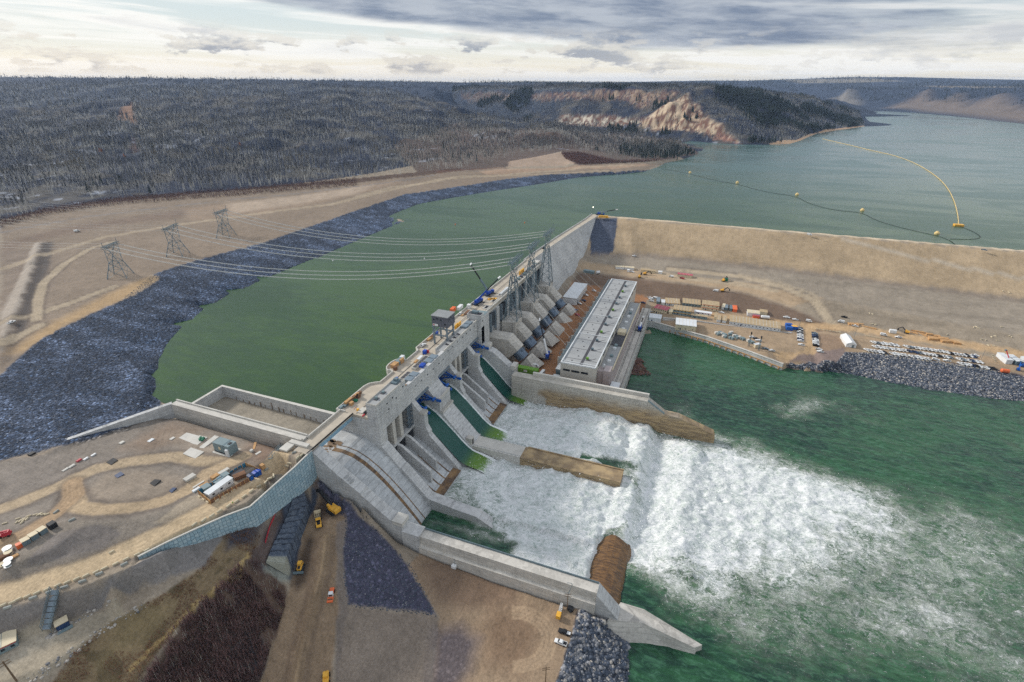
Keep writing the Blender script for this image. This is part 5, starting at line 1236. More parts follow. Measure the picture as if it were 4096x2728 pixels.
an = part(MB().box(-62.9, -52.2, 356, 512, 12, 26.2).box(-62.9, -58, 354, 362, 12, 28.4).box(-57.9, -52.6, 352.5, 362, 12, 30.2), 'annex', 'clad_pink', ph)
sub(MB().box(-62.6, -52.6, 362.2, 511.6, 26.2, 26.4), 'roof', 'roof_grey', an, ph)
sub(MB().box(-52.8, -52.05, 362, 512, 26.2, 27.3), 'roof_parapet', 'cream', an, ph)
for y, c in ((374, 'white_paint'), (384, 'blue_grey'), (440, 'white_paint'), (456, 'white_paint'), (470, 'white_paint'), (480, 'blue_grey'), (488, 'white_paint'), (398, 'white_sheet'), (404, 'blue_grey')):
    sub(MB().box(-59, -56.4, y, y + 2.6, 26.4, 28.2), 'roof_unit', c, an, ph)
sub(MB().box(-62.5, -53, 406, 432, 26.4, 26.9), 'roof_mat', 'roof_dark', an, ph)
sub(MB().box(-61, -54, 428, 436, 26.4, 30.0), 'roof_box', 'cream', an, ph)
sub(MB().box(-59.6, -58.4, 360, 361.4, 28.4, 31.6), 'roof_stack', 'white_paint', an, ph)
td = thing('tailrace_deck', 'concrete tailrace deck with crane rails beside the green outflow', 'deck', (-47, 440, 12))
part(MB().box(-52.1, -43.3, 350, 536, 9.5, 12.2), 'deck_slab', 'concrete_warm', td)
part(MB().box(-44.2, -42.9, 350, 536, -8, 9.5), 'river_wall', 'concrete', td)
part(MB().box(-43.8, -43.3, 350, 536, 12.2, 13.1), 'kerb', 'concrete_light', td)
h = MB()
for x in (-50.6, -49.6, -45.0): h.box(x, x + .3, 351, 535, 12.2, 12.26)
part(h, 'crane_rail', 'black', td)
h = MB()
for k in range(20): h.box(-43.0, -42.4, 352 + k * 9.2, 353.4 + k * 9.2, -4, 9.4)
part(h, 'wall_rib', 'concrete_light', td)
# quay wall with timber walers
qw = thing('quay_wall', 'grey quay wall with tan walers along the green outflow pool', 'wall', (0, 500, 3))
P = [(p.x, p.y) for p in COFW]
part(MB().wall([(x, y, 0) for x, y in P], -8, 6.6, 1.6), 'wall_face', 'concrete', qw)
part(MB().wall([(x, y, 0) for x, y in P], 6.6, 7.0, 2.2), 'cap', 'concrete_warm', qw)
dd = MB(); tot = 0; pr_ = None
for (x0, y0), (x1, y1) in zip(P[:-1], P[1:]):
    ln = math.hypot(x1 - x0, y1 - y0); n = max(1, int(ln / 5.6))
    for i in range(n):
        f = (i + .5) / n; xx, yy = x0 + (x1 - x0) * f, y0 + (y1 - y0) * f
        if xx < -22: continue
        dd.cbox((xx + .0, yy - 1.5, 1.6), (.8, 1.7, .9), math.atan2(y1 - y0, x1 - x0)).cbox((xx, yy - 1.05, -2), (.7, .6, 4.4), math.atan2(y1 - y0, x1 - x0))
part(dd, 'bracket', 'wood', qw)
part(MB().wall([(x, y - 1.1, 0) for x, y in P[2:]], 2.6, 3.4, .6), 'waler', 'wood', qw)
# ================================================================== OBJECTS
ORD = 'first second third fourth fifth sixth seventh eighth ninth tenth eleventh twelfth thirteenth fourteenth fifteenth sixteenth seventeenth eighteenth nineteenth twentieth'.split()
ORD += ['twenty-' + o for o in ORD[:9]] + ['thirtieth'] + ['thirty-' + o for o in ORD[:9]] + ['fortieth'] + ['forty-' + o for o in ORD[:9]]
def gz1(x, y): return float(gfine(np.array([x]), np.array([y]))[0])
def on(px, py, z=None):                      # place on the finished ground under full-size pixel
    p = G(px, py) if z is None else at(px, py, z)
    return (p.x, p.y, gz1(p.x, p.y) if z is None else z)
def hd(px, py, dx, dy, z=None):
    a = on(px, py, z); b_ = on(px + dx, py + dy, z); return math.atan2(b_[1] - a[1], b_[0] - a[0])
# ------------------------------------------------------------------ road vehicles
def truck_mesh(kind):
    b = MB()
    b.mi(0).prism_y([(-2.9, .55), (-2.9, 1.15), (-1.0, 1.15), (-.9, 1.2), (1.3, 1.2), (1.5, 1.18), (2.75, 1.05), (2.9, .9), (2.9, .5)], -.98, .98)
    if kind == 'pickup':
        b.mi(0).prism_y([(-1.0, 1.15), (-.75, 1.86), (.55, 1.88), (1.35, 1.2)], -.86, .86)
        b.mi(1).prism_y([(-.86, 1.3), (-.68, 1.78), (.5, 1.8), (1.12, 1.3)], -.90, .90)
        b.mi(2).box(-2.8, -1.15, -.8, .8, 1.0, 1.17).mi(0).box(-2.92, -2.8, -.96, .96, 1.1, 1.32).box(-2.9, -1.0, -.98, -.82, 1.1, 1.32).box(-2.9, -1.0, .82, .98, 1.1, 1.32)
    elif kind == 'suv':
        b.mi(0).prism_y([(-2.7, 1.15), (-2.5, 1.9), (.55, 1.92), (1.4, 1.2)], -.88, .88).mi(1).prism_y([(-2.62, 1.3), (-2.46, 1.8), (.5, 1.82), (1.12, 1.3)], -.92, .92)
    else:
        b.mi(0).prism_y([(-2.9, 1.1), (-2.85, 2.45), (1.3, 2.45), (2.3, 1.2), (2.8, 1.05)], -.98, .98).mi(1).prism_y([(.4, 1.5), (.4, 2.2), (1.3, 2.2), (1.95, 1.45)], -1.0, 1.0)
    b.mi(3)
    for x in (-1.85, 1.85):
        for y in (-.98, .74): b.tube((x, y, .42), (x, y + .24, .42), .42, 10)
    return b
def proto(kind, paint):
    o = truck_mesh(kind).build(kind if kind != 'van' else 'cargo_van', [paint, 'window', 'black', 'tyre'])
    return o
PR = {}
def vehicle(kind, paint, loc, rz, label, group=None, cat=None):
    k = (kind, paint)
    if k not in PR: PR[k] = o = proto(kind, paint)
    else: o = PR[k].copy(); C.objects.link(o)
    o.location = loc; o.rotation_euler = (0, 0, rz)
    tag(o, label, cat or {'pickup': 'pickup truck', 'suv': 'car', 'van': 'van'}[kind], group)
    return o
PN = {'white_paint': 'white', 'black': 'black', 'red': 'red', 'steel_grey': 'silver', 'dark_blue': 'dark blue'}
def row(pts, n, d, where, group, seed, order='from the left', paints=None):
    """n vehicles parked along a polyline given in full-size pixels; d = pixel direction of their length"""
    rg = random.Random(seed); P = [Vector((p[0], p[1])) for p in pts]
    ln = [(b - a).length for a, b in zip(P[:-1], P[1:])]; T_ = sum(ln)
    for i in range(n):
        s = T_ * (i + .5) / n; k = 0
        while k < len(ln) - 1 and s > ln[k]: s -= ln[k]; k += 1
        q = P[k].lerp(P[k + 1], s / ln[k]); kind = 'suv' if rg.random() < .2 else 'pickup'
        paint = rg.choice(['white_paint'] * 9 + ['black', 'steel_grey', 'dark_blue'])
        loc = on(q.x, q.y); rz = hd(q.x, q.y, *d) + rg.uniform(-.05, .05) + (math.pi if rg.random() < .5 else 0)
        vehicle(kind, paint, loc, rz, f'{PN[paint]} {"pickup" if kind == "pickup" else "car"}, {ORD[i]} {order} in {where}', group)
z3p = lambda x, y: (3450 + x / 3.6455, 1280 + y / 3.6455)
z2p = lambda x, y: (3100 + x / 4.71, 1200 + y / 4.71)
z1p = lambda x, y: (2550 + x / 3.925, 1150 + y / 3.925)
DG = (20, 9)
g_ = 'pickups parked on the gravel lot above the far riprap'
row([z3p(125, 328), z3p(520, 385)], 7, DG, 'the short back row by the white tent', g_, 1)
row([z3p(605, 388), z3p(1180, 470)], 10, DG, 'the back row left of the middle', g_, 2)
row([z3p(1200, 478), z3p(1640, 548)], 9, DG, 'the right half of the back row', g_, 3)
row([z3p(150, 392), z3p(700, 465)], 10, DG, 'the second row by the white tent', g_, 4)
row([z3p(735, 472), z3p(1300, 558)], 10, DG, 'the second row at its middle', g_, 5)
row([z3p(1375, 575), z3p(1740, 625)], 6, DG, 'the right end of the second row', g_, 6)
row([z3p(30, 442), z3p(350, 490)], 6, DG, 'the front row nearest the tent', g_, 7)
row([z3p(405, 492), z3p(640, 525)], 4, DG, 'the riprap-edge row, second cluster', g_, 8)
row([z3p(680, 535), z3p(975, 580)], 5, DG, 'the riprap-edge row, third cluster', g_, 9)
row([z3p(1400, 640), z3p(1720, 690)], 6, DG, 'the riprap-edge row, right cluster', g_, 10)
row([z3p(1770, 700), z3p(1925, 715)], 3, DG, 'the last cluster before the orange tank', g_, 11)
g_ = 'pickups parked beside the gravel loop road'
row([z2p(462, 525), z2p(478, 790)], 11, (20, 4), 'the column left of the loop road', g_, 12, 'from the top')
row([z2p(742, 622), z2p(770, 880)], 11, (20, 4), 'the column right of the loop road', g_, 13, 'from the top')
for i, (p, kind, paint, lab) in enumerate([
        (z2p(495, 852), 'pickup', 'white_paint', 'white pickup parked alone below the left column by the loop road'),
        (z2p(825, 940), 'pickup', 'white_paint', 'white pickup with dark bed second lowest by the loop road'),
        (z2p(850, 985), 'pickup', 'white_paint', 'white pickup lowest of those right of the loop road'),
        (z2p(225, 338), 'pickup', 'white_paint', 'white pickup parked against the concrete blocks behind the long barrack'),
        (z2p(378, 378), 'pickup', 'white_paint', 'white pickup with long flat bed beside the roadside blocks'),
        (z2p(635, 410), 'van', 'white_paint', 'white van parked by the roadside blocks before the junction'),
        (z2p(1300, 330), 'pickup', 'black', 'black pickup parked on the grey laydown above the road junction'),
        (z2p(2040, 672), 'van', 'white_paint', 'white van driving along the dusty road past the tent'),
        (z2p(2320, 712), 'pickup', 'white_paint', 'white pickup driving on the road behind the parking lot'),
        (z2p(1505, 497), 'pickup', 'white_paint', 'white pickup in front of the stacked timber mats'),
        (z2p(1240, 420), 'van', 'white_sheet', 'pale box trailer at the left end of the timber mats'),
        (z3p(1068, 583), 'suv', 'white_paint', 'white car alone on the riprap edge in the gap of the front row'),
        (z3p(1228, 603), 'pickup', 'white_paint', 'white pickup alone right of the gap in the front row'),
        (z3p(1640, 525), 'pickup', 'white_paint', 'white flatbed pickup behind the right end of the back row'),
        (z1p(1800, 790), 'pickup', 'white_paint', 'white pickup parked beside the flood-light mast on the yard'),
        (z1p(1860, 812), 'pickup', 'black', 'black pickup between two white ones by the flood-light mast'),
        (z1p(1895, 842), 'suv', 'white_paint', 'white car next to the black pickup by the flood-light mast'),
        (z1p(2005, 968), 'pickup', 'steel_grey', 'silver pickup near the end of the quay wall'),
        (z1p(2105, 1000), 'pickup', 'white_paint', 'white pickup parked crosswise nearest the end of the quay wall'),
        (z1p(1315, 402), 'pickup', 'white_paint', 'white pickup in the lane behind the offices'),
        (z1p(2330, 478), 'pickup', 'white_paint', 'white pickup at the right end of the tank trailers'),
        (z1p(195, 172), 'pickup', 'white_paint', 'white pickup nearest the bank among four beside the powerhouse end'),
        (z1p(213, 190), 'pickup', 'white_paint', 'white pickup second in the cluster beside the powerhouse end'),
        (z1p(215, 218), 'pickup', 'white_paint', 'white pickup lowest in the cluster beside the powerhouse end'),
        (z1p(268, 175), 'van', 'white_paint', 'white box van standing by the cluster of pickups at the powerhouse end'),
        (z1p(85, 248), 'pickup', 'dark_blue', 'dark blue pickup at the far corner of the powerhouse annex'),
        ((2537, 1026), 'pickup', 'white_paint', 'white pickup parked on the slope below the beige earth dam'),
        ((2528, 1089), 'pickup', 'white_paint', 'white pickup in front of the white containers on the upper bench'),
        ((2684, 1108), 'van', 'white_paint', 'white van beside the striped trailer on the upper bench'),
        ((2728, 1115), 'pickup', 'red', 'dark red pickup parked under the striped trailer'),
        ((2862, 1165), 'van', 'white_paint', 'white service truck parked by the small excavator on the dark slope')]):
    vehicle(kind, paint, on(*p), hd(*p, 20, 4) + (0 if i % 2 else math.pi), lab)
for p, z, kind, paint, a, lab in [
        ((1693, 1384), 60, 'pickup', 'white_paint', (14, -9), 'white pickup parked on the headworks deck by the upstream parapet'),
        ((1841, 1257), 60, 'pickup', 'white_paint', (4, -9), 'white pickup on the intake deck beside the white container'),
        ((2175, 994), 60, 'pickup', 'black', (9, -7), 'dark pickup driving on the narrow dam crest road'),
        ((3237, 941), 60, 'van', 'white_paint', (20, 3), 'white truck on the crest of the earth dam'),
        ((3936, 1002), 60, 'pickup', 'steel_grey', (20, 3), 'silver pickup on the earth dam crest near the right edge'),
        ((2142, 1466), 14, 'van', 'white_paint', (20, 3), 'white van parked at the end of the green container'),
        ((2310, 1262), 14, 'suv', 'red', (20, 6), 'red car lowest in the row beside the storage building'),
        ((2318, 1216), 14, 'suv', 'white_paint', (20, 6), 'white car second in the row beside the storage building'),
        ((2335, 1204), 14, 'pickup', 'dark_blue', (20, 6), 'dark blue pickup in the row beside the storage building'),
        ((2344, 1182), 14, 'pickup', 'white_paint', (20, 6), 'white pickup with red load in the row beside the storage building'),
        ((2376, 1165), 14, 'pickup', 'white_paint', (20, 6), 'white pickup highest in the row beside the storage building')]:
    l_ = at(*p, z)
    vehicle(kind, paint, (l_.x, l_.y, z + .02), hd(*p, *a, z), lab)
vehicle('pickup', 'white_paint', on(48, 1293), hd(48, 1293, 20, -4), 'white pickup driving on the dirt track at the left edge')
vehicle('van', 'white_paint', on(308, 927), hd(308, 927, 20, -4), 'small white van alone on the far left terraces')

def near_pickup(paint, bed, loc, rz, label):
    t = thing('pickup', label, 'pickup truck', loc, rz)
    MB().prism_y([(-2.9, .55), (-2.9, 1.12), (-1.0, 1.12), (1.3, 1.2), (1.5, 1.18), (2.75, 1.05), (2.9, .9), (2.9, .5)], -.98, .98).build('body', paint, t, bevel=.06)
    MB().prism_y([(-1.0, 1.15), (-.72, 1.86), (.5, 1.88), (1.35, 1.2)], -.86, .86).build('cabin', paint, t, bevel=.05)
    MB().prism_y([(-.80, 1.32), (-.64, 1.76), (.45, 1.78), (1.05, 1.3)], -.89, .89).build('side_window', 'window', t)
    MB().add([(.62, -.78, 1.82), (.62, .78, 1.82), (1.38, .84, 1.24), (1.38, -.84, 1.24)], [(0, 1, 2, 3)]).build('windscreen', 'window', t)
    bx = MB().box(-2.85, -1.1, -.8, .8, 1.1, 1.16).build('bed_floor', bed, t)
    MB().box(-2.92, -2.8, -.96, .96, 1.05, 1.36).build('tailgate', paint, t)
    for y in (-.98, .82): MB().box(-2.9, -1.0, y, y + .16, 1.05, 1.36).build('bed_side', paint, t)
    for x in (-1.85, 1.85):
        for y in (-1.0, .74): MB().tube((x, y, .42), (x, y + .26, .42), .42, 12).build('wheel', 'tyre', t)
    return t
near_pickup('white_paint', 'black', on(2243, 2573), hd(2243, 2573, -20, -8), 'white pickup with dark bed parked beside the near riprap')
near_pickup('black', 'white_paint', on(2258, 2532), hd(2258, 2532, -20, -8), 'black pickup with a pale bed parked beside the near riprap')

# ------------------------------------------------------------------ site offices, containers
def office(p0, p1, depth, h, wall, roof, label, cat='site office', z=None, wins=0, stripe=None, floors=1, name='site_office', gable=0.0, door=True, group=None):
    """p0-p1: lower front edge in full-size pixels"""
    a = Vector(on(*p0, z)); b_ = Vector(on(*p1, z)); L_ = (b_ - a).xy.length; rz = math.atan2(b_.y - a.y, b_.x - a.x)
    t = thing(name, label, cat, (a.x, a.y, min(a.z, b_.z) - .05), rz, group)
    MB().box(0, L_, 0, depth, -.6, h).build('wall', wall, t)
    if gable: MB().prism_x([(-.3, h), (depth / 2, h + gable), (depth + .3, h), (depth + .3, h - .15), (-.3, h - .15)], -.3, L_ + .3).build('roof', roof, t)
    else: MB().box(-.25, L_ + .25, -.25, depth + .25, h, h + .22).build('roof', roof, t)
    if roof in ('cream_roof', 'white_sheet', 'maroon_roof', 'cream') and not gable:
        s_ = MB(); n = max(2, int(L_ / 3))
        for i in range(1, n): s_.box(L_ * i / n - .08, L_ * i / n + .08, -.2, depth + .2, h + .22, h + .30)
        s_.build('roof_seam', wall, t)
    for f in range(floors):
        for i in range(wins):
            x = L_ * (i + .5) / wins; zf = h / floors * f
            MB().box(x - .55, x + .55, -.06, .02, zf + 1.3, zf + 2.2).build('window', 'window', t)
        if stripe: MB().box(.05, L_ - .05, -.08, -.01, h / floors * f + h / floors - .55, h / floors * f + h / floors - .1).build('stripe', stripe, t)
    if door: MB().box(L_ * .22, L_ * .22 + 1.0, -.07, .01, 0, 2.1).build('door', 'dark_blue', t)
    return t
office(z1p(245, 392), z1p(452, 416), 11, 6.0, 'cream', 'maroon_roof', 'two-storey cream office with a red and purple roof', wins=6, floors=2)
office(z1p(552, 420), z1p(828, 456), 13, 6.0, 'blue_grey', 'cream_roof', 'two-storey pale blue office with yellow stripes', wins=5, floors=2, stripe='yellow')
office(z1p(835, 470), z1p(1088, 505), 5, 3.0, 'blue_grey', 'cream_roof', 'low blue-grey office extending right of the yellow-striped office', wins=3)
office(z1p(1003, 345), z1p(1268, 378), 13, 6.4, 'cream', 'cream_roof', 'two-storey cream office with orange stripes and tan roof', wins=4, floors=2, stripe='orange')
office(z1p(440, 278), z1p(664, 296), 15, 3.2, 'white_sheet', 'cream_roof', 'wide tan-roofed office behind the red-roofed office', wins=4, stripe='yellow')
office(z1p(705, 282), z1p(985, 312), 15, 3.2, 'blue_grey', 'cream_roof', 'wide tan-roofed office left of the orange-striped office', wins=6)
office(z1p(888, 412), z1p(1155, 450), 5, 3.0, 'white_paint', 'white_paint', 'long white trailer with a rounded white roof and red stripe', wins=3, stripe='red', gable=.9)
office(z1p(590, 655), z1p(912, 694), 17, 5.6, 'cream', 'white_sheet', 'white-roofed pump building standing on the quay', cat='building', z=6.6, wins=3, name='pump_house')
office(z1p(172, 525), z1p(362, 550), 11, 4.2, 'white_sheet', 'white_sheet', 'small white-roofed building on the quay next to the tailrace deck', cat='building', z=6.6, wins=0, name='pump_house')
office(z1p(1438, 578), z1p(2238, 696), 17, 3.4, 'white_sheet', 'cream_roof', 'very long low barrack with a tan roof on the block wall', cat='building', z=9.6, wins=14, name='barrack')
for i, (p, q, w_, r_) in enumerate(((z1p(1195, 500), z1p(1240, 507), 'cream', 'cream_roof'), (z1p(1240, 540), z1p(1300, 548), 'white_sheet', 'cream_roof'), (z1p(1325, 552), z1p(1388, 562), 'white_sheet', 'cream_roof'))):
    office(p, q, 13, 2.8, w_, r_, f'narrow tan-roofed container, {ORD[i]} of three left of the long barrack', cat='container', name='container', door=False)
for p, q, dp, h, w_, r_, lab in (
        (z1p(295, 258), z1p(345, 264), 14, 3, 'galvanised', 'steel_grey', 'long grey container beside the white vans at the powerhouse end'),
        (z1p(375, 272), z1p(425, 276), 9, 3, 'white_sheet', 'white_sheet', 'white tented container left of the tan-roofed office'),
        (z1p(485, 418), z1p(540, 424), 8, 3, 'cream', 'cream', 'cream container between the red-roofed and yellow-striped offices'),
        (z1p(170, 356), z1p(235, 362), 4, 2.6, 'cream', 'cream', 'small cream hut at the left of the red-roofed office'),
        (z1p(190, 382), z1p(232, 386), 4, 2.4, 'white_paint', 'white_paint', 'small white hut below the cream hut by the quay'),
        (z1p(1315, 345), z1p(1352, 352), 11, 3, 'white_sheet', 'cream', 'white container with pale roof right of the orange-striped office'),
        (z1p(1362, 358), z1p(1412, 364), 10, 3, 'galvanised', 'steel_grey', 'grey container right of the white one behind the lane'),
        (z1p(1437, 372), z1p(1480, 378), 11, 3, 'galvanised', 'galvanised', 'grey container left of the orange container'),
        (z1p(1490, 385), z1p(1556, 392), 12, 3.2, 'orange', 'orange', 'orange container standing over the lane'),
        (z1p(1810, 476), z1p(1912, 488), 5, 2.8, 'orange', 'maroon_roof', 'orange tank container in front of the cream shed'),
        (z1p(1718, 446), z1p(1908, 470), 9, 4.2, 'white_sheet', 'cream', 'cream-roofed open shed behind the orange tank container'),
        (z1p(1915, 430), z1p(2030, 445), 8, 3.6, 'cream', 'cream_roof', 'tan-roofed container behind the white tank trailer'),
        ((2462, 1076), (2497, 1078), 5, 3, 'white_paint', 'cream', 'left white container of the pair on the upper bench'),
        ((2498.5, 1078), (2535, 1081), 5, 3, 'white_paint', 'cream', 'right white container of the pair on the upper bench'),
        ((2563, 1088), (2620, 1094), 5, 3, 'cream', 'cream_roof', 'cream trailer with small windows on the upper bench'),
        ((2709, 1106), (2768, 1113), 6, 3.2, 'cream', 'maroon_roof', 'cream trailer with a pinkish striped roof on the upper bench'),
        ((2333, 1092), (2373, 1097), 5, 3, 'blue_grey', 'blue_grey', 'grey-green container at the foot of the rolled concrete wall'),
        ((2633, 1095), (2648, 1096), 4, 2.6, 'white_paint', 'white_paint', 'small white hut right of the cream trailer on the bench'),
        ((2508, 1087), (2517, 1088), 3, 2.6, 'white_paint', 'white_paint', 'small white shed below the pair of white containers')):
    office(p, q, dp, h, w_, r_, lab, cat='container', name='container', door=False)
def capsule(p, q, r, m_, label, cat='tank', z=None):
    a = Vector(on(*p, z)); b_ = Vector(on(*q, z)); L_ = (b_ - a).xy.length; rz = math.atan2(b_.y - a.y, b_.x - a.x)
    t = thing('tank', label, cat, tuple(a), rz)
    MB().tube((.6, 0, r + .7), (L_ - .6, 0, r + .7), r, 14).tube((0, 0, r + .7), (.6, 0, r + .7), r * .55, 14, r).tube((L_ - .6, 0, r + .7), (L_, 0, r + .7), r, 14, r * .55).build('vessel', m_, t, smooth=False)
    for x in (.9, L_ - 1.4): MB().box(x, x + .5, -r * .7, r * .7, 0, .95).build('saddle', 'black', t)
capsule(z1p(1930, 485), z1p(2068, 500), 1.6, 'white_paint', 'white tank trailer parked right of the orange container')
capsule((2385, 1098), (2398, 1094), 1.7, 'white_paint', 'white vessel beside the grey-green container on the bench')
capsule(z3p(2000, 765), z3p(2130, 780), 1.7, 'orange', 'orange fuel tank at the riprap edge right of the pickups')
# white frame tent
a = on(*z2p(1330, 885)); b_ = on(*z2p(1520, 905)); rz = math.atan2(b_[1] - a[1], b_[0] - a[0]); L_ = math.dist(a[:2], b_[:2])
t = thing('frame_tent', 'white gabled frame tent beside the gravel parking lot', 'tent', a, rz)
MB().box(0, L_, 0, 20, 0, 3.4).build('wall', 'white_paint', t)
MB().prism_y([(-.2, 3.4), (L_ / 2, 5.6), (L_ + .2, 3.4)], -.2, 20.2).build('roof', 'white_paint', t)
MB().box(L_ * .58, L_ * .8, -.06, 0, 0, 2.8).build('door', 'galvanised', t)
# storage building in the powerhouse yard
t = thing('storage_building', 'pale flat-roofed storage building between penstocks and powerhouse', 'building', (-135.4, 512, 14))
MB().box(0, 15.2, 0, 49, 0, 7.6).build('wall', 'white_sheet', t); MB().box(-.4, 15.6, -.4, 49.4, 7.6, 8.1).build('roof', 'white_sheet', t)
MB().box(15.2, 15.3, 3, 8, 0, 4.5).build('door', 'steel_grey', t)
# green container, tool huts in the yard
t = thing('green_container', 'long bright green container behind the far training wall', 'container', (-132, 351.5, 14))
MB().box(0, 20, 0, 5.0, .3, 5.4).build('body', 'green_paint', t, bevel=.1)
r_ = MB()
for k in range(20): r_.box(k + .4, k + .55, -.06, 5.06, .4, 5.46)
r_.build('rib', 'green_paint', t); MB().box(8.2, 11.2, -.12, -.07, 2.6, 4.3).build('sign', 'white_paint', t)
t = thing('yard_bus', 'white bus with dark windows parked near the green container', 'bus', tuple(at(2166, 1500, 14.02)), hd(2166, 1500, 9, -10, 14))
MB().box(-5, 5, -1.25, 1.25, .5, 3.0).build('body', 'white_paint', t, bevel=.15); MB().box(-4.7, 5.03, -1.28, 1.28, 1.7, 2.5).build('window', 'window', t)
for x in (-3.2, 3.2):
    for y in (-1.3, 1.02): MB().tube((x, y, .5), (x, y + .28, .5), .5, 10).build('wheel', 'tyre', t)
for i, (x0, y0, w_, d_, h_, m_) in enumerate(((-98, 347, 5, 6, 4.4, 'white_paint'), (-97.5, 356, 4.5, 10, 8.0, 'galvanised'))):
    t = thing('yard_cabin', ('white cabin', 'tall grey equipment skid')[i] + ' at the near left corner of the powerhouse', 'cabin', (x0, y0, 14))
    MB().box(0, w_, 0, d_, 0, h_).build('wall', m_, t); MB().box(-.2, w_ + .2, -.2, d_ + .2, h_, h_ + .3).build('roof', 'white_sheet', t)
# transformer bays along the powerhouse
for i in range(12):
    y = 372 + i * 14.6
    t = thing('transformer_bay', f'transformer bay with fire wall and steel frame, {ORD[i]} from the near end of the powerhouse', 'transformer', (-97, y, 14), 0, 'transformer bays along the powerhouse')
    MB().box(-3.6, 5.6, -.4, .4, 0, 11.0).build('fire_wall', 'concrete_light', t)
    MB().box(-.5, 3.5, 3, 8.5, .4, 4.6).build('transformer', 'blue_grey', t)
    f = MB()
    for yy in (3.2, 10):
        f.bar((-3.2, yy, 0), (-3.2, yy, 13), .25, .25).bar((2.2, yy, 4), (2.2, yy, 14.6), .2, .2)
        f.bar((-3.2, yy, 12.6), (2.2, yy, 12.6), .22, .22).bar((-3.2, yy, 9), (2.2, yy, 9), .18, .18)
    f.bar((-3.2, 3.2, 13), (-3.2, 10, 13), .2, .2).bar((2.2, 3.2, 14.4), (2.2, 10, 14.4), .2, .2)
    f.build('bus_frame', 'galvanised', t)
gy = thing('line_gantry', 'long galvanised bus rack running along the powerhouse roof edge', 'gantry', (-93.4, 350, 34))
f = MB()
for k in range(40): f.bar((0, k * 5, -4), (0, k * 5, 1.8), .25, .25).bar((0, k * 5, 1.4), (2.4, k * 5, 1.2), .2, .2)
for z in (1.8, .2): f.bar((0, 0, z), (0, 199, z), .3, .3)
f.bar((1.2, 0, 1.2), (1.2, 199, 1.2), .7, .12); f.build('rack', 'galvanised', gy)

# ------------------------------------------------------------------ cranes
def mobile_crane(loc, rz, ang, L_, boom, label, swing=0.0):
    t = thing('mobile_crane', label, 'crane', loc, rz)
    MB().box(-6, 6, -1.4, 1.4, .8, 1.7).build('carrier', 'dark_blue', t); MB().box(4.2, 6.2, -1.3, 1.3, 1.7, 3.2).build('cab', 'blue_paint', t)
    MB().box(-3.6, .5, -1.5, 1.5, 1.8, 4.0).build('superstructure', 'blue_paint', t)
    o = MB()
    for x in (-4.6, 4.0): o.box(x, x + .6, -4, 4, .3, .8)
    o.build('outrigger', 'black', t)
    for x in (-4.5, -2, 1.5, 4):
        for y in (-1.5, 1.1): MB().tube((x, y, .7), (x, y + .4, .7), .7, 10).build('wheel', 'tyre', t)
    c_, s_ = math.cos(ang), math.sin(ang); ex = Vector((c_ * math.cos(swing), c_ * math.sin(swing), s_)); p0 = Vector((-1.6, 0, 3.4))
    bo = MB().bar(p0, p0 + ex * L_ * .45, 1.5, 1.4).build('boom', boom, t)
    MB().bar(p0 + ex * L_ * .45, p0 + ex * L_ * .97, .95, .9).build('boom_extension', 'black', bo)
    MB().bar(p0 + ex * L_ * .96 + Vector((-.8, 0, 0)), p0 + ex * L_ + Vector((1.6, 0, .2)), 1.2, 1.0).build('boom_head', 'white_paint', bo)
    return t
c1 = at(1910, 1214, 60); c2 = at(1956, 1178, 60)
mobile_crane((c1.x + .5, c1.y, 60), math.radians(80), math.radians(48), 30, 'blue_paint', 'blue mobile crane on the dam deck with boom leaning right', math.radians(-68))
mobile_crane((c2.x + .5, c2.y, 60), math.radians(80), math.radians(48), 30, 'galvanised', 'mobile crane on the dam deck with white boom leaning left', math.radians(86))
yc_ = at(2190, 1428, 14); mobile_crane((yc_.x, yc_.y, 14), math.radians(100), math.radians(58), 32, 'white_paint', 'mobile crane in the brown powerhouse yard with boom over a penstock', math.radians(35))
e_ = at(2400, 860, 60); mobile_crane((e_.x, e_.y, 60), math.radians(0), math.radians(14), 26, 'steel_grey', 'blue mobile crane with lowered boom where both dams meet')
t_ = at(2560, 1308, 12.2); mobile_crane((t_.x + .6, t_.y - 6, 12.2), math.radians(90), math.radians(4), 22, 'white_paint', 'blue crane with a white lowered boom on the tailrace deck')
e_ = at(2415, 872, 60); t = thing('flat_trailer', 'yellow flatbed trailer carrying machinery beside the crest crane', 'trailer', (e_.x, e_.y, 60), .05)
MB().box(-8, 8, -1.6, 1.6, .8, 1.5).build('bed', 'yellow', t); MB().box(-7, 6, -1.3, 1.3, 1.5, 3.4).build('load', 'yellow', t)
for x in (-6, -4, 4, 6): MB().tube((x, -1.7, .5), (x, 1.7, .5), .5, 10).build('wheel', 'tyre', t)
e_ = at(2371, 852, 60); t = thing('light_tower', 'lit floodlight mast at the end of the dam crest road', 'light', (e_.x, e_.y, 60))
MB().tube((0, 0, 0), (0, 0, 8), .15).build('mast', 'galvanised', t)
lm = bpy.data.materials.new('lamp'); lm.use_nodes = True; M['lamp'] = lm
q = lm.node_tree.nodes['Principled BSDF']; q.inputs['Emission Color'].default_value = (1, .95, .7, 1); q.inputs['Emission Strength'].default_value = 2.2
for y in (-1.1, .3): MB().box(-.5, .5, y, y + .8, 8, 9.0).build('lamp', 'lamp', t)

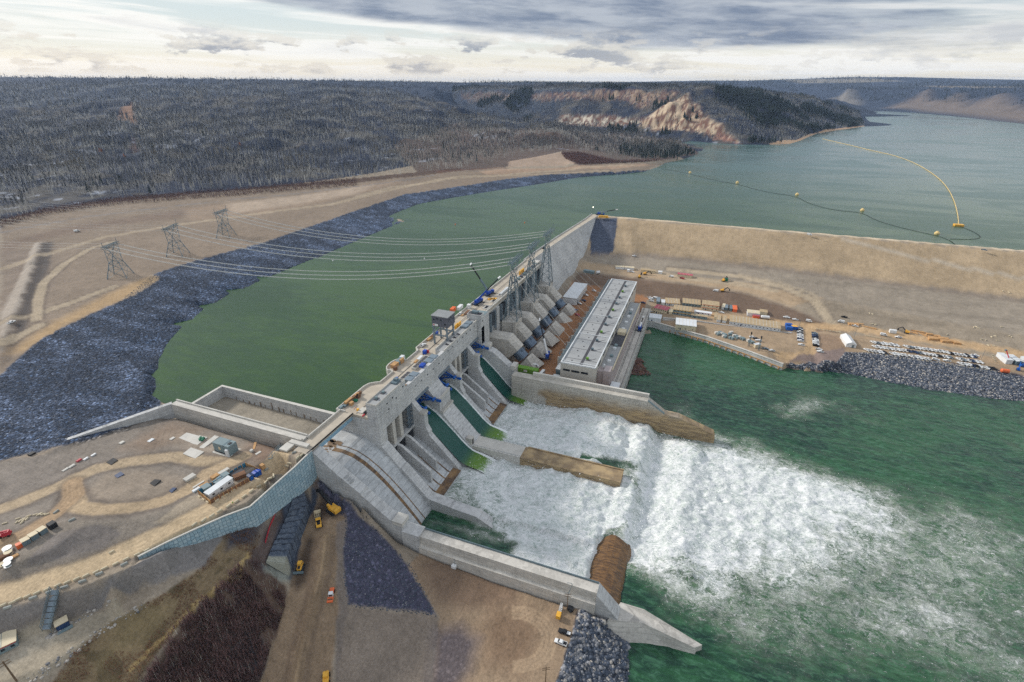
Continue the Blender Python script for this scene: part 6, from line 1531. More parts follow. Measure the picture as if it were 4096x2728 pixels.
# gantry crane on the headworks
t = thing('gantry_crane', 'tall grey gantry crane with a clad machine house over the headworks deck', 'gantry crane', (-168.5, 301, 60))
MB().box(-6.2, 6.6, -5.6, 5.6, 14.6, 22.6).build('machine_house', 'clad_grey', t)
ro = MB().box(-6.6, 7.0, -6.0, 6.0, 22.6, 23.0).build('roof', 'roof_grey', t)
s_ = MB()
for k in range(9): s_.box(-6.5, 6.9, -5.6 + k * 1.4, -5.5 + k * 1.4, 23.0, 23.12)
s_.build('roof_seam', 'galvanised', ro)
for x, y, z in ((-5.2, -5.65, 19.2), (-2.6, -5.65, 20.2), (.6, -5.65, 19.6), (3.6, -5.65, 16.6)): MB().box(x, x + 1.3, y, y + .1, z, z + 1.1).build('window', 'window', t)
for y, z in ((-3.8, 20), (-1, 20.4), (2.4, 18.6)): MB().box(6.55, 6.66, y, y + 1.3, z, z + 1.1).build('window', 'window', t)
MB().box(-5.6, -1.4, -5.72, -5.62, 15.0, 16.6).build('sign_board', 'white_paint', t)
MB().box(-5.2, -4.0, -5.78, -5.73, 15.4, 16.2).build('sign_mark', 'red', t)
for x, zb in ((-5.4, 0), (5.2, 4.5)):
    for y in (-5.0, 5.0): MB().box(x - .55, x + .55, y - .55, y + .55, zb, 14.6).build('leg', 'steel_grey', t)
for y in (-5.0, 5.0):
    MB().box(-5.4, 5.2, y - .4, y + .4, 7.2, 8.0).build('cross_beam', 'steel_grey', t)
    MB().bar((-5.4, y, 11.4), (-2.2, y, 14.6), .6, .6).bar((5.2, y, 11.4), (2.0, y, 14.6), .6, .6).build('brace', 'steel_grey', t)
for x in (-5.4, 5.2): MB().box(x - .4, x + .4, -5, 5, 8.4, 9.2).build('cross_beam', 'steel_grey', t)
s_ = MB()
for k in range(3): s_.bar((-7.0, -4.4 + 8 * (k % 2), 8.4 + k * 2.4), (-7.0, 3.6 - 8 * (k % 2), 10.8 + k * 2.4), .9, .12)
s_.build('access_stair', 'galvanised', t)

# things lying on the decks
def deckbox(px, py, z, sz, m_, label, cat, name, h=None, rz=None):
    p = at(px, py, z); o = MB().cbox((0, 0, 0), sz).build(name, m_, bevel=.05)
    o.location = p; o.rotation_euler = (0, 0, math.radians(93) if rz is None else rz); return tag(o, label, cat)
deckbox(1812, 1245, 60, (6.2, 3.0, 3.2), 'orange', 'orange container on the intake deck by the parapet', 'container', 'container')
deckbox(1840, 1236, 60, (7.6, 2.8, 3.0), 'white_paint', 'white container on the intake deck left of the cranes', 'container', 'container')
def crate(px, py, z, sz, label, m_='wood'):
    p = at(px, py, z); t = thing('crate', label, 'crate', tuple(p), math.radians(88))
    MB().cbox((0, 0, 0), sz).build('box', m_, t); MB().cbox((0, 0, sz[2]), (sz[0] + .2, sz[1] + .2, .15)).build('lid', m_, t)
for i, (x, y, s, lab) in enumerate([(1395, 1613, (6, 1.6, 2.4), 'long upright timber stack leaning on the near parapet'), (1412, 1602, (5, 1.4, 2.2), 'brown timber stack right of the long one at the parapet'), (1425, 1588, (4, 1.4, 2.0), 'dark timber stack beside the cable spool on the deck'), (1406, 1619, (2.4, 2, 1.8), 'square timber crate in front of the parapet stacks'),
                            (1438, 1577, (3, 1.2, 1.4), 'small orange-brown timber stack highest along the near parapet'), (1580, 1466, (5.5, 3.2, 2.4), 'large timber crate in the round deck bulge'), (1573, 1470, (2.6, 2.4, 2.2), 'pale timber crate left in the round deck bulge'), (1582, 1480, (2.2, 2.0, 2.4), 'small timber crate at the lower end of the round bulge'), (1608, 1452, (4, 1.2, 3.2), 'wooden shelter panel standing in the round bulge'),
                            (1720, 1358, (6, 1.6, 1.2), 'yellow-brown beam stack by the upstream parapet'), (1728, 1350, (4, 1.4, 1.4), 'rust-brown beam stack right of the yellow one at the parapet')]):
    crate(x, y, 60, s, lab, ('wood', 'wood_dark', 'wood')[i % 3])
for x, y, sz, m_, lab in [(1598, 1452, (5.5, 3.4, 2.6), 'blue_grey', 'grey cabinet in the round deck bulge'), (1610, 1440, (3.2, 2.6, 3.2), 'white_sheet', 'white bundle at the right of the round bulge'), (1745, 1338, (2.8, 2.6, 2.4), 'blue_paint', 'blue tarp heap behind the gantry leg'),
                          (1419, 1604, (1.8, 3.6, 1.2), 'green_tarp', 'green and white frame on the near deck'), (1700, 1414, (3, 2.4, 2.6), 'blue_paint', 'blue dumpster by the stoplog rack'), (1712, 1411, (1.6, 1.4, 2.0), 'red', 'small red cabinet right of the blue dumpster'),
                          (1450, 1643, (5.5, 3.6, .6), 'concrete_light', 'pale concrete slab below the near tower'), (1432, 1643, (1.2, 1.2, 1.5), 'yellow', 'yellow box below the near tower'), (1462, 1655, (1.6, 1.2, 1.6), 'black', 'dark pump set at the foot of the near tower'),
                          (1455, 1662, (2.6, .8, .6), 'red', 'red pipe bundle at the foot of the near tower'), (1384, 1622, (4.5, 2.0, 1.1), 'galvanised', 'grey scaffold bundle at the near parapet corner'), (1366, 1633, (3, 1.4, 1.4), 'blue_grey', 'blue-grey frame in the near deck corner'),
                          (1576, 1526, (7, 2.0, .5), 'concrete_light', 'pale plank pile beside the lower stoplog rack'), (1585, 1515, (3, 1.5, .7), 'blue_paint', 'blue tarp lying beside the lower stoplog rack'), (1572, 1528, (2, 1.4, 1.0), 'orange', 'orange spool box near the lower stoplog rack'),
                          (1680, 1432, (6, 2.2, .7), 'white_sheet', 'white sheeted pile beside the upper stoplog rack'), (1664, 1447, (4, 1.6, .8), 'wood', 'timber pile below the white sheeted pile'), (1690, 1465, (4.5, 3, 1.6), 'blue_paint', 'blue sheeted unit in the gatehouse roof gap'),
                          (1604, 1535, (3.2, 2.4, 2.0), 'wood_dark', 'rusty machine in the notch right of the near tower'), (1613, 1546, (4.5, 2.2, .6), 'wood', 'timber planks in the notch of the headworks roof'),
                          (1826, 1312, (5.4, .8, 3.4), 'yellow', 'yellow lifting frame behind the gantry crane'), (1838, 1304, (5.4, .8, 3.4), 'yellow', 'second yellow lifting frame nearest the intake tower'), (1812, 1326, (2.0, 1.6, 1.4), 'yellow', 'yellow crate at the foot of the lifting frames'),
                          (1850, 1262, (3.4, 2, .8), 'wood', 'timber pallets beside the white deck pickup'), (1868, 1252, (8, 2, 1.2), 'wood_dark', 'brown flat trailer on the intake deck'), (1876, 1232, (3.4, 2.8, 3.4), 'white_paint', 'white truck cab at the head of the flat trailer')]:
    deckbox(x, y, 60 if y > 1000 and (x, y) not in ((1690, 1465), (1604, 1535), (1613, 1546)) else 64.6, sz, m_, lab, 'equipment', 'deck_equipment')
for i in range(5): deckbox(1957 + i * 6, 1198 - i * .4, 60, (3.4, 2.2, .8), 'yellow', f'yellow concrete form, {ORD[i]} from the left below the cranes', 'formwork', 'formwork')
for i in range(4): deckbox(2080 + i * 4.4, 1100 - i * 3.6, 60, (2, 1.6, 4.2), 'yellow', f'tall yellow panel, {ORD[i]} from the left beside the pylons', 'formwork', 'formwork')
for i in range(6): deckbox(2004 + i * 5.0, 1180 - i * 4.4, 60, (2.6, 2.0, 2.0), 'white_sheet', f'white sheeted bale, {ORD[i]} from the left along the intake railing', 'bale', 'bale')
for i in range(9): deckbox(2063 + i * 11.2, 1128 - i * 9.6, 60, (3.4, 2.6, 2.2), 'blue_grey' if i % 2 else 'clad_grey', f'grey hydraulic cabinet, {ORD[i]} from the left on the intake edge', 'cabinet', 'hydraulic_cabinet')
sp_ = thing('cable_spool', 'brown cable spool on the near deck beside the timber stacks', 'spool', tuple(at(1434, 1592, 60)))
for x in (-.8, .7): MB().tube((x, 0, 1.5), (x + .2, 0, 1.5), 1.5, 16).build('flange', 'wood_dark', sp_)
MB().tube((-.7, 0, 1.5), (.7, 0, 1.5), .8, 12).build('drum', 'black', sp_)

# ------------------------------------------------------------------ lattice pylons and lines
def lattice(b, c0, c1, w, n):                # four-sided lattice between two square rings
    P = [[Vector((cx + sx * hx, cy + sy * hy, z)) for sx, sy in ((-1, -1), (1, -1), (1, 1), (-1, 1))] for cx, cy, z, hx, hy in (c0, c1)]
    for i in range(n):
        A0 = [P[0][k].lerp(P[1][k], i / n) for k in range(4)]; A1 = [P[0][k].lerp(P[1][k], (i + 1) / n) for k in range(4)]
        for k in range(4):
            j = (k + 1) % 4
            b.bar(A0[k], A1[j], w, w).bar(A0[j], A1[k], w, w).bar(A1[k], A1[j], w, w)
    return P
def tall_pylon(c, zb, zt, label):
    t = thing('pylon', label, 'pylon', (c[0], c[1], zb), 0, 'lattice pylons standing on the intake blocks'); h = zt - zb
    lo, hi_ = (0, 0, 0, 6.2, 6.2), (0, 1, h * .72, 1.9, 2.4)
    b = MB(); P = lattice(b, lo, hi_, .26, 5); b.build('bracing', 'galvanised', t)
    for k in range(4): MB().bar(P[0][k], P[1][k], .6, .6).build('leg', 'galvanised', t)
    b = MB(); lattice(b, hi_, (0, 5, h - 4, 1.8, 7), .26, 3)
    b.build('head', 'galvanised', t)
    b = MB()
    for z in (h - 4.2, h - 2.2):
        for x in (-1.8, 1.8): b.bar((x, -8, z), (x, 21, z + .6), .42, .42)
    for k in range(15): b.bar((-1.8, -8 + k * 2, h - 4.2), (1.8, -6 + k * 2, h - 2.2), .16, .16).bar((-1.8, -6 + k * 2, h - 2.2), (-1.8, -8 + k * 2, h - 4.2), .16, .16).bar((1.8, -8 + k * 2, h - 4.2), (-1.8, -6 + k * 2, h - 4.2), .14, .14)
    b.build('crossarm', 'galvanised', t)
    for y in (-7.5, 20.5): MB().bar((0, y, h - 3), (0, y + .8, h + 3.5), .3, .3).build('peak', 'galvanised', t)
    for y in (-6.5, 6, 18.5): MB().tube((0, y, h - 4.2), (0, y, h - 8.4), .2, 6).build('insulator', 'insulator', t)
    return t
TP = [(-150.5, 396.5), (-150.5, 445.0), (-150.5, 493.6)]
for i, c in enumerate(TP): tall_pylon(c, 41.8, 98, f'tall lattice pylon on the intake blocks, {ORD[i]} from the spillway')
LP = []
def low_pylon(legs, ta, tb, label):
    L4 = [at(350 + x / 3.925, 820 + y / 3.925, 63) for x, y in legs]
    L4 = [Vector((p.x, p.y, gz1(p.x, p.y))) for p in L4]
    c = sum(L4, Vector()) / 4; t = thing('pylon', label, 'pylon', tuple(c), 0, 'lattice pylons on the left bank'); R_ = [p - c for p in L4]
    a0 = at(350 + ta[0] / 3.925, 820 + ta[1] / 3.925, c.z + 28) - c; a1 = at(350 + tb[0] / 3.925, 820 + tb[1] / 3.925, c.z + 28) - c
    ax = (a1 - a0).normalized(); nx = Vector((-ax.y, ax.x, 0)); mid = (a0 + a1) / 2
    b = MB(); waist = [p * .50 + Vector((mid.x * .4, mid.y * .4, 13)) for p in R_]
    top4 = [mid + ax * s * (a1 - a0).length * .40 + nx * u for s, u in ((-1, -1.6), (-1, 1.6), (1, -1.6), (1, 1.6))]
    order = [0, 1, 3, 2]; ang = lambda v: math.atan2(v.y, v.x)
    ws = sorted(range(4), key=lambda k: ang(R_[k])); tsrt = sorted(range(4), key=lambda k: ang(top4[k] - mid))
    best = min(range(4), key=lambda r: sum((R_[ws[k]].normalized() - (top4[tsrt[(k + r) % 4]] - mid).normalized()).length for k in range(4)))
    for k in range(4):
        w0, w1 = waist[ws[k]], waist[ws[(k + 1) % 4]]; g0, g1 = R_[ws[k]], R_[ws[(k + 1) % 4]]; q0, q1 = top4[tsrt[(k + best) % 4]], top4[tsrt[(k + 1 + best) % 4]]
        MB().bar(g0, w0, .5, .5).bar(w0, q0, .42, .42).build('leg', 'galvanised', t)
        h0, h1 = g0.lerp(w0, .6), g1.lerp(w1, .6)
        b.bar(g0, h1, .2, .2).bar(g1, h0, .2, .2).bar(h0, h1, .24, .24).bar(h0, w1, .2, .2).bar(h1, w0, .2, .2).bar(w0, w1, .28, .28)
        for f0, f1 in ((0, .33), (.33, .66), (.66, 1)): b.bar(w0.lerp(q0, f0), w1.lerp(q1, f1), .2, .2).bar(w1.lerp(q1, f0), w0.lerp(q0, f1), .2, .2)
    b.build('bracing', 'galvanised', t)
    b = MB(); n = 12; e0 = mid - ax * (a1 - a0).length * .56; e1 = mid + ax * (a1 - a0).length * .56
    for u in (-1.6, 1.6):
        for dz in (0, -2.2): b.bar(e0 + nx * u + Vector((0, 0, dz)), e1 + nx * u + Vector((0, 0, dz)), .3, .3)
        for k in range(n): b.bar(e0.lerp(e1, k / n) + nx * u, e0.lerp(e1, (k + 1) / n) + nx * u + Vector((0, 0, -2.2)), .2, .2)
    for k in range(n): b.bar(e0.lerp(e1, k / n) + nx * 1.6, e0.lerp(e1, (k + 1) / n) - nx * 1.6, .18, .18)
    b.build('crossarm', 'galvanised', t)
    for s in (-.5, .5): MB().bar(mid + ax * s * (a1 - a0).length, mid + ax * s * (a1 - a0).length + Vector((0, 0, 4.5)), .3, .3).build('peak', 'galvanised', t)
    LP.append([c + mid + ax * s * (a1 - a0).length + Vector((0, 0, -1.5)) for s in (-.46, 0, .46)])
low_pylon(((310, 1175), (420, 1085), (620, 1155), (735, 1072)), (240, 665), (455, 575), 'lattice pylon on the left bank nearest the camera')
low_pylon(((1235, 820), (1350, 750), (1490, 800), (1610, 745)), (1190, 380), (1395, 290), 'middle lattice pylon of three on the left bank')
low_pylon(((2020, 525), (2120, 465), (2240, 515), (2340, 465)), (1995, 125), (2175, 60), 'lattice pylon on the left bank farthest from the camera')
def wire(p, q, sag, label, n=18, twin=True, r=.17):
    p = Vector(p); q = Vector(q); d = (q - p); sd = Vector((-d.y, d.x, 0)).normalized() * .55
    b = MB()
    for s in ((-1, 1) if twin else (0,)):
        b.path([p.lerp(q, i / n) + Vector((0, 0, -sag * 4 * (i / n) * (1 - i / n))) + sd * s for i in range(n + 1)], r, 4)
    o = b.build('power_line', 'wire'); return tag(o, label, 'power line', 'power lines over the reservoir')
WH = ('near', 'middle', 'far')
for i in range(3):
    for k, y in enumerate((-6.5, 6, 18.5)):
        T0 = Vector((TP[i][0] - .5, TP[i][1] + y, 94))
        wire(T0, LP[i][k], 21, f'pale twin power line over the water, {WH[k]} wire of the {WH[i]} circuit')
        T1 = Vector((-94, 372 + i * 56 + k * 14, 37)); wire(T0 + Vector((1, 0, -3)), T1, 4, f'thin line from {ORD[i]} tall pylon down to the powerhouse, {WH[k]} wire', 10, False, .10)
        far = LP[i][k] + Vector((-420, -70 + i * 10, 2)); wire(LP[i][k], far, 8, f'thin line leaving the left-bank {WH[i]} pylon westward, {WH[k]} wire', 10, False, .10)

# ------------------------------------------------------------------ booms and buoys on the reservoir
def buoy(px, py, r, label):
    p = at(px, py, 52); t = thing('buoy', label, 'buoy', tuple(p), 0, 'yellow buoys on the reservoir')
    MB().tube((0, 0, -.5), (0, 0, r * .7), r, 12).build('float', 'buoy', t); MB().tube((0, 0, r * .7), (0, 0, r * 1.3), r * .75, 10, r * .4).build('cap', 'buoy', t)
BU = [(2760, 692), (2949, 732), (3188, 780), (3449, 843), (3747, 936)]
for i, p in enumerate(BU): buoy(*p, 3.0, f'yellow buoy on the dark cable, {ORD[i]} from the wooded point')
BM = [(3290, 555), (3400, 580), (3480, 600), (3560, 617), (3603, 630), (3660, 652), (3710, 680), (3755, 712), (3790, 750), (3814, 795), (3828, 840), (3834, 880), (3834, 902)]
pts = [at(x, y, 52.6) for x, y in BM]
t = thing('debris_boom', 'long curved yellow debris boom floating across the reservoir', 'boom', tuple(pts[0]))
def dens(P, step):
    o = []
    for a, b_ in zip(P[:-1], P[1:]):
        n = max(1, int((b_ - a).length / step)); o += [a.lerp(b_, i / n) for i in range(n)]
    return o + [P[-1]]
def smooth_line(P, it=2):
    for _ in range(it):
        Q = [P[0]]
        for a, b_ in zip(P[:-1], P[1:]): Q += [a.lerp(b_, .25), a.lerp(b_, .75)]
        P = Q + [P[-1]]
    return P
b = MB(); Q = dens(smooth_line(pts), 7)
for a, c_ in zip(Q[:-1], Q[1:]):
    d_ = c_ - a; b.tube(a - pts[0] + d_ * .06, a - pts[0] + d_ * .94, .6, 6)
b.build('float', 'buoy', t)
o = MB().cbox(tuple(pts[-1] - pts[0] + Vector((0, 0, -.6))), (11, 7, 2.4)).build('anchor_float', 'yellow', t)
for i, (P, lab) in enumerate((([(2640, 672), (2760, 695), (2860, 722), (2949, 736), (3060, 768), (3188, 785), (3230, 812), (3340, 842), (3449, 849), (3500, 880), (3600, 910), (3747, 942), (3800, 960), (3828, 985)], 'dark floating cable linking the yellow buoys to the earth dam'),
                            ([(3840, 905), (3880, 920), (3918, 940), (3924, 952), (3880, 958), (3800, 955)], 'dark cable loop around the end of the debris boom'))):
    Q = dens(smooth_line([at(x, y, 52.3) for x, y in P]), 12); b = MB(); b.path(Q, .24, 4)
    tag(b.build('boom_cable', 'black'), lab, 'cable')
for i, (x, y, m_) in enumerate(((1821, 898, 'orange'), (2099, 891, 'orange'), (1332, 1044, 'white_paint'), (1698, 1036, 'white_paint'))):
    p = at(x, y, 52); o = MB().tube((0, 0, -.3), (0, 0, 1.2), .9, 10, .5).build('marker_buoy', m_); o.location = p
    tag(o, f'small {"white" if m_ == "white_paint" else "orange" if m_ == "orange" else "red"} marker buoy, {ORD[i]} on the green forebay', 'buoy', 'marker buoys on the forebay')
# ================================================================== LEFT PLATEAU, ROAD, PIT
q4 = lambda x, y: (600 + x / 3.4846, 1650 + y / 3.4846)
q5 = lambda x, y: (x / 3.92, 2000 + y / 3.92)
q6 = lambda x, y: (1000 + x / 3.135, 1850 + y / 3.135)
q7 = lambda x, y: (1100 + x * .783, 1500 + y * .783)
# concrete barrier blocks
blk = MB().add([(-1.3, -.45, 0), (1.3, -.45, 0), (1.3, .45, 0), (-1.3, .45, 0), (-1.2, -.34, .85), (1.2, -.34, .85), (1.2, .34, .85), (-1.2, .34, .85)], [(3, 2, 1, 0), (4, 5, 6, 7), (0, 1, 5, 4), (1, 2, 6, 5), (2, 3, 7, 6), (3, 0, 4, 7)])
BM_ = {}
def block(loc, rz, label, group, m_='block', s=1.0):
    if m_ not in BM_:
        b = MB(); b.v = list(blk.v); b.f = list(blk.f); b.m = list(blk.m); BM_[m_] = o = b.build('barrier_block', m_, bevel=.07)
    else: o = BM_[m_].copy(); C.objects.link(o)
    o.location = loc; o.rotation_euler = (0, 0, rz); o.scale = (s, s, s); tag(o, label, 'barrier block', group)
seq = [q4(2160, 545), q4(2110, 590), q4(2055, 635), q4(1950, 715), q4(1910, 750), q4(1725, 888), q4(1670, 925), q4(1615, 965), q4(1515, 1037), q4(1415, 1103), q4(1312, 1172), q4(1205, 1243), q4(1095, 1305), q4(970, 1378), q4(865, 1440), q4(750, 1502), q4(620, 1562),
       q5(2300, 782), q5(2150, 855), q5(1980, 932), q5(1815, 1003), q5(1640, 1075), q5(1508, 1130), q5(1350, 1190), q5(1205, 1243), q5(1058, 1293), q5(908, 1345), q5(742, 1408), q5(580, 1463), q5(425, 1515), q5(285, 1558), (50, 2410), (12, 2422)]
for i, p in enumerate(seq):
    loc = on(*p); block((loc[0], loc[1], loc[2] - .05), hd(*p, 12, -6 if i > 16 else -9) + random.Random(i).uniform(-.08, .08), f'pale concrete block along the outer edge of the haul road, {ORD[i]} from the bridge', 'concrete blocks along the haul road', s=.95 if i < 17 else .85)
for i, p in enumerate([q5(1755, 822), q4(1320, 985), q4(1238, 1037), q4(1155, 1085), q4(1075, 1135), q4(1020, 1170), q4(935, 1230)]):
    loc = on(*p); block(loc, hd(*p, 12, -7), 'pale concrete block alone on the inner edge of the haul road' if not i else f'concrete block in front of the brown fence panel, {ORD[i - 1]} from its right end', 'concrete blocks by the fenced tanks', s=.8)
for i, p in enumerate([q4(687, 1178), q4(743, 1215), q4(800, 1255)]):
    loc = on(*p); block(loc, hd(*p, 8, 6), f'concrete block outside the left end of the fenced tanks, {ORD[i]} from the top', 'concrete blocks by the fenced tanks', s=.75)
cl_ = [q5(560, 238), q5(612, 240), q5(640, 220), q5(680, 232), q5(735, 228), q5(285, 298), q5(452, 262), q5(75, 368), q5(265, 355), q5(318, 335), q5(355, 318), q5(385, 312), q5(425, 305), q5(345, 360)]
for i, p in enumerate(cl_):
    loc = on(*p); block(loc, hd(*p, 10, -3 if i < 8 else -8), f'pale stored block at the left of the plateau, {ORD[i]} from the tyre tracks', 'stored blocks beside the upper track', s=.72)
for i, (p, d_) in enumerate([(q5(2240, 873), (12, -6)), (q5(1950, 1012), (12, -6)), (q5(1560, 1165), (12, -5)), (q5(1295, 1282), (12, -4)), (q5(1012, 1372), (12, -4)), (q5(785, 1452), (12, -4)), (q5(520, 1540), (12, -4)), q5(0, 0) and (q5(885, 195), (10, -6)), (q5(1130, 318), (10, -5)), ((30, 2430), (12, -4))]):
    loc = on(*p); block(loc, hd(*p, *d_), f'long grey beam lying on the slope edge, {ORD[i]} from the retaining wall end', 'grey beams by the road', 'block_grey', .95)
for i, p in enumerate([q4(2010, 560), q4(1620, 800)]): block(on(*p), hd(*p, 10, -4), ('grey drum block by the excavated hollow', 'grey block by the blue toilets')[i], 'loose grey blocks', 'block_grey', .9)
# blocks, loose, on the laydown and along the right-hand lot
RB = [z2p(790 + i * 62, 548 + i * 9.5) for i in range(8)] + [z2p(1215 + i * 38, 600 + i * 34) for i in range(4)] + [z2p(1720 + i * 52, 680 + i * 9) for i in range(8)]
for i, p in enumerate(RB): block(on(*p), hd(*p, 20, 4), f'tan block along the dusty road by the white tent, {ORD[i]} from the left', 'tan blocks along the dusty road', s=.8)
RB = [z3p(20 + i * 66, 470 + i * 9.6) for i in range(33)]
for i, p in enumerate(RB): block(on(*p), hd(*p, 20, 4), f'tan block on the riprap edge in front of the parked pickups, {ORD[i]} from the left', 'tan blocks on the riprap edge', s=.75)
RB = [z3p(1895 + i * 12, 520 + i * 22) for i in range(5)]
for i, p in enumerate(RB): block(on(*p), 0.3, f'tan block left of the white trailers, {ORD[i]} from the back', 'tan blocks by the white trailers', s=.75)
RB = [z3p(150, 62), z3p(190, 75), z3p(1620, 110), z3p(1655, 100), z3p(1690, 122), z3p(1740, 285), z3p(1795, 298), z3p(1880, 250), z3p(1930, 235), z3p(1970, 305), z3p(2145, 232), z3p(2170, 250), z3p(1830, 370), z3p(1910, 378), z3p(2030, 105), z3p(1230, 218), z2p(1780, 255), z2p(1830, 270), z2p(1820, 460), z2p(1890, 470), (4010, 1165), (4035, 1170), (3300, 965)]
for i, p in enumerate(RB): block(on(*p), i * .7, f'pale block lying loose on the grey laydown, {ORD[i]} in the scatter', 'loose blocks on the laydown', s=.9)
# fenced tank compound
A0, A1, A2 = on(*q4(690, 1140)), on(*q4(850, 1280)), on(*q4(1540, 850)); A3 = on(*q4(1345, 750))
def panel_fence(p, q, h, m_, label, posts=6, name='fence'):
    p = Vector(p); q = Vector(q); t = thing(name, label, 'fence', tuple(p)); d_ = q - p; n = Vector((-d_.y, d_.x, 0)).normalized()
    o = MB(); o.add([(0, 0, -.2), tuple(d_ + Vector((0, 0, -.2))), tuple(d_ + Vector((0, 0, h))), (0, 0, h)] + [tuple(n * .12 + Vector(v)) for v in ((0, 0, -.2), tuple(d_ + Vector((0, 0, -.2))), tuple(d_ + Vector((0, 0, h))), (0, 0, h))], [(0, 1, 2, 3), (7, 6, 5, 4), (3, 2, 6, 7), (0, 3, 7, 4), (1, 5, 6, 2)])
    o.build('panel', m_, t)
    for k in range(posts):
        c_ = d_ * (k / (posts - 1)) - n * .15
        MB().box(c_.x - .12, c_.x + .12, c_.y - .12, c_.y + .12, c_.z, c_.z + h + .15).build('post', 'wood', t)
panel_fence(A0, A3, 2.4, 'teal_cloth', 'long blue-cloth fence at the back of the tank compound', 12)
panel_fence(A1, on(*q4(1380, 960)), 2.2, 'wood_dark', 'brown plywood fence on the road side of the tank compound', 10)
panel_fence(A0, A1, 2.2, 'wood', 'tan plywood end panel at the left of the tank compound', 4)
panel_fence(A3, on(*q4(1530, 830)), 2.2, 'wood', 'open timber frame at the right end of the tank compound', 5)
office(q4(840, 1205), q4(1170, 985), 3.2, 3.2, 'white_paint', 'white_sheet', 'long white container inside the blue-fenced compound', cat='container', name='container', wins=3, door=False)
for p, q, dp, h, m_, lab in ((q4(770, 1120), q4(860, 1075), 3, 2.4, 'blue_grey', 'blue-grey box at the left inside the fenced compound'), (q4(935, 1035), q4(1000, 990), 2.5, 2.2, 'blue_grey', 'small pump cabinet beside the white container'), (q4(1000, 985), q4(1060, 945), 2.5, 2.2, 'galvanised', 'grey pump set next to the cabinet in the compound'), (q4(1050, 950), q4(1120, 910), 2.8, 2.4, 'blue_grey', 'blue-grey generator at the middle of the compound'),
                         (q4(1175, 925), q4(1320, 850), 5, 1.3, 'cream', 'square open tank in the fenced compound'), (q4(1190, 960), q4(1345, 900), 2.6, 2.2, 'wood_dark', 'rust-brown container next to the open tank')):
    office(p, q, dp, h, m_, 'roof_dark' if m_ == 'cream' else m_, lab, cat='container', name='skid', door=False)
for i, p in enumerate([q4(1478, 890), q4(1515, 870), q4(1410, 930)]):
    loc = on(*p); t = thing('portable_toilet', ('left blue portable toilet of the pair', 'right blue portable toilet of the pair', 'dark blue portable toilet standing apart')[i] + ' by the fenced compound', 'portable toilet', loc, hd(*p, 10, -6))
    m_ = 'blue_paint' if i < 2 else 'dark_blue'
    MB().box(-1.1, 1.1, -1.1, 1.1, 0, 2.7).build('cabin', m_, t); MB().prism_y([(-1.2, 2.7), (0, 3.05), (1.2, 2.7)], -1.2, 1.2).build('roof', m_, t); MB().box(-.6, .6, -1.16, -1.1, .2, 2.4).build('door', 'blue_steel', t)
# generator house on its slab, pads
a = on(*q4(905, 545)); b_ = on(*q4(1145, 610)); rz = math.atan2(b_[1] - a[1], b_[0] - a[0])
t = thing('generator_house', 'blue-grey generator enclosure on a concrete slab on the plateau', 'generator', a, rz); L_ = math.dist(a[:2], b_[:2])
MB().box(-.6, L_ + .4, -1.2, 6.4, -.3, .5).build('slab', 'concrete_light', t); MB().box(0, L_ * .92, 0, 5.2, .5, 6.2).build('housing', 'blue_grey', t, bevel=.12)
MB().box(L_ * .58, L_ * .60, -.05, 5.25, .6, 6.28).box(L_ * .64, L_ * .66, -.05, 5.25, .6, 6.28).build('seam', 'galvanised', t)
MB().box(L_ * .72, L_ * .86, 1.6, 3.6, 6.2, 6.35).build('hatch', 'black', t); MB().box(L_ * .3, L_ * .42, -.06, 0, 2.6, 4.4).build('louvre', 'cream', t)
MB().box(L_ * .76, L_ * .88, -1.2, -.05, .5, 4.6).build('wrapped_pipe', 'white_sheet', t); MB().box(0, L_ * .92, -.08, 0, .5, 1.2).build('skirt', 'black', t)
for i, (P4, lab) in enumerate((([q4(402, 360), q4(515, 290), q4(690, 335), q4(560, 420)], 'large pale concrete pad with green bundle on it'), ([q4(560, 425), q4(690, 330), q4(805, 355), q4(655, 460)], 'pale concrete pad joined to the right of the large pad'),
                               ([q4(680, 487), q4(905, 330), q4(968, 348), q4(735, 506)], 'long narrow pale concrete pad on the plateau'), ([q4(460, 582), q4(575, 502), q4(755, 555), q4(632, 645)], 'square pale concrete pad nearest the road loop'))):
    P3 = [on(*p) for p in P4]; z = sum(p[2] for p in P3) / 4
    o = MB().prism_z([p[:2] for p in P3][::-1], z - .6, z + .35 + (.02 if i == 1 else 0)).build('concrete_pad', 'concrete_light'); tag(o, lab, 'concrete pad')
loc = on(*q4(728, 385)); o = MB()
rg = random.Random(3)
for k in range(9): o.cbox((rg.uniform(-1.6, 1.6), rg.uniform(-1, 1), .3), (rg.uniform(.8, 1.6), rg.uniform(.5, 1), rg.uniform(.4, 1.0)), rg.random() * 3)
o = o.build('tarp_bundle', 'green_tarp'); o.location = loc; tag(o, 'green bundle of hoses lying on the large pale pad', 'bundle')
for i, (P4, lab) in enumerate((([q4(0, 990), q4(70, 945), q4(160, 955), q4(60, 1030)], 'black mesh mat in the middle of the road loop'), ([q4(268, 1100), q4(325, 1060), q4(375, 1065), q4(300, 1125)], 'small black mesh mat on the inner edge of the road loop'),
                               ([(427, 1852), (455, 1835), (472, 1843), (445, 1862)], 'black mesh mat at the upper edge of the road loop'), ([(458, 1905), (485, 1890), (498, 1900), (470, 1914)], 'black mesh mat at the left of the road loop'))):
    P3 = [on(*p) for p in P4]; z = max(p[2] for p in P3)
    o = MB().prism_z([p[:2] for p in P3][::-1], z - .5, z + .22).build('mesh_mat', 'dark_blue' if i % 2 else 'black'); tag(o, lab, 'mat')
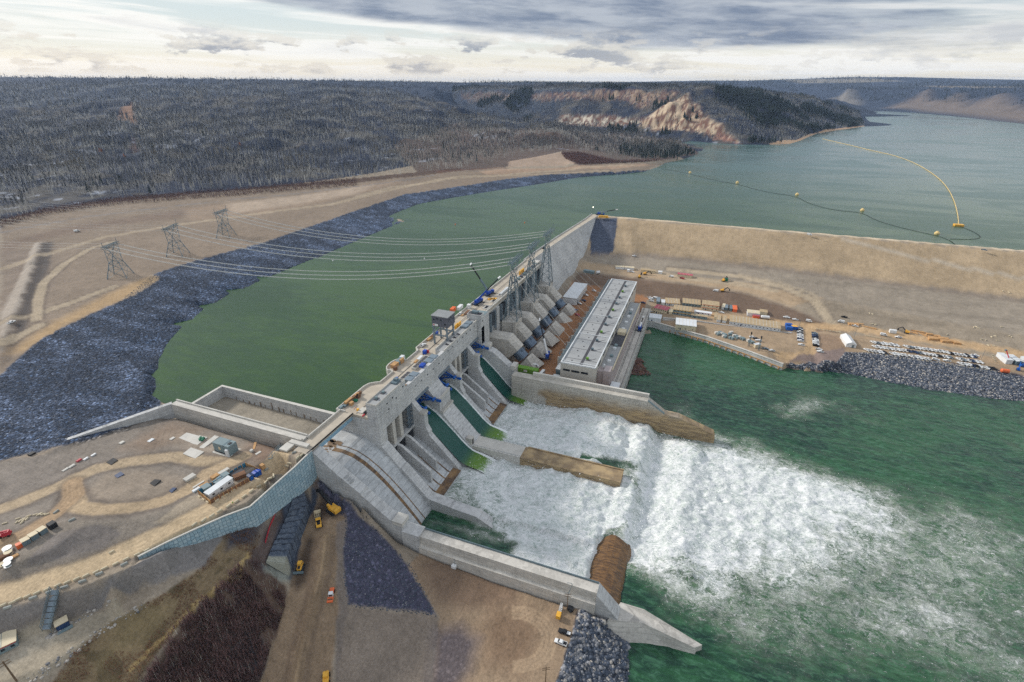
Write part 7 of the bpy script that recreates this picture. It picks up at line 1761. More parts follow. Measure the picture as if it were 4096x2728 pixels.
for i, (p, sz, m_, lab) in enumerate([(q4(560, 925), (5, 3, 1.4), 'concrete_light', 'white pile of blocks right of the road loop'), (q4(650, 1090), (3.4, 1.6, 1.0), 'white_sheet', 'white sheeted pile left of the fenced compound'), (q4(750, 1025), (4.5, 2, .9), 'wood', 'yellow timber pile outside the blue fence'), (q4(680, 1010), (5.5, 1.0, .7), 'concrete_light', 'long pale beam outside the blue fence'),
                                      (q4(915, 915), (3.6, 2.6, 2.0), 'wood', 'timber formwork box outside the blue fence'), (q4(1020, 835), (6, 2, .9), 'concrete_light', 'pale precast trough behind the blue fence'), (q4(1575, 780), (1.8, 2.2, 2.6), 'wood', 'tan wooden cabinet by the blue toilets'),
                                      (q4(1418, 545), (1.6, 1.4, 1.2), 'concrete_light', 'round white bag near the generator enclosure'), (q4(1510, 570), (3, 1.4, .4), 'concrete_light', 'white slab right of the round bag'), (q4(1460, 465), (6, 1.2, .4), 'wood', 'tan plank bundle above the excavated hollow'),
                                      (q4(1100, 265), (2.4, 1.2, .5), 'concrete_light', 'pale slab at the foot of the walkway wall'), (q4(310, 365), (2.6, 1.8, .4), 'concrete_light', 'small pale slab left of the large pad'), (q4(15, 395), (3, 2, .5), 'white_sheet', 'white sheet weighted down left of the pads'),
                                      (q5(835, 430), (2.6, 2.8, 2.6), 'black', 'dark covered crate at the head of the row of crates'), (q5(330, 735), (2.4, 2.0, 2.0), 'orange', 'orange-brown box below the row of pale crates'), (q5(65, 920), (4, 2.2, 1.6), 'wood_dark', 'brown box between the white cable reels'), (q5(200, 915), (4, 1.6, .9), 'wood', 'brown pallet right of the white cable reels'),
                                      ((375, 1822), (2.4, 1.0, .7), 'white_paint', 'white block above the dirt road, right of three'), ((345, 1838), (2.4, 1.0, .7), 'white_paint', 'white block above the dirt road, middle of three'), ((317, 1845), (2.4, 1.2, .8), 'red', 'red and white block above the dirt road'), ((288, 1866), (3, 1.4, .6), 'concrete_light', 'pale block by the road left of the white ones'), ((262, 1878), (3, 1.4, .6), 'concrete_light', 'pale block lowest on the verge of the dirt road'),
                                      ((128, 1818), (2.6, 2.4, 1.0), 'black', 'black box at the foot of the sloping approach wall'), ((488, 1772), (2.4, 1.8, .8), 'concrete_light', 'pale manhole ring on the plateau near the approach wall')]):
    loc = on(*p); o = MB().cbox((0, 0, -.05), sz).build('site_material', m_, bevel=.08); o.location = loc; o.rotation_euler = (0, 0, hd(*p, 12, -7)); tag(o, lab, 'site material')
for i, p in enumerate([q5(680, 520), q5(550, 600), q5(420, 680)]):
    t = thing('equipment_crate', f'crate with pale lid at the gravel heap, {ORD[i]} from the right', 'crate', on(*p), hd(*p, 10, -6), 'pale-lidded crates by the gravel heap')
    MB().box(-1.3, 1.3, -1.3, 1.3, 0, 2.4).build('box', 'galvanised', t); MB().box(-1.4, 1.4, -1.4, 1.4, 2.4, 2.6).build('lid', 'cream', t)
for i, (p, r) in enumerate(((q5(128, 785), 1.6), (q5(145, 850), 1.4), (q5(145, 965), 1.5), (q5(60, 1020), 1.2), (q5(125, 1030), 1.3))):
    t = thing('cable_reel', f'white cable reel at the left edge, {ORD[i]} from the top', 'cable reel', on(*p), 0, 'white cable reels at the left edge')
    for z in (0, 1.1): MB().tube((0, 0, z), (0, 0, z + .15), r, 18).build('flange', 'white_paint' if i % 2 == 0 else 'cream', t)
    MB().tube((0, 0, .15), (0, 0, 1.1), r * .6, 14).build('drum', 'blue_grey', t)
def boom_lift(p, rz, m_, label, L_=9, up=.35):
    t = thing('boom_lift', label, 'boom lift', on(*p), rz)
    MB().box(-1.9, 1.9, -1.1, 1.1, .6, 1.5).build('chassis', m_, t); MB().box(-1.6, .8, -.9, .9, 1.5, 2.4).build('turret', m_, t)
    e = Vector((L_ * math.cos(up), 0, 2.2 + L_ * math.sin(up))); MB().bar((-1.0, 0, 2.3), e, .55, .6).build('boom', m_, t)
    MB().box(e.x, e.x + 1.2, -.9, .9, e.z - .5, e.z + .7).build('basket', 'galvanised', t)
    for x in (-1.3, 1.3):
        for y in (-1.25, .9): MB().tube((x, y, .5), (x, y + .35, .5), .5, 10).build('wheel', 'tyre', t)
boom_lift(q5(95, 560), hd(*q5(95, 560), -20, 6), 'red', 'red telescopic boom lift at the left edge of the plateau', 7, .12)
boom_lift(q7(985, 1000), hd(*q7(985, 1000), -20, 6), 'blue_steel', 'blue boom lift below the near training wall', 9, .05)
boom_lift(z3p(2120, 620), 2.0, 'red', 'red boom lift between the white trailers at the right edge', 9, .9)
boom_lift(z3p(2265, 735), 1.2, 'blue_steel', 'left blue boom lift at the right edge of the lot', 7, .5)
boom_lift(z3p(2320, 680), .4, 'blue_steel', 'right blue boom lift at the right edge of the lot', 6, .4)
boom_lift((2286, 1246), 0.1, 'blue_steel', 'blue lift beside the far penstock anchor', 6, .05)
office(z3p(1940, 525), z3p(2080, 640), 5, 4.2, 'white_sheet', 'white_sheet', 'left white box trailer at the right edge of the lot', cat='trailer', name='box_trailer', door=False)
office(z3p(2075, 560), z3p(2225, 660), 5, 4.2, 'galvanised', 'white_sheet', 'middle white box trailer at the right edge of the lot', cat='trailer', name='box_trailer', door=False)
office(z3p(2280, 590), z3p(2400, 660), 5, 4.2, 'white_sheet', 'white_sheet', 'white box trailer cut by the right edge of the photo', cat='trailer', name='box_trailer', door=False)
# conveyor truss by the bridge
a = Vector(on(*q4(1680, 665))); b_ = Vector(on(*q4(1985, 400))); t = thing('truss_walkway', 'grey lattice truss leaning across the excavated hollow', 'truss', tuple(a))
o = MB(); d_ = b_ - a + Vector((0, 0, 3)); n = 14; sd = Vector((-d_.y, d_.x, 0)).normalized() * .8
for s in (-1, 1):
    for z in (1.0, 2.4): o.bar(sd * s + Vector((0, 0, z)), d_ + sd * s + Vector((0, 0, z)), .16, .16)
for k in range(n):
    p, q = d_ * (k / n), d_ * ((k + 1) / n)
    for s in (-1, 1): o.bar(p + sd * s + Vector((0, 0, 1)), q + sd * s + Vector((0, 0, 2.4)), .12, .12)
    o.bar(p + sd + Vector((0, 0, 1)), p - sd + Vector((0, 0, 1)), .5, .08)
o.build('truss', 'galvanised', t); MB().box(d_.x - 2, d_.x + 2.5, d_.y - 1.5, d_.y + 2, d_.z - 2.5, d_.z + 1.2).build('drive_head', 'cream', t)
# fences, stairs and sheds on the lower slope
def ribbon(P, h, m_, label, name='safety_fence'):
    P = [Vector(on(*p)) for p in P]; o = MB().wall([tuple(p) for p in P], 0, h, .12).build(name, m_); tag(o, label, 'fence')
ribbon([q6(405, 495), q6(340, 610), q6(270, 760), q6(235, 870), q6(195, 1015)], 1.2, 'red', 'red safety fence running down beside the dark cut bench')
ribbon([q6(410, 492), q6(470, 470), q6(545, 440), q6(635, 435), q6(690, 330)], 1.4, 'white_sheet', 'pale sheet fence along the top of the dark cut bench')
a = Vector(on(*q5(890, 1440))); b_ = Vector(on(190, 2528)); t = thing('site_stairs', 'grey scaffold stairs running down the gravel slope from the road', 'stairs', tuple(a))
d_ = b_ - a; sd = Vector((-d_.y, d_.x, 0)).normalized() * 1.5; o = MB()
for k in range(7):
    p, q = d_ * ((k + .08) / 7), d_ * ((k + .92) / 7); o.bar(p + Vector((0, 0, 1.2)), q + Vector((0, 0, 1.2)), 2.8, .25)
o.build('flight', 'steel_grey', t); o = MB()
for s in (-1, 1):
    for z in (2.2, 3.2): o.bar(sd * s + Vector((0, 0, z)), d_ + sd * s + Vector((0, 0, z)), .12, .12)
    for k in range(15): o.bar(d_ * (k / 14) + sd * s, d_ * (k / 14) + sd * s + Vector((0, 0, 3.2)), .12, .12)
o.build('scaffold_rail', 'galvanised', t)
p_ = (255, 2505); t = thing('tool_shed', 'small dark blue shed with a pale roof below the gravel slope', 'shed', on(*p_), hd(*p_, 10, -5))
MB().box(-1.8, 1.8, -1.5, 1.5, 0, 2.7).build('wall', 'dark_blue', t); MB().box(-2, 2, -1.7, 1.7, 2.7, 2.9).build('roof', 'cream', t); MB().box(-2.2, 2.4, -3.2, -1.8, 0, .4).build('pallet', 'blue_grey', t)
office((-40, 2640), (75, 2582), 6.5, 3.2, 'blue_grey', 'cream', 'blue-grey trailer with a tan roof at the bottom left', cat='trailer', name='office_trailer', wins=3, stripe='red')
def pole(p, h, label, arms=2, lamp=False, rz=0.0, lean=0.0, m_='pole_wood', r=.22):
    t = thing('utility_pole', label, 'pole', on(*p), rz)
    MB().tube((0, 0, -.3), (lean, 0, h), r, 8, r * .7).build('pole', m_, t)
    for k in range(arms): MB().bar((lean * .9 - 1.6, 0, h - .6 - k * 1.2), (lean * .9 + 1.6, 0, h - .6 - k * 1.2), .18, .2).build('crossarm', m_, t)
    if lamp: MB().path([(lean, 0, h - .2), (lean + 1.6, 0, h + 6), (lean + 1.2, 0, h + 7), (lean - .8, 0, h + 7.2)], .13).build('lamp_arm', 'galvanised', t)
    return t
pole((68, 2726), 11, 'dark wooden pole with crossarms at the bottom left corner', 2, rz=1.2, r=.30)
pole((2268, 2437), 11, 'wooden power pole beside the near training wall', 2, True, rz=.3)
pole((2182, 2728), 10, 'wooden pole with a pale crossarm at the bottom edge', 2, rz=.5)
pole(z3p(1730, 570), 9, 'lamp post among the parked pickups', 0, False, m_='galvanised', r=.16)
pole(z2p(1490, 700), 9, 'lamp post behind the white tent', 0, False, m_='galvanised', r=.16)
pole(z2p(455, 500), 9, 'lamp post at the head of the loop road', 0, False, m_='galvanised', r=.16)
for p, lab in ((z1p(1745, 920), 'left flood-light mast on the quay'), (z1p(1900, 985), 'right flood-light mast on the quay')):
    t = thing('flood_mast', lab, 'light', on(*p)); o = MB(); lattice(o, (0, 0, 0, .8, .8), (0, 0, 13, .35, .35), .12, 7); o.build('mast', 'galvanised', t)
    for y in (-1.3, .2): MB().box(-.5, .5, y, y + 1.1, 13, 14.6).build('lamp_panel', 'black', t)
p_ = q7(915, 985); t = thing('pump_unit', 'white pump unit with mast below the near training wall', 'pump', on(*p_)); MB().box(-1.2, 1.2, -.9, .9, .3, 2.0).build('housing', 'white_paint', t); MB().tube((.6, 0, 2), (.6, 0, 7), .1).build('mast', 'galvanised', t)
p_ = (2238, 2455); t = thing('drill_rig', 'yellow and white drill frame next to the power pole', 'drill rig', on(*p_), hd(*p_, 4, -14)); MB().box(-3.2, -.4, -1, 1, .3, 2.2).build('engine', 'yellow', t)
o = MB(); lattice(o, (1.0, 0, .6, 1.6, .7), (3.4, 0, 2.4, .5, .5), .12, 4); o.build('frame', 'white_paint', t)
p_ = (2281, 2438); t = thing('wire_reel', 'dark reel lying beside the power pole', 'reel', on(*p_)); MB().tube((0, 0, 0), (0, 0, .2), 1.6, 16).tube((0, 0, .8), (0, 0, 1.0), 1.6, 16).build('flange', 'black', t); MB().tube((0, 0, .2), (0, 0, .8), 1.0, 12).build('drum', 'galvanised', t)
# cut rock bench below the retaining wall
m = bpy.data.materials.new('cut_rock'); m.use_nodes = True; M['cut_rock'] = m
T = NT(m.node_tree); b = T.n['Principled BSDF']; b.inputs['Roughness'].default_value = .9; pos = T.new('ShaderNodeNewGeometry').outputs['Position']
fu = T.attr('along'); jn = T.ramp(T.math('ABSOLUTE', T.math('SUBTRACT', T.math('FRACT', T.math('ADD', T.math('MULTIPLY', fu, 13), T.math('MULTIPLY', T.noise(pos, .25, 4), .8))), .5)), .40, .48)
q = T.noise(pos, .5, 6, .7); c = T.mix(T.ramp(q, .35, .65), L(62, 74, 92), L(98, 108, 122)); c = T.mix(T.math('MULTIPLY', jn, .7), c, L(30, 36, 48))
c = T.mix(T.ramp(fu, .86, .89), c, L(158, 160, 148)); T.inp(b.inputs['Base Color'], c); T.inp(b.inputs['Normal'], T.bump(T.math('ADD', q, T.math('MULTIPLY', jn, -1)), .7, .5))
TE = smooth_line([Vector(on(*q6(x, y))) for x, y in ((560, 445), (500, 640), (440, 780), (370, 940), (290, 1080), (215, 1290))]); BE = smooth_line([Vector(on(*q6(x, y))) for x, y in ((700, 455), (745, 620), (690, 800), (600, 1000), (540, 1150), (470, 1400))])
vs = []; al = []; n = 60; R6 = random.Random(5)
def pick(P, f): f *= len(P) - 1; i = min(int(f), len(P) - 2); return P[i].lerp(P[i + 1], f - i)
for i in range(n + 1):
    a_, b__ = pick(TE, i / n), pick(BE, i / n)
    for j in range(9):
        f = j / 8; p = a_.lerp(b__, f); p.z = a_.z + 2.2 + (b__.z - a_.z) * f * .55 + R6.uniform(-.18, .18) - (.5 if i % 5 == 0 else 0); p.x += R6.uniform(-.15, .15); vs.append(tuple(p)); al.append(i / n)
    vs.append((b__.x + .8, b__.y + .1, b__.z - 1.5)); al.append(i / n)
me = bpy.data.meshes.new('rock_slope'); me.from_pydata(vs, [], [(i * 10 + j, i * 10 + j + 1, (i + 1) * 10 + j + 1, (i + 1) * 10 + j) for i in range(n) for j in range(9)] + [(0, 9, 8), tuple(range(n * 10, n * 10 + 10))])
at_ = me.attributes.new('along', 'FLOAT', 'POINT'); at_.data.foreach_set('value', al); me.materials.append(m); o = bpy.data.objects.new('rock_slope', me); C.objects.link(o); o['kind'] = 'structure'
# ------------------------------------------------------------------ earth movers
def tracks(t, L_, w, h, gap):
    for s in (-1, 1):
        y0 = s * gap / 2 - w / 2; pr = [(-L_ / 2, h * .5), (-L_ / 2 + h * .4, 0), (L_ / 2 - h * .4, 0), (L_ / 2, h * .5), (L_ / 2 - h * .4, h), (-L_ / 2 + h * .4, h)]
        MB().prism_y(pr, y0, y0 + w).build('track', 'black', t)
p_ = q6(1050, 610); t = thing('excavator', 'yellow long-reach excavator stretching its dark boom to the retaining wall', 'excavator', on(*p_), hd(*p_, -40, -34))
tracks(t, 6.6, 1.0, 1.3, 4.4); MB().box(-4.2, 2.2, -1.9, 1.9, 1.5, 3.4).box(-4.4, -2.6, -1.9, 1.9, 1.5, 4.0).build('house', 'yellow', t, bevel=.25); c_ = MB().box(.4, 2.4, .8, 2.0, 3.2, 4.9).build('cab', 'yellow', t, bevel=.1); MB().box(2.3, 2.46, .9, 1.9, 3.5, 4.7).build('cab_window', 'window', c_)
MB().bar((1.6, -.2, 3), (9.5, -.2, 8.2), 1.3, 1.5).build('boom', 'black', t); MB().bar((9.2, -.2, 8.3), (17.6, -.2, 5.8), 1.0, 1.2).build('stick', 'black', t); MB().bar((3, -.2, 4.6), (8, -.2, 7.2), .4, .4).build('ram', 'galvanised', t)
MB().prism_y([(17.2, 6.4), (19.2, 5.4), (18.6, 3.4), (16.8, 3.8)], -1.1, .7).build('bucket', 'galvanised', t); MB().box(3.6, 5.2, -2.6, -1.0, .6, 2.2).build('spare_bucket', 'wood_dark', t)
p_ = q6(862, 740); t = thing('dump_truck', 'yellow articulated dump truck waiting under the excavator', 'dump truck', on(*p_), hd(*p_, 3, 26))
MB().prism_y([(1.2, .9), (1.2, 2.4), (3.4, 2.4), (5.0, 1.9), (5.2, 1.0)], -1.3, 1.3).build('hood', 'yellow', t, bevel=.12); c_ = MB().box(.6, 2.4, -1.2, 1.2, 2.2, 3.6).build('cab', 'yellow', t, bevel=.1); MB().prism_y([(2.38, 2.5), (2.46, 3.5), (2.5, 2.5)], -1.05, 1.05).build('windscreen', 'window', c_)
MB().box(1.2, 4.4, -.8, .8, 2.38, 2.46).build('hood_panel', 'black', t)
MB().add([(-5.4, -1.7, 3.2), (.2, -1.5, 2.9), (.2, 1.5, 2.9), (-5.4, 1.7, 3.2), (-4.6, -1.2, 1.5), (-.2, -1.2, 1.3), (-.2, 1.2, 1.3), (-4.6, 1.2, 1.5)], [(4, 5, 6, 7), (0, 1, 5, 4), (1, 2, 6, 5), (2, 3, 7, 6), (3, 0, 4, 7), (4, 7, 6, 5)]).build('dump_body', 'cream', t); MB().box(-5, .6, -.5, .5, .9, 1.3).build('frame', 'black', t)
for x in (3.8, -1.6, -3.8):
    for y in (-1.7, 1.0): MB().tube((x, y, .9), (x, y + .7, .9), .9, 12).build('wheel', 'tyre', t)
p_ = q6(632, 1330); t = thing('bulldozer', 'yellow bulldozer at the foot of the dark cut bench', 'bulldozer', on(*p_), hd(*p_, -6, 24)); tracks(t, 4.6, .8, 1.3, 2.9)
MB().box(-2.4, 2.0, -1.0, 1.0, .8, 2.2).build('body', 'yellow', t, bevel=.12); c_ = MB().box(-1.8, .2, -1.0, 1.0, 2.2, 3.6).build('cab', 'yellow', t, bevel=.1); MB().box(-1.6, .0, -1.03, 1.03, 2.5, 3.3).build('cab_window', 'window', c_)
MB().prism_y([(3.2, .0), (3.5, .8), (3.1, 1.7), (2.9, 1.7), (3.2, .8), (2.95, 0)], -2.4, 2.4).build('blade', 'galvanised', t); MB().bar((0, -1.9, .7), (3.1, -1.9, .6), .3, .3).build('push_arm', 'black', t); MB().bar((0, 1.9, .7), (3.1, 1.9, .6), .3, .3).build('push_arm', 'black', t); MB().box(-.2, 2.0, -.6, .6, 2.2, 2.3).build('hood_grille', 'black', t)
p_ = (1326, 2385); t = thing('road_roller', 'orange and white road roller on the haul road', 'roller', on(*p_), hd(*p_, -2, 26))
MB().tube((2.6, -1.15, .8), (2.6, 1.15, .8), .8, 18).build('drum', 'wood_dark', t); MB().box(1.2, 3.9, -1.3, 1.3, .9, 1.5).build('drum_frame', 'orange', t); MB().box(-3.4, -.4, -1.0, 1.0, .8, 2.0).build('engine_cover', 'orange', t, bevel=.15)
c_ = MB().box(-.6, 1.1, -1.0, 1.0, .9, 3.0).build('cab', 'white_paint', t, bevel=.1); MB().box(-.4, 1.14, -.85, .85, 1.7, 2.7).build('cab_window', 'window', c_)
for y in (-1.35, .85): MB().tube((-2.2, y, .75), (-2.2, y + .5, .75), .75, 12).build('wheel', 'tyre', t)
for p, m_, lab in (((1306, 2722), 'yellow', 'yellow machine just entering at the bottom edge of the haul road'),):
    t = thing('loader', lab, 'loader', on(*p), hd(*p, 0, 20)); MB().box(-2.6, 2.2, -1.2, 1.2, .9, 2.4).build('body', m_, t, bevel=.2); MB().box(-1.2, .6, -1, 1, 2.4, 3.6).build('cab', m_, t, bevel=.1)
    for x in (-1.7, 1.5):
        for y in (-1.6, 1.0): MB().tube((x, y, .8), (x, y + .6, .8), .8, 12).build('wheel', 'tyre', t)
def small_excavator(p, rz, label):
    t = thing('excavator', label, 'excavator', on(*p), rz); tracks(t, 4.2, .7, .9, 2.6); MB().box(-2.2, 1.2, -1.3, 1.3, 1.0, 2.6).build('house', 'yellow', t, bevel=.15); MB().box(.0, 1.4, .2, 1.3, 2.4, 3.5).build('cab', 'yellow', t)
    MB().bar((1.0, -.3, 2), (4.6, -.3, 5.2), .6, .8).build('boom', 'black', t); MB().bar((4.5, -.3, 5.2), (7.4, -.3, 2.8), .5, .6).build('stick', 'black', t); MB().prism_y([(7.0, 3), (8.0, 2.2), (7.6, 1.0), (6.6, 1.6)], -.8, .3).build('bucket', 'black', t)
small_excavator(z1p(1335, 62), .25, 'small yellow excavator on the dark slope above the offices')
small_excavator((2558, 1110), 1.4, 'yellow loader with raised arm behind the powerhouse end')
small_excavator((2580, 1098), .2, 'orange excavator in front of the cream trailer on the bench')
small_excavator(z3p(640, 190), 2.8, 'yellow loader at the left end of the tan timber mats')
small_excavator((2894, 1125), 1.0, 'green and yellow machine where the bench tracks meet')
# timber mats
def mats(P4, h, label):
    P3 = [on(*p) for p in P4]; z = min(p[2] for p in P3); o = MB().prism_z([p[:2] for p in P3][::-1], z - .3, z + h).build('timber_mats', 'wood', bevel=.05); tag(o, label, 'timber mats')
for i, (q, h) in enumerate(((((650, 165), (690, 150), (800, 178), (815, 215), (690, 200)), .8), (((700, 155), (790, 160), (905, 185), (900, 200), (800, 182)), 1.2), (((815, 190), (905, 195), (935, 225), (930, 245), (825, 222)), 1.0), (((910, 188), (1020, 205), (1030, 228), (935, 222)), 1.4), (((1030, 212), (1130, 218), (1140, 245), (1040, 240)), 1.0),
                            (((945, 235), (1090, 255), (1110, 300), (965, 300)), 2.2), (((1100, 240), (1250, 258), (1260, 290), (1120, 290)), 1.6), (((1110, 295), (1290, 285), (1330, 335), (1160, 330)), 2.0), (((1290, 285), (1400, 322), (1440, 365), (1330, 348)), 1.8))):
    mats([z3p(*p) for p in q[:4]], h, f'tan stack of timber mats behind the parking lot, {ORD[i]} from the left')
for i in range(5): deck = mats([z2p(1355 + i * 42, 440 + i * 4), z2p(1385 + i * 42, 420 + i * 4), z2p(1415 + i * 42, 465 + i * 6), z2p(1390 + i * 42, 480 + i * 6)], 1.3 + .2 * i, f'pale timber mats leaning by the junction, {ORD[i]} from the left')
mats([z2p(1620, 490), z2p(1640, 480), z2p(1915, 540), z2p(1905, 560)], 1.0, 'long flat timber deck beside the junction')
mats([z2p(1550, 440), z2p(1670, 445), z2p(1670, 470), z2p(1555, 462)], .8, 'brown timber mats behind the junction stack')
for i, (x, y) in enumerate(((2178, 615), (2243, 622))):
    loc = on(*z2p(x, y)); o = MB().cbox((0, 0, 0), (3, 3, 3.2)).build('white_tote', 'white_paint', bevel=.2); o.location = loc; tag(o, ('left', 'right')[i] + ' white tote tank of the pair on the dusty road', 'tank')
# crates and precast pieces on the quay yard
for i, (x, y) in enumerate(((1238, 725), (1268, 745), (1290, 722), (1320, 735), (1345, 748), (1372, 760), (1350, 775), (1378, 785), (1450, 745), (1470, 718), (1452, 800), (1490, 812), (1518, 770), (1545, 778), (1570, 800), (1598, 795), (1640, 815), (1660, 825), (1735, 845), (1765, 860), (1800, 875))):
    p_ = z1p(x, y); loc = on(*p_); o = MB().cbox((0, 0, 0), (3.4, 2.2, 2.2)).build('precast_crate', 'blue_grey' if i % 3 else 'concrete_light', bevel=.1); o.location = loc; o.rotation_euler = (0, 0, .4 + (i % 4) * .2); tag(o, f'blue-grey crate stored on the quay yard, {ORD[i]} from the left', 'crate', 'blue-grey crates on the quay yard')
p_ = z1p(1870, 935); t = thing('tool_shed', 'white hut between the flood-light masts on the quay', 'hut', on(*p_), .6); MB().box(-3, 3, -1.6, 1.6, 0, 3.4).build('wall', 'cream', t); MB().box(-3.2, 3.2, -1.8, 1.8, 3.4, 3.6).build('roof', 'white_sheet', t)
for i, (x, y) in enumerate(((252, 500), (262, 560), (355, 545))):
    p_ = z2p(x, y); loc = on(*p_); t = thing('blue_skip', ('upper blue container', 'lower blue container', 'blue bin of pipe frames')[i] + ' at the right end of the long barrack', 'container', loc, .15); MB().box(-3, 3, -2.2, 2.2, 0, 3.4).build('body', 'blue_steel', t); MB().box(-2.7, 2.7, -1.9, 1.9, 3.4, 3.5).build('top', 'blue_steel' if i < 2 else 'yellow', t)
lw = thing('block_wall', 'grey concrete block wall under the offices and long barrack', 'wall', (0, 525, 8))
P = [z1p(395, 505), z1p(590, 520), z1p(960, 560), z1p(1140, 588), z1p(1430, 630), z1p(1900, 690), z1p(2235, 732), z1p(2420, 742)]
W3 = [at(*p, 7.0) for p in P]; part(MB().wall([(p.x, p.y, 0) for p in W3], 3, 9.7, .9), 'wall_face', 'concrete', lw)
t = thing('small_house', 'dark grey-green boiler house behind the road on the upper bench', 'hut', on(2904, 1165 - 42), .2); MB().box(-1.6, 1.6, -1.5, 1.5, 0, 3).build('wall', 'green_tarp', t); MB().box(-1.8, 1.8, -1.7, 1.7, 3, 3.2).build('roof', 'green_tarp', t)
t = thing('tail_house', 'grey hut at the near end of the tailrace deck', 'hut', (-51.5, 352, 12.2)); MB().box(0, 6.4, 0, 8, 0, 5.2).build('wall', 'clad_pink', t); MB().box(-.3, 6.7, -.3, 8.3, 5.2, 5.5).build('roof', 'white_sheet', t); MB().box(6.4, 6.46, 2, 3.4, 1.6, 3).build('window', 'window', t)
# floating debris
def debris(name, P, n, m_, label, seed, z):
    P = [tuple(at(*p, z)[:2]) for p in P]; rg = random.Random(seed); b = MB(); xs_ = [p[0] for p in P]; ys_ = [p[1] for p in P]; k = 0
    while k < n:
        x, y = rg.uniform(min(xs_), max(xs_)), rg.uniform(min(ys_), max(ys_))
        if not inpoly(np.array([x]), np.array([y]), P)[0]: continue
        a, l_ = rg.random() * 6.3, rg.uniform(.8, 3.2); b.k = k % len(m_); zz_ = z + rg.uniform(.1, .7)
        b.bar((x, y, zz_), (x + math.cos(a) * l_, y + math.sin(a) * l_, zz_ + rg.uniform(-.3, .4)), rg.uniform(.25, .6), .3); k += 1
    o = b.build(name, list(m_)); o['kind'] = 'stuff'; o['label'] = label; o['category'] = 'driftwood'
debris('driftwood_debris', [(1708, 2080), (1735, 2042), (1760, 2040), (1752, 2065), (1742, 2090), (1715, 2105)], 260, ('twig_red', 'wood_dark', 'wood'), 'reddish driftwood raft in the corner below the dry chute', 5, .6)
debris('floating_debris', [(2545, 1432), (2568, 1440), (2585, 1480), (2605, 1500), (2560, 1502), (2522, 1500), (2530, 1460)], 420, ('twig_red', 'twig_red', 'wood_dark'), 'dark red floating debris beside the tailrace deck', 6, .3)
# ================================================================== VEGETATION, STONES, PEOPLE
rng = np.random.default_rng(7)
def tree_batch(name, pts, h, mats, seed, twigs, sp=.16, tr=.010, conifer=None, cw=.085, lo=.45):
    """bare stems with upswept twig blades; one mesh for a wood that nobody could count"""
    n = len(pts); r = np.random.default_rng(seed); V = []; F = []; MI = []
    base = pts; top = base + np.stack([r.normal(0, .02, n) * h, r.normal(0, .02, n) * h, h], 1)
    def tri(a, b, c, mi):
        k = sum(len(v) for v in V); m = len(a); V.append(np.stack([a, b, c], 1).reshape(-1, 3)); F.append(np.arange(k, k + 3 * m).reshape(-1, 3)); MI.append(np.full(m, mi))
    w = (h * tr)[:, None]
    for ang in (0, 2.1, 4.2):
        d0 = np.array([[math.cos(ang), math.sin(ang), 0]]); d1 = np.array([[math.cos(ang + 2.1), math.sin(ang + 2.1), 0]])
        tri(base + d0 * w, base + d1 * w, base + (top - base) * .93, 0)
    for k in range(twigs):
        f = r.uniform(lo, .96, n)[:, None]; a = r.uniform(0, 2 * np.pi, n); L_ = (h * r.uniform(.13, .26, n) * (1.25 - f[:, 0]))[:, None] * 1.6
        o = base + (top - base) * f; dr = np.stack([np.cos(a) * sp * 3, np.sin(a) * sp * 3, np.ones(n)], 1); dr /= np.linalg.norm(dr, axis=1)[:, None]
        sd = np.stack([-np.sin(a), np.cos(a), np.zeros(n)], 1) * (h * cw * r.uniform(.4, 1, n))[:, None]
        tri(o - sd * .5, o + sd * .5, o + dr * L_, 1)
    v = np.concatenate(V); f = np.concatenate(F); mi = np.concatenate(MI)
    me = bpy.data.meshes.new(name); me.vertices.add(len(v)); me.vertices.foreach_set('co', v.astype(np.float32).ravel())
    me.loops.add(f.size); me.loops.foreach_set('vertex_index', f.ravel().astype(np.int32)); me.polygons.add(len(f)); me.polygons.foreach_set('loop_start', np.arange(0, f.size, 3, dtype=np.int32)); me.polygons.foreach_set('material_index', mi.astype(np.int32))
    me.update(calc_edges=True)
    for m_ in mats: me.materials.append(M[m_])
    o = bpy.data.objects.new(name, me); C.objects.link(o); o['kind'] = 'stuff'; return o
def conifer_batch(name, pts, h, seed):
    n = len(pts); V = []; F = []; k = 0; r = np.random.default_rng(seed)
    for lay in range(5):
        f0, f1, w = .12 + lay * .17, .42 + lay * .155, (.19 - lay * .034)
        for s in range(5):
            a = r.uniform(0, .9, n) + s * 1.2566; ww = (h * w * r.uniform(.7, 1.2, n))[:, None]
            d0 = np.stack([np.cos(a), np.sin(a), np.zeros(n)], 1) * ww; d1 = np.stack([np.cos(a + 1.1), np.sin(a + 1.1), np.zeros(n)], 1) * ww
            z0 = np.array([[0, 0, 1.0]]) * (h * f0 * r.uniform(.85, 1.1, n))[:, None]; z1 = np.array([[0, 0, 1.0]]) * (h * min(1, f1))[:, None]
            V.append(np.stack([pts + d0 + z0, pts + d1 + z0, pts + z1], 1).reshape(-1, 3)); F.append(np.arange(k, k + 3 * n).reshape(-1, 3)); k += 3 * n
    v = np.concatenate(V); f = np.concatenate(F); me = bpy.data.meshes.new(name); me.vertices.add(len(v)); me.vertices.foreach_set('co', v.astype(np.float32).ravel())
    me.loops.add(f.size); me.loops.foreach_set('vertex_index', f.ravel().astype(np.int32)); me.polygons.add(len(f)); me.polygons.foreach_set('loop_start', np.arange(0, f.size, 3, dtype=np.int32)); me.update(calc_edges=True)
    me.materials.append(M['conifer']); o = bpy.data.objects.new(name, me); C.objects.link(o); o['kind'] = 'stuff'; return o
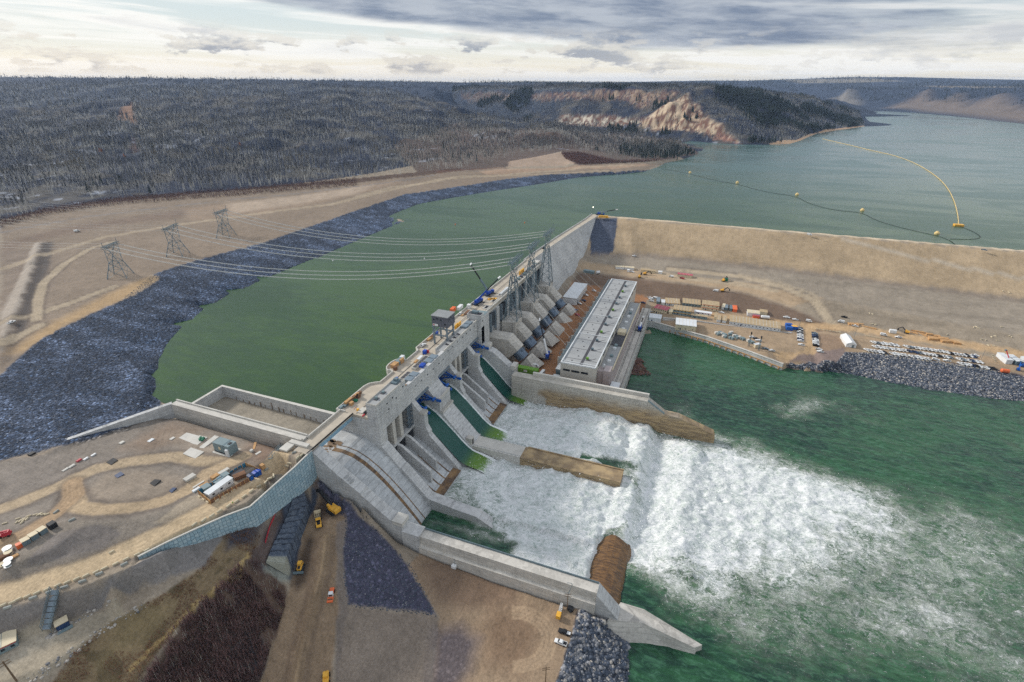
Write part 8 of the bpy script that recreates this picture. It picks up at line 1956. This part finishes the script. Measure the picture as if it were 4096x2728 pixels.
def scatter(n, poly=None, box=None, rmin=0, rmax=1e9, zmin=-99, cond=None):
    if poly: xs_ = [p[0] for p in poly]; ys_ = [p[1] for p in poly]; box = (min(xs_), max(xs_), min(ys_), max(ys_))
    x = rng.uniform(box[0], box[1], n); y = rng.uniform(box[2], box[3], n); k = np.ones(n, bool)
    if poly: k &= inpoly(x, y, poly)
    r = np.hypot(x, y); a = np.arctan2(x, y); k &= (r > rmin) & (r < rmax) & (a > azs[0]) & (a < azs[-1])
    x, y = x[k], y[k]; z = gfine(x, y); k = z > zmin
    if cond is not None: k &= cond(x, y, z)
    return np.stack([x[k], y[k], z[k]], 1)
FBW = [tuple(A(*p)[:2]) for p in FB]                        # foot of the woods
WOOD1 = FBW[:9] + [tuple(A(1120, 384, 66)[:2]), tuple(A(1166, 366, 66)[:2]), tuple(A(1290, 345, 66)[:2]), tuple(A(1330, 352, 66)[:2]), tuple(A(1420, 372, 62)[:2]), tuple(A(1480, 370, 60)[:2]), tuple(A(1530, 364, 57)[:2]), tuple(A(1598, 354, 54)[:2]), tuple(A(1560, 327, 56)[:2]), tuple(A(1400, 312, 62)[:2]), tuple(A(1200, 298, 68)[:2]), tuple(D(1090, 262, 2330)[:2]), tuple(D(1000, 238, 2400)[:2]), tuple(D(900, 208, 2750)[:2]), tuple(D(450, 204, 2750)[:2]), tuple(D(-100, 206, 2750)[:2]), tuple(D(-700, 215, 2600)[:2])]
scar = [gpoly([(262, 280), (285, 240), (304, 235), (306, 262), (318, 288), (300, 284)]), gpoly([(298, 330), (310, 318), (318, 345), (305, 350)])]
def wood_ok(x, y, z):
    k = np.ones(len(x), bool)
    for s in scar: k &= ~inpoly(x, y, s)
    k &= (vnoise(x / 30, y / 30, 91) * .5 + vnoise(x / 95, y / 95, 92) * .6) > .36
    return k
P = scatter(150000, WOOD1, cond=wood_ok); r = np.hypot(P[:, 0], P[:, 1])
keepp = np.clip(1.25 - r / 2600, .28, 1); P = P[rng.random(len(P)) < keepp]; r = np.hypot(P[:, 0], P[:, 1])
grow = 1 + np.clip((r - 1200) / 2400, 0, .5)
P[:, 2] -= .5
order_ = np.argsort(r); near = P[order_[:300]]; rest = P[order_[300:]]; rr_ = r[order_[300:]]
hh = rng.uniform(19, 27, len(rest)) * (1 + .5 * (vnoise(rest[:, 0] / 70, rest[:, 1] / 70, 93) - .5))
c1_ = rr_ < 1500
o = tree_batch('bare_forest', rest[c1_], hh[c1_], ('bark_pale', 'twig'), 1, 8, sp=.11, tr=.013, cw=.055); o['label'] = 'bare grey poplar wood covering the near valley side'; o['category'] = 'forest'
o = tree_batch('bare_forest', rest[~c1_], hh[~c1_] * 1.1, ('bark_pale', 'twig'), 2, 6, sp=.12, tr=.017, cw=.085); o['label'] = 'bare wood on the upper valley side and plateau edge'; o['category'] = 'forest'
# the nearest 300 trees of the wood as trees of their own: trunk and crown
TV = []
for v in range(5):
    r_ = random.Random(40 + v); hgt = 17 + v
    b = MB(); pts = [Vector((0, 0, -.5))]
    for k in range(1, 6): pts.append(Vector((r_.uniform(-.25, .25) * k * .4, r_.uniform(-.25, .25) * k * .4, hgt * k / 5.4)))
    for k in range(5): b.tube(pts[k], pts[k + 1], .24 * (1 - k / 5.6), 5, .24 * (1 - (k + 1) / 5.6))
    tm = b; c_ = MB()
    for k in range(34):
        f = r_.uniform(.42, .98); j = min(4, int(f * 5)); o_ = pts[j].lerp(pts[j + 1], f * 5 - j); a = r_.random() * 6.28; l_ = r_.uniform(1.6, 3.8) * (1.25 - f) * 1.5
        e_ = o_ + Vector((math.cos(a) * l_ * .45, math.sin(a) * l_ * .45, l_)); c_.tube(o_, e_, .07, 3, .02)
        for q in range(3):
            m0 = o_.lerp(e_, .4 + .2 * q); a2 = a + r_.uniform(-1.2, 1.2); e2 = m0 + Vector((math.cos(a2), math.sin(a2), 1.5)) * r_.uniform(.4, .8); sd = Vector((-math.sin(a2), math.cos(a2), 0)) * .16
            c_.add([m0 - sd, m0 + sd, e2], [(0, 1, 2)])
    TV.append((tm, c_))
TP_ = []
for i, p in enumerate(near):
    v = i % 5; lab = 'bare pale-stemmed poplar in the front rank of the wood above the dirt terraces'
    if i < 5:
        t = thing('poplar_tree', lab, 'tree', tuple(p), 0, 'front rank of bare poplars'); TV[v][0].build('trunk', 'bark_pale', t); TV[v][1].build('crown', 'twig', t); TP_.append(note_kids(t))
    else: t = copy_thing(TP_[v], tuple(p), 0)
    s = 1.05 + .4 * random.Random(i).random(); t.scale = (s, s, s); t.rotation_euler = (0, 0, i * 1.7); t.location = tuple(p)
# shrub fringe at the foot of the wood and on the bluff
SHR = [tuple(A(x, y, z)[:2]) for x, y, z in FB[2:10]] + [tuple(A(x, y + 12, z)[:2]) for x, y, z in FB[2:10][::-1]]
P = scatter(26000, SHR); o = tree_batch('shrub_fringe', P, rng.uniform(2.0, 5.0, len(P)), ('bark', 'twig_red'), 3, 8, sp=.3, cw=.2, lo=.05); o['label'] = 'dark red-brown shrub fringe at the foot of the wood'; o['category'] = 'shrubs'
SH2 = gpoly([(1290, 352), (1330, 352), (1420, 372), (1480, 370), (1530, 368), (1480, 374), (1330, 378), (1300, 366)])
P = scatter(14000, SH2); o = tree_batch('shrub_fringe', P, rng.uniform(3, 7, len(P)), ('bark', 'twig_red'), 4, 7, sp=.3, cw=.2, lo=.05); o['label'] = 'dark shrubs at the edge of the wooded point'; o['category'] = 'shrubs'
# second hill, far hills
H2 = [tuple(A(x, y - 1, z)[:2]) for x, y, z in HB[:16]] + [tuple(D(1975, 262, 3350)[:2]), tuple(D(1850, 222, 3300)[:2]), tuple(D(1660, 203, 2900)[:2]), tuple(D(1400, 198, 3300)[:2]), tuple(D(1040, 203, 3700)[:2])]
CLF = [gpoly(p) for p in ([(1466, 292), (1490, 266), (1520, 248), (1545, 226), (1580, 214), (1602, 236), (1625, 262), (1650, 286), (1672, 305), (1702, 330), (1660, 322), (1610, 304), (1560, 296), (1510, 300)], [(1282, 284), (1290, 266), (1330, 258), (1400, 262), (1450, 266), (1500, 268), (1480, 282), (1410, 292), (1350, 290)], [(1215, 214), (1290, 208), (1400, 208), (1480, 208), (1540, 206), (1530, 232), (1470, 240), (1380, 226), (1240, 228)])]
def h2ok(x, y, z):
    k = np.ones(len(x), bool)
    for i, s in enumerate(CLF): k &= ~(inpoly(x, y, s) & ((vnoise(x / 20, y / 20, 94) < .80) if i < 2 else (vnoise(x / 30, y / 30, 95) < .62)))
    return k & (vnoise(x / 45, y / 45, 96) > .22)
P = scatter(60000, H2, cond=h2ok); con = (vnoise(P[:, 0] / 120, P[:, 1] / 120, 97) + (P[:, 0] > -60) * .24) > .70
pb_ = P[~con]; o = tree_batch('bare_forest', pb_, rng.uniform(15, 23, len(pb_)), ('bark_pale', 'twig'), 5, 5, tr=.014, cw=.12); o['label'] = 'bare wood around the pale cliff on the second hill'; o['category'] = 'forest'
pc_ = P[con]; o = conifer_batch('spruce_forest', pc_, rng.uniform(14, 25, len(pc_)), 6); o['label'] = 'dark spruce stands on the second hill'; o['category'] = 'forest'
P = scatter(1200, WOOD1, cond=lambda x, y, z: (vnoise(x / 80, y / 80, 98) > .62) & (np.hypot(x, y) > 900)); o = conifer_batch('spruce_forest', P, rng.uniform(10, 20, len(P)), 8); o['label'] = 'scattered dark spruces among the bare wood'; o['category'] = 'forest'
PT = [tuple(A(x, y, 57)[:2]) for x, y in ((1430, 340), (1540, 330), (1600, 350), (1560, 364), (1480, 368), (1420, 360))]
P = scatter(900, PT); o = conifer_batch('spruce_forest', P, rng.uniform(10, 19, len(P)), 9); o['label'] = 'dark spruces at the tip of the wooded point'; o['category'] = 'forest'
FARB = [tuple(D(*p)[:2]) for p in ((1060, 196, 4600), (1700, 197, 5000), (1880, 205, 6500), (1930, 225, 5300), (2060, 238, 4450), (2200, 240, 3900), (2354, 250, 3200), (2600, 260, 2800), (2700, 200, 6500), (2000, 190, 9000), (1200, 191, 9000))]
P = scatter(26000, FARB, zmin=70, cond=lambda x, y, z: vnoise(x / 200, y / 200, 99) > .42); o = tree_batch('far_forest', P, rng.uniform(20, 34, len(P)), ('twig', 'conifer'), 10, 4, tr=.05, cw=.3, lo=.1); o['label'] = 'far dark woods on the hills across the reservoir'; o['category'] = 'forest'
FARL = [tuple(D(*p)[:2]) for p in ((-700, 195, 2900), (1000, 205, 2800), (1060, 197, 4200), (1000, 191, 8500), (-700, 184, 8500))]
P = scatter(26000, FARL, cond=lambda x, y, z: vnoise(x / 150, y / 150, 90) > .25); o = tree_batch('far_forest', P, rng.uniform(15, 26, len(P)), ('twig', 'twig'), 11, 4, tr=.04, cw=.3, lo=.1); o['label'] = 'far woods on the plateau along the left skyline'; o['category'] = 'forest'
for i, (x, y) in enumerate(((405, 617 / 1), (412, 619), (962, 592), (503, 640))):
    p = G(x, y); t = thing('larch_tree', f'small orange autumn tree in the grey wood, {ORD[i]} of four', 'tree', (p.x, p.y, p.z), 0, 'orange autumn trees')
    MB().tube((0, 0, -.5), (0, 0, 9), .3, 6, .1).build('trunk', 'bark', t); b = MB(); r_ = random.Random(i)
    for k in range(160):
        a, f = r_.random() * 6.28, r_.uniform(.2, 1); rad = 4.2 * (1.1 - f) * r_.random() + .4; c_ = Vector((rad * math.cos(a), rad * math.sin(a), 3 + 9 * f)); b.add([c_, c_ + Vector((r_.uniform(-.9, .9), r_.uniform(-.9, .9), .9)), c_ + Vector((r_.uniform(-.9, .9), r_.uniform(-.9, .9), .3))], [(0, 1, 2)])
    b.build('crown', 'leaf_orange', t)
# brush below the left-hand road
BR = gpoly([(330, 1568), (430, 1425), (560, 1300), (600, 1292), (655, 1350), (655, 1400), (620, 1500), (600, 1568), (560, 1720), (280, 1720)])
P = scatter(15000, BR, cond=lambda x, y, z: vnoise(x / 4, y / 4, 81) * .6 + vnoise(x / 14, y / 14, 83) * .4 > .40); o = tree_batch('brush', P, rng.uniform(1.6, 4.6, len(P)), ('bark', 'twig_red'), 12, 14, sp=.30, cw=.07, tr=.012, lo=.05); o['label'] = 'dense red-brown leafless brush on the bank at the bottom left'; o['category'] = 'brush'
P = scatter(1300, BR); o = tree_batch('brush_saplings', P, rng.uniform(3.5, 6.5, len(P)), ('bark_pale', 'twig_red'), 13, 9, tr=.010, cw=.05); o['label'] = 'pale bare saplings standing in the red-brown brush'; o['category'] = 'brush'
GRS = gpoly([(100, 1600), (170, 1500), (260, 1430), (350, 1380), (470, 1300), (520, 1215), (580, 1200), (600, 1230), (570, 1290), (430, 1410), (320, 1568), (280, 1700)])
P = scatter(9000, GRS, cond=lambda x, y, z: vnoise(x / 7, y / 7, 82) > .55); o = tree_batch('dry_grass', P, rng.uniform(.4, 1.3, len(P)), ('wood_dark', 'wood_dark'), 14, 6, sp=.5, cw=.3, lo=.0); o['label'] = 'tufts of dry grass on the tan bank'; o['category'] = 'grass'
# ------------------------------------------------------------------ stones
def stones(name, P, size, mats, label, seed):
    n = len(P); r = np.random.default_rng(seed)
    ico = np.array([(0, 0, 1), (.894, 0, .447), (.276, .851, .447), (-.724, .526, .447), (-.724, -.526, .447), (.276, -.851, .447), (.724, .526, -.447), (-.276, .851, -.447), (-.894, 0, -.447), (-.276, -.851, -.447), (.724, -.526, -.447), (0, 0, -1)])
    fc = np.array([(0, 1, 2), (0, 2, 3), (0, 3, 4), (0, 4, 5), (0, 5, 1), (1, 6, 2), (2, 7, 3), (3, 8, 4), (4, 9, 5), (5, 10, 1), (6, 7, 2), (7, 8, 3), (8, 9, 4), (9, 10, 5), (10, 6, 1), (11, 7, 6), (11, 8, 7), (11, 9, 8), (11, 10, 9), (11, 6, 10)])
    s = size[0] * (size[1] / size[0]) ** (r.random(n) ** 1.6); v = ico[None] * r.uniform(.72, 1.15, (n, 12, 1)) * (s[:, None, None] * np.stack([r.uniform(.8, 1.3, n), r.uniform(.8, 1.3, n), r.uniform(.55, .9, n)], 1)[:, None, :])
    v = (v + P[:, None, :]).reshape(-1, 3); f = (fc[None] + (np.arange(n) * 12)[:, None, None]).reshape(-1, 3); mi = np.repeat(np.where(r.random(n) < .62, 0, np.where(r.random(n) < .78, 1, 2)), 20)
    me = bpy.data.meshes.new(name); me.vertices.add(len(v)); me.vertices.foreach_set('co', v.astype(np.float32).ravel()); me.loops.add(f.size); me.loops.foreach_set('vertex_index', f.ravel().astype(np.int32))
    me.polygons.add(len(f)); me.polygons.foreach_set('loop_start', np.arange(0, f.size, 3, dtype=np.int32)); me.polygons.foreach_set('material_index', mi.astype(np.int32)); me.update(calc_edges=True)
    for m_ in mats: me.materials.append(M[m_])
    o = bpy.data.objects.new(name, me); C.objects.link(o); o['kind'] = 'stuff'; o['label'] = label; o['category'] = 'stones'
NR_ = gpoly([(1336, 1400), (1370, 1404), (1404, 1424), (1440, 1462), (1452, 1492), (1446, 1568), (1430, 1690), (1245, 1690), (1282, 1568), (1298, 1520), (1320, 1450)])
P = scatter(9000, NR_); stones('riprap_stones', P, (.45, 1.25), ('stone_dark', 'stone', 'stone_pale'), 'dark blue-grey riprap stones at the bottom edge', 21)
P = scatter(24000, gpoly(ripr[:8] + ripr[12:]), cond=lambda x, y, z: z > -.6); stones('riprap_stones', P, (.55, 1.15), ('stone_dark', 'stone', 'stone_pale'), 'grey riprap stones on the far bank below the parked pickups', 22)
P = scatter(50000, gpoly([(0, 1058), (110, 1034), (372, 945), (362, 915), (359, 870), (366, 830), (386, 790), (470, 710), (600, 645), (760, 580), (640, 546), (520, 581), (430, 606), (352, 632), (270, 697), (100, 778), (0, 868)]), cond=lambda x, y, z: z > 51.5)
stones('riprap_stones', P, (.22, .55), ('stone_dark', 'stone_dark', 'stone'), 'dark riprap stones lining the left side of the reservoir', 23)
P = scatter(9000, gpoly([(735, 1098), (762, 1108), (797, 1143), (862, 1212), (945, 1298), (1006, 1418), (920, 1406), (798, 1394), (787, 1300), (793, 1190), (758, 1150), (728, 1125)]), cond=lambda x, y, z: vnoise(x / 3, y / 3, 84) > .18); stones('riprap_stones', P, (.16, .42), ('stone_dark', 'stone_dark', 'stone'), 'dark gravel apron beside the near spillway wall', 26)
P = scatter(260, gpoly([(200, 1400), (262, 1372), (275, 1385), (240, 1400), (190, 1425), (120, 1470), (105, 1465)])); stones('loose_boulders', P, (.3, 1.1), ('stone_pale', 'stone_pale', 'stone'), 'pale boulders along the foot of the gravel slope', 24)
P = scatter(500, gpoly([(60, 1560), (150, 1500), (250, 1430), (330, 1385), (340, 1392), (240, 1455), (140, 1530), (80, 1580)])); stones('loose_boulders', P, (.2, .8), ('stone_pale', 'stone', 'stone_pale'), 'line of pale stones across the tan bank', 25)
# spray thrown up over the rollers and jets
sx_ = []
for x0, x1, y0, y1, n, hh_ in ((-120, -60, 270, 330, 5200, 4.5), (-120, -60, 206, 256, 3600, 3.5), (-60, -24, 205, 328, 4200, 3.2), (-12, 45, 205, 325, 4200, 2.2)):
    x = rng.uniform(x0, x1, n); y = rng.uniform(y0, y1, n); k = (vnoise(x / 9, y / 9, 85) > .45) & (np.abs(y - 261.5) > 7); sx_.append(np.stack([x, y, 2.5 + rng.exponential(hh_ * .55, n)], 1)[k])
P = np.concatenate(sx_); a = rng.normal(0, 1, (len(P), 4, 3)) * (.10 + .16 * rng.random(len(P)))[:, None, None]; v = (a + P[:, None, :]).reshape(-1, 3); f = (np.array([(0, 1, 2), (0, 2, 3), (0, 3, 1), (1, 3, 2)])[None] + (np.arange(len(P)) * 4)[:, None, None]).reshape(-1, 3)
me = bpy.data.meshes.new('spray'); me.from_pydata(v.tolist(), [], f.tolist()); mat('spray_white', (.85, .87, .87), .6, .03, .5); me.materials.append(M['spray_white']); o = bpy.data.objects.new('spray', me); C.objects.link(o); o['kind'] = 'stuff'; o['label'] = 'white spray thrown up over the churning spillway water'; o['category'] = 'spray'
# ------------------------------------------------------------------ people
def person(loc, rz, vest, label):
    """one continuous body grown from a jointed skeleton"""
    J = [(0, 0, .95), (0, 0, 1.2), (0, 0, 1.45), (0, 0, 1.56), (0, 0, 1.72), (.10, 0, .90), (.12, .02, .50), (.12, 0, .08), (.13, .14, .04), (-.10, 0, .90), (-.12, .08, .52), (-.13, -.04, .08), (-.13, .10, .04), (.20, 0, 1.42), (.25, .03, 1.15), (.24, .14, .92), (-.20, 0, 1.42), (-.25, .03, 1.15), (-.24, .16, .95)]
    E = [(0, 1), (1, 2), (2, 3), (3, 4), (0, 5), (5, 6), (6, 7), (7, 8), (0, 9), (9, 10), (10, 11), (11, 12), (2, 13), (13, 14), (14, 15), (2, 16), (16, 17), (17, 18)]
    R_ = [.15, .15, .17, .06, .11, .10, .07, .05, .045, .10, .07, .05, .045, .08, .055, .04, .08, .055, .04]
    me = bpy.data.meshes.new('person'); me.from_pydata(J, E, []); o = bpy.data.objects.new('person', me); C.objects.link(o)
    sk = o.modifiers.new('skin', 'SKIN'); o.modifiers.new('sub', 'SUBSURF').levels = 1
    for i, v in enumerate(me.skin_vertices[0].data): v.radius = (R_[i], R_[i] * .8); v.use_root = i == 0
    me.materials.append(M['trousers']); o.location = loc; o.rotation_euler = (0, 0, rz); tag(o, label, 'person')
    MB().tube((0, 0, 1.02), (0, 0, 1.50), .205, 12, .18).build('safety_vest', vest, o); MB().tube((0, .01, 1.76), (0, .01, 1.88), .15, 12, .08).build('hard_hat', 'white_paint', o); MB().box(-.08, .08, .07, .125, 1.64, 1.76).build('face', 'skin', o)
person(on(*q4(1158, 1280)), .8, 'vest', 'person in a green safety vest standing at the top of the retaining wall')
p = at(1418, 1640, 60); person((p.x, p.y, 60), 2.2, 'vest_orange', 'person in an orange vest on the deck, left of two')
p = at(1424, 1636, 60); person((p.x, p.y, 60), .3, 'vest_orange', 'person in an orange vest on the deck, right of two')
# ------------------------------------------------------------------ air
hz = MB().box(-14000, 14000, -1500, 15500, -40, 330).build('haze', 'wire'); hz['kind'] = 'stuff'
hm = bpy.data.materials.new('haze'); hm.use_nodes = True; hm.node_tree.nodes.clear(); T = NT(hm.node_tree)
pv_ = T.new('ShaderNodeVolumePrincipled'); pv_.inputs['Color'].default_value = (.50, .68, 1.0, 1); pv_.inputs['Density'].default_value = 3.6e-5; pv_.inputs['Anisotropy'].default_value = .2
T.l.new(pv_.outputs[0], T.new('ShaderNodeOutputMaterial').inputs['Volume']); hz.data.materials.clear(); hz.data.materials.append(hm)
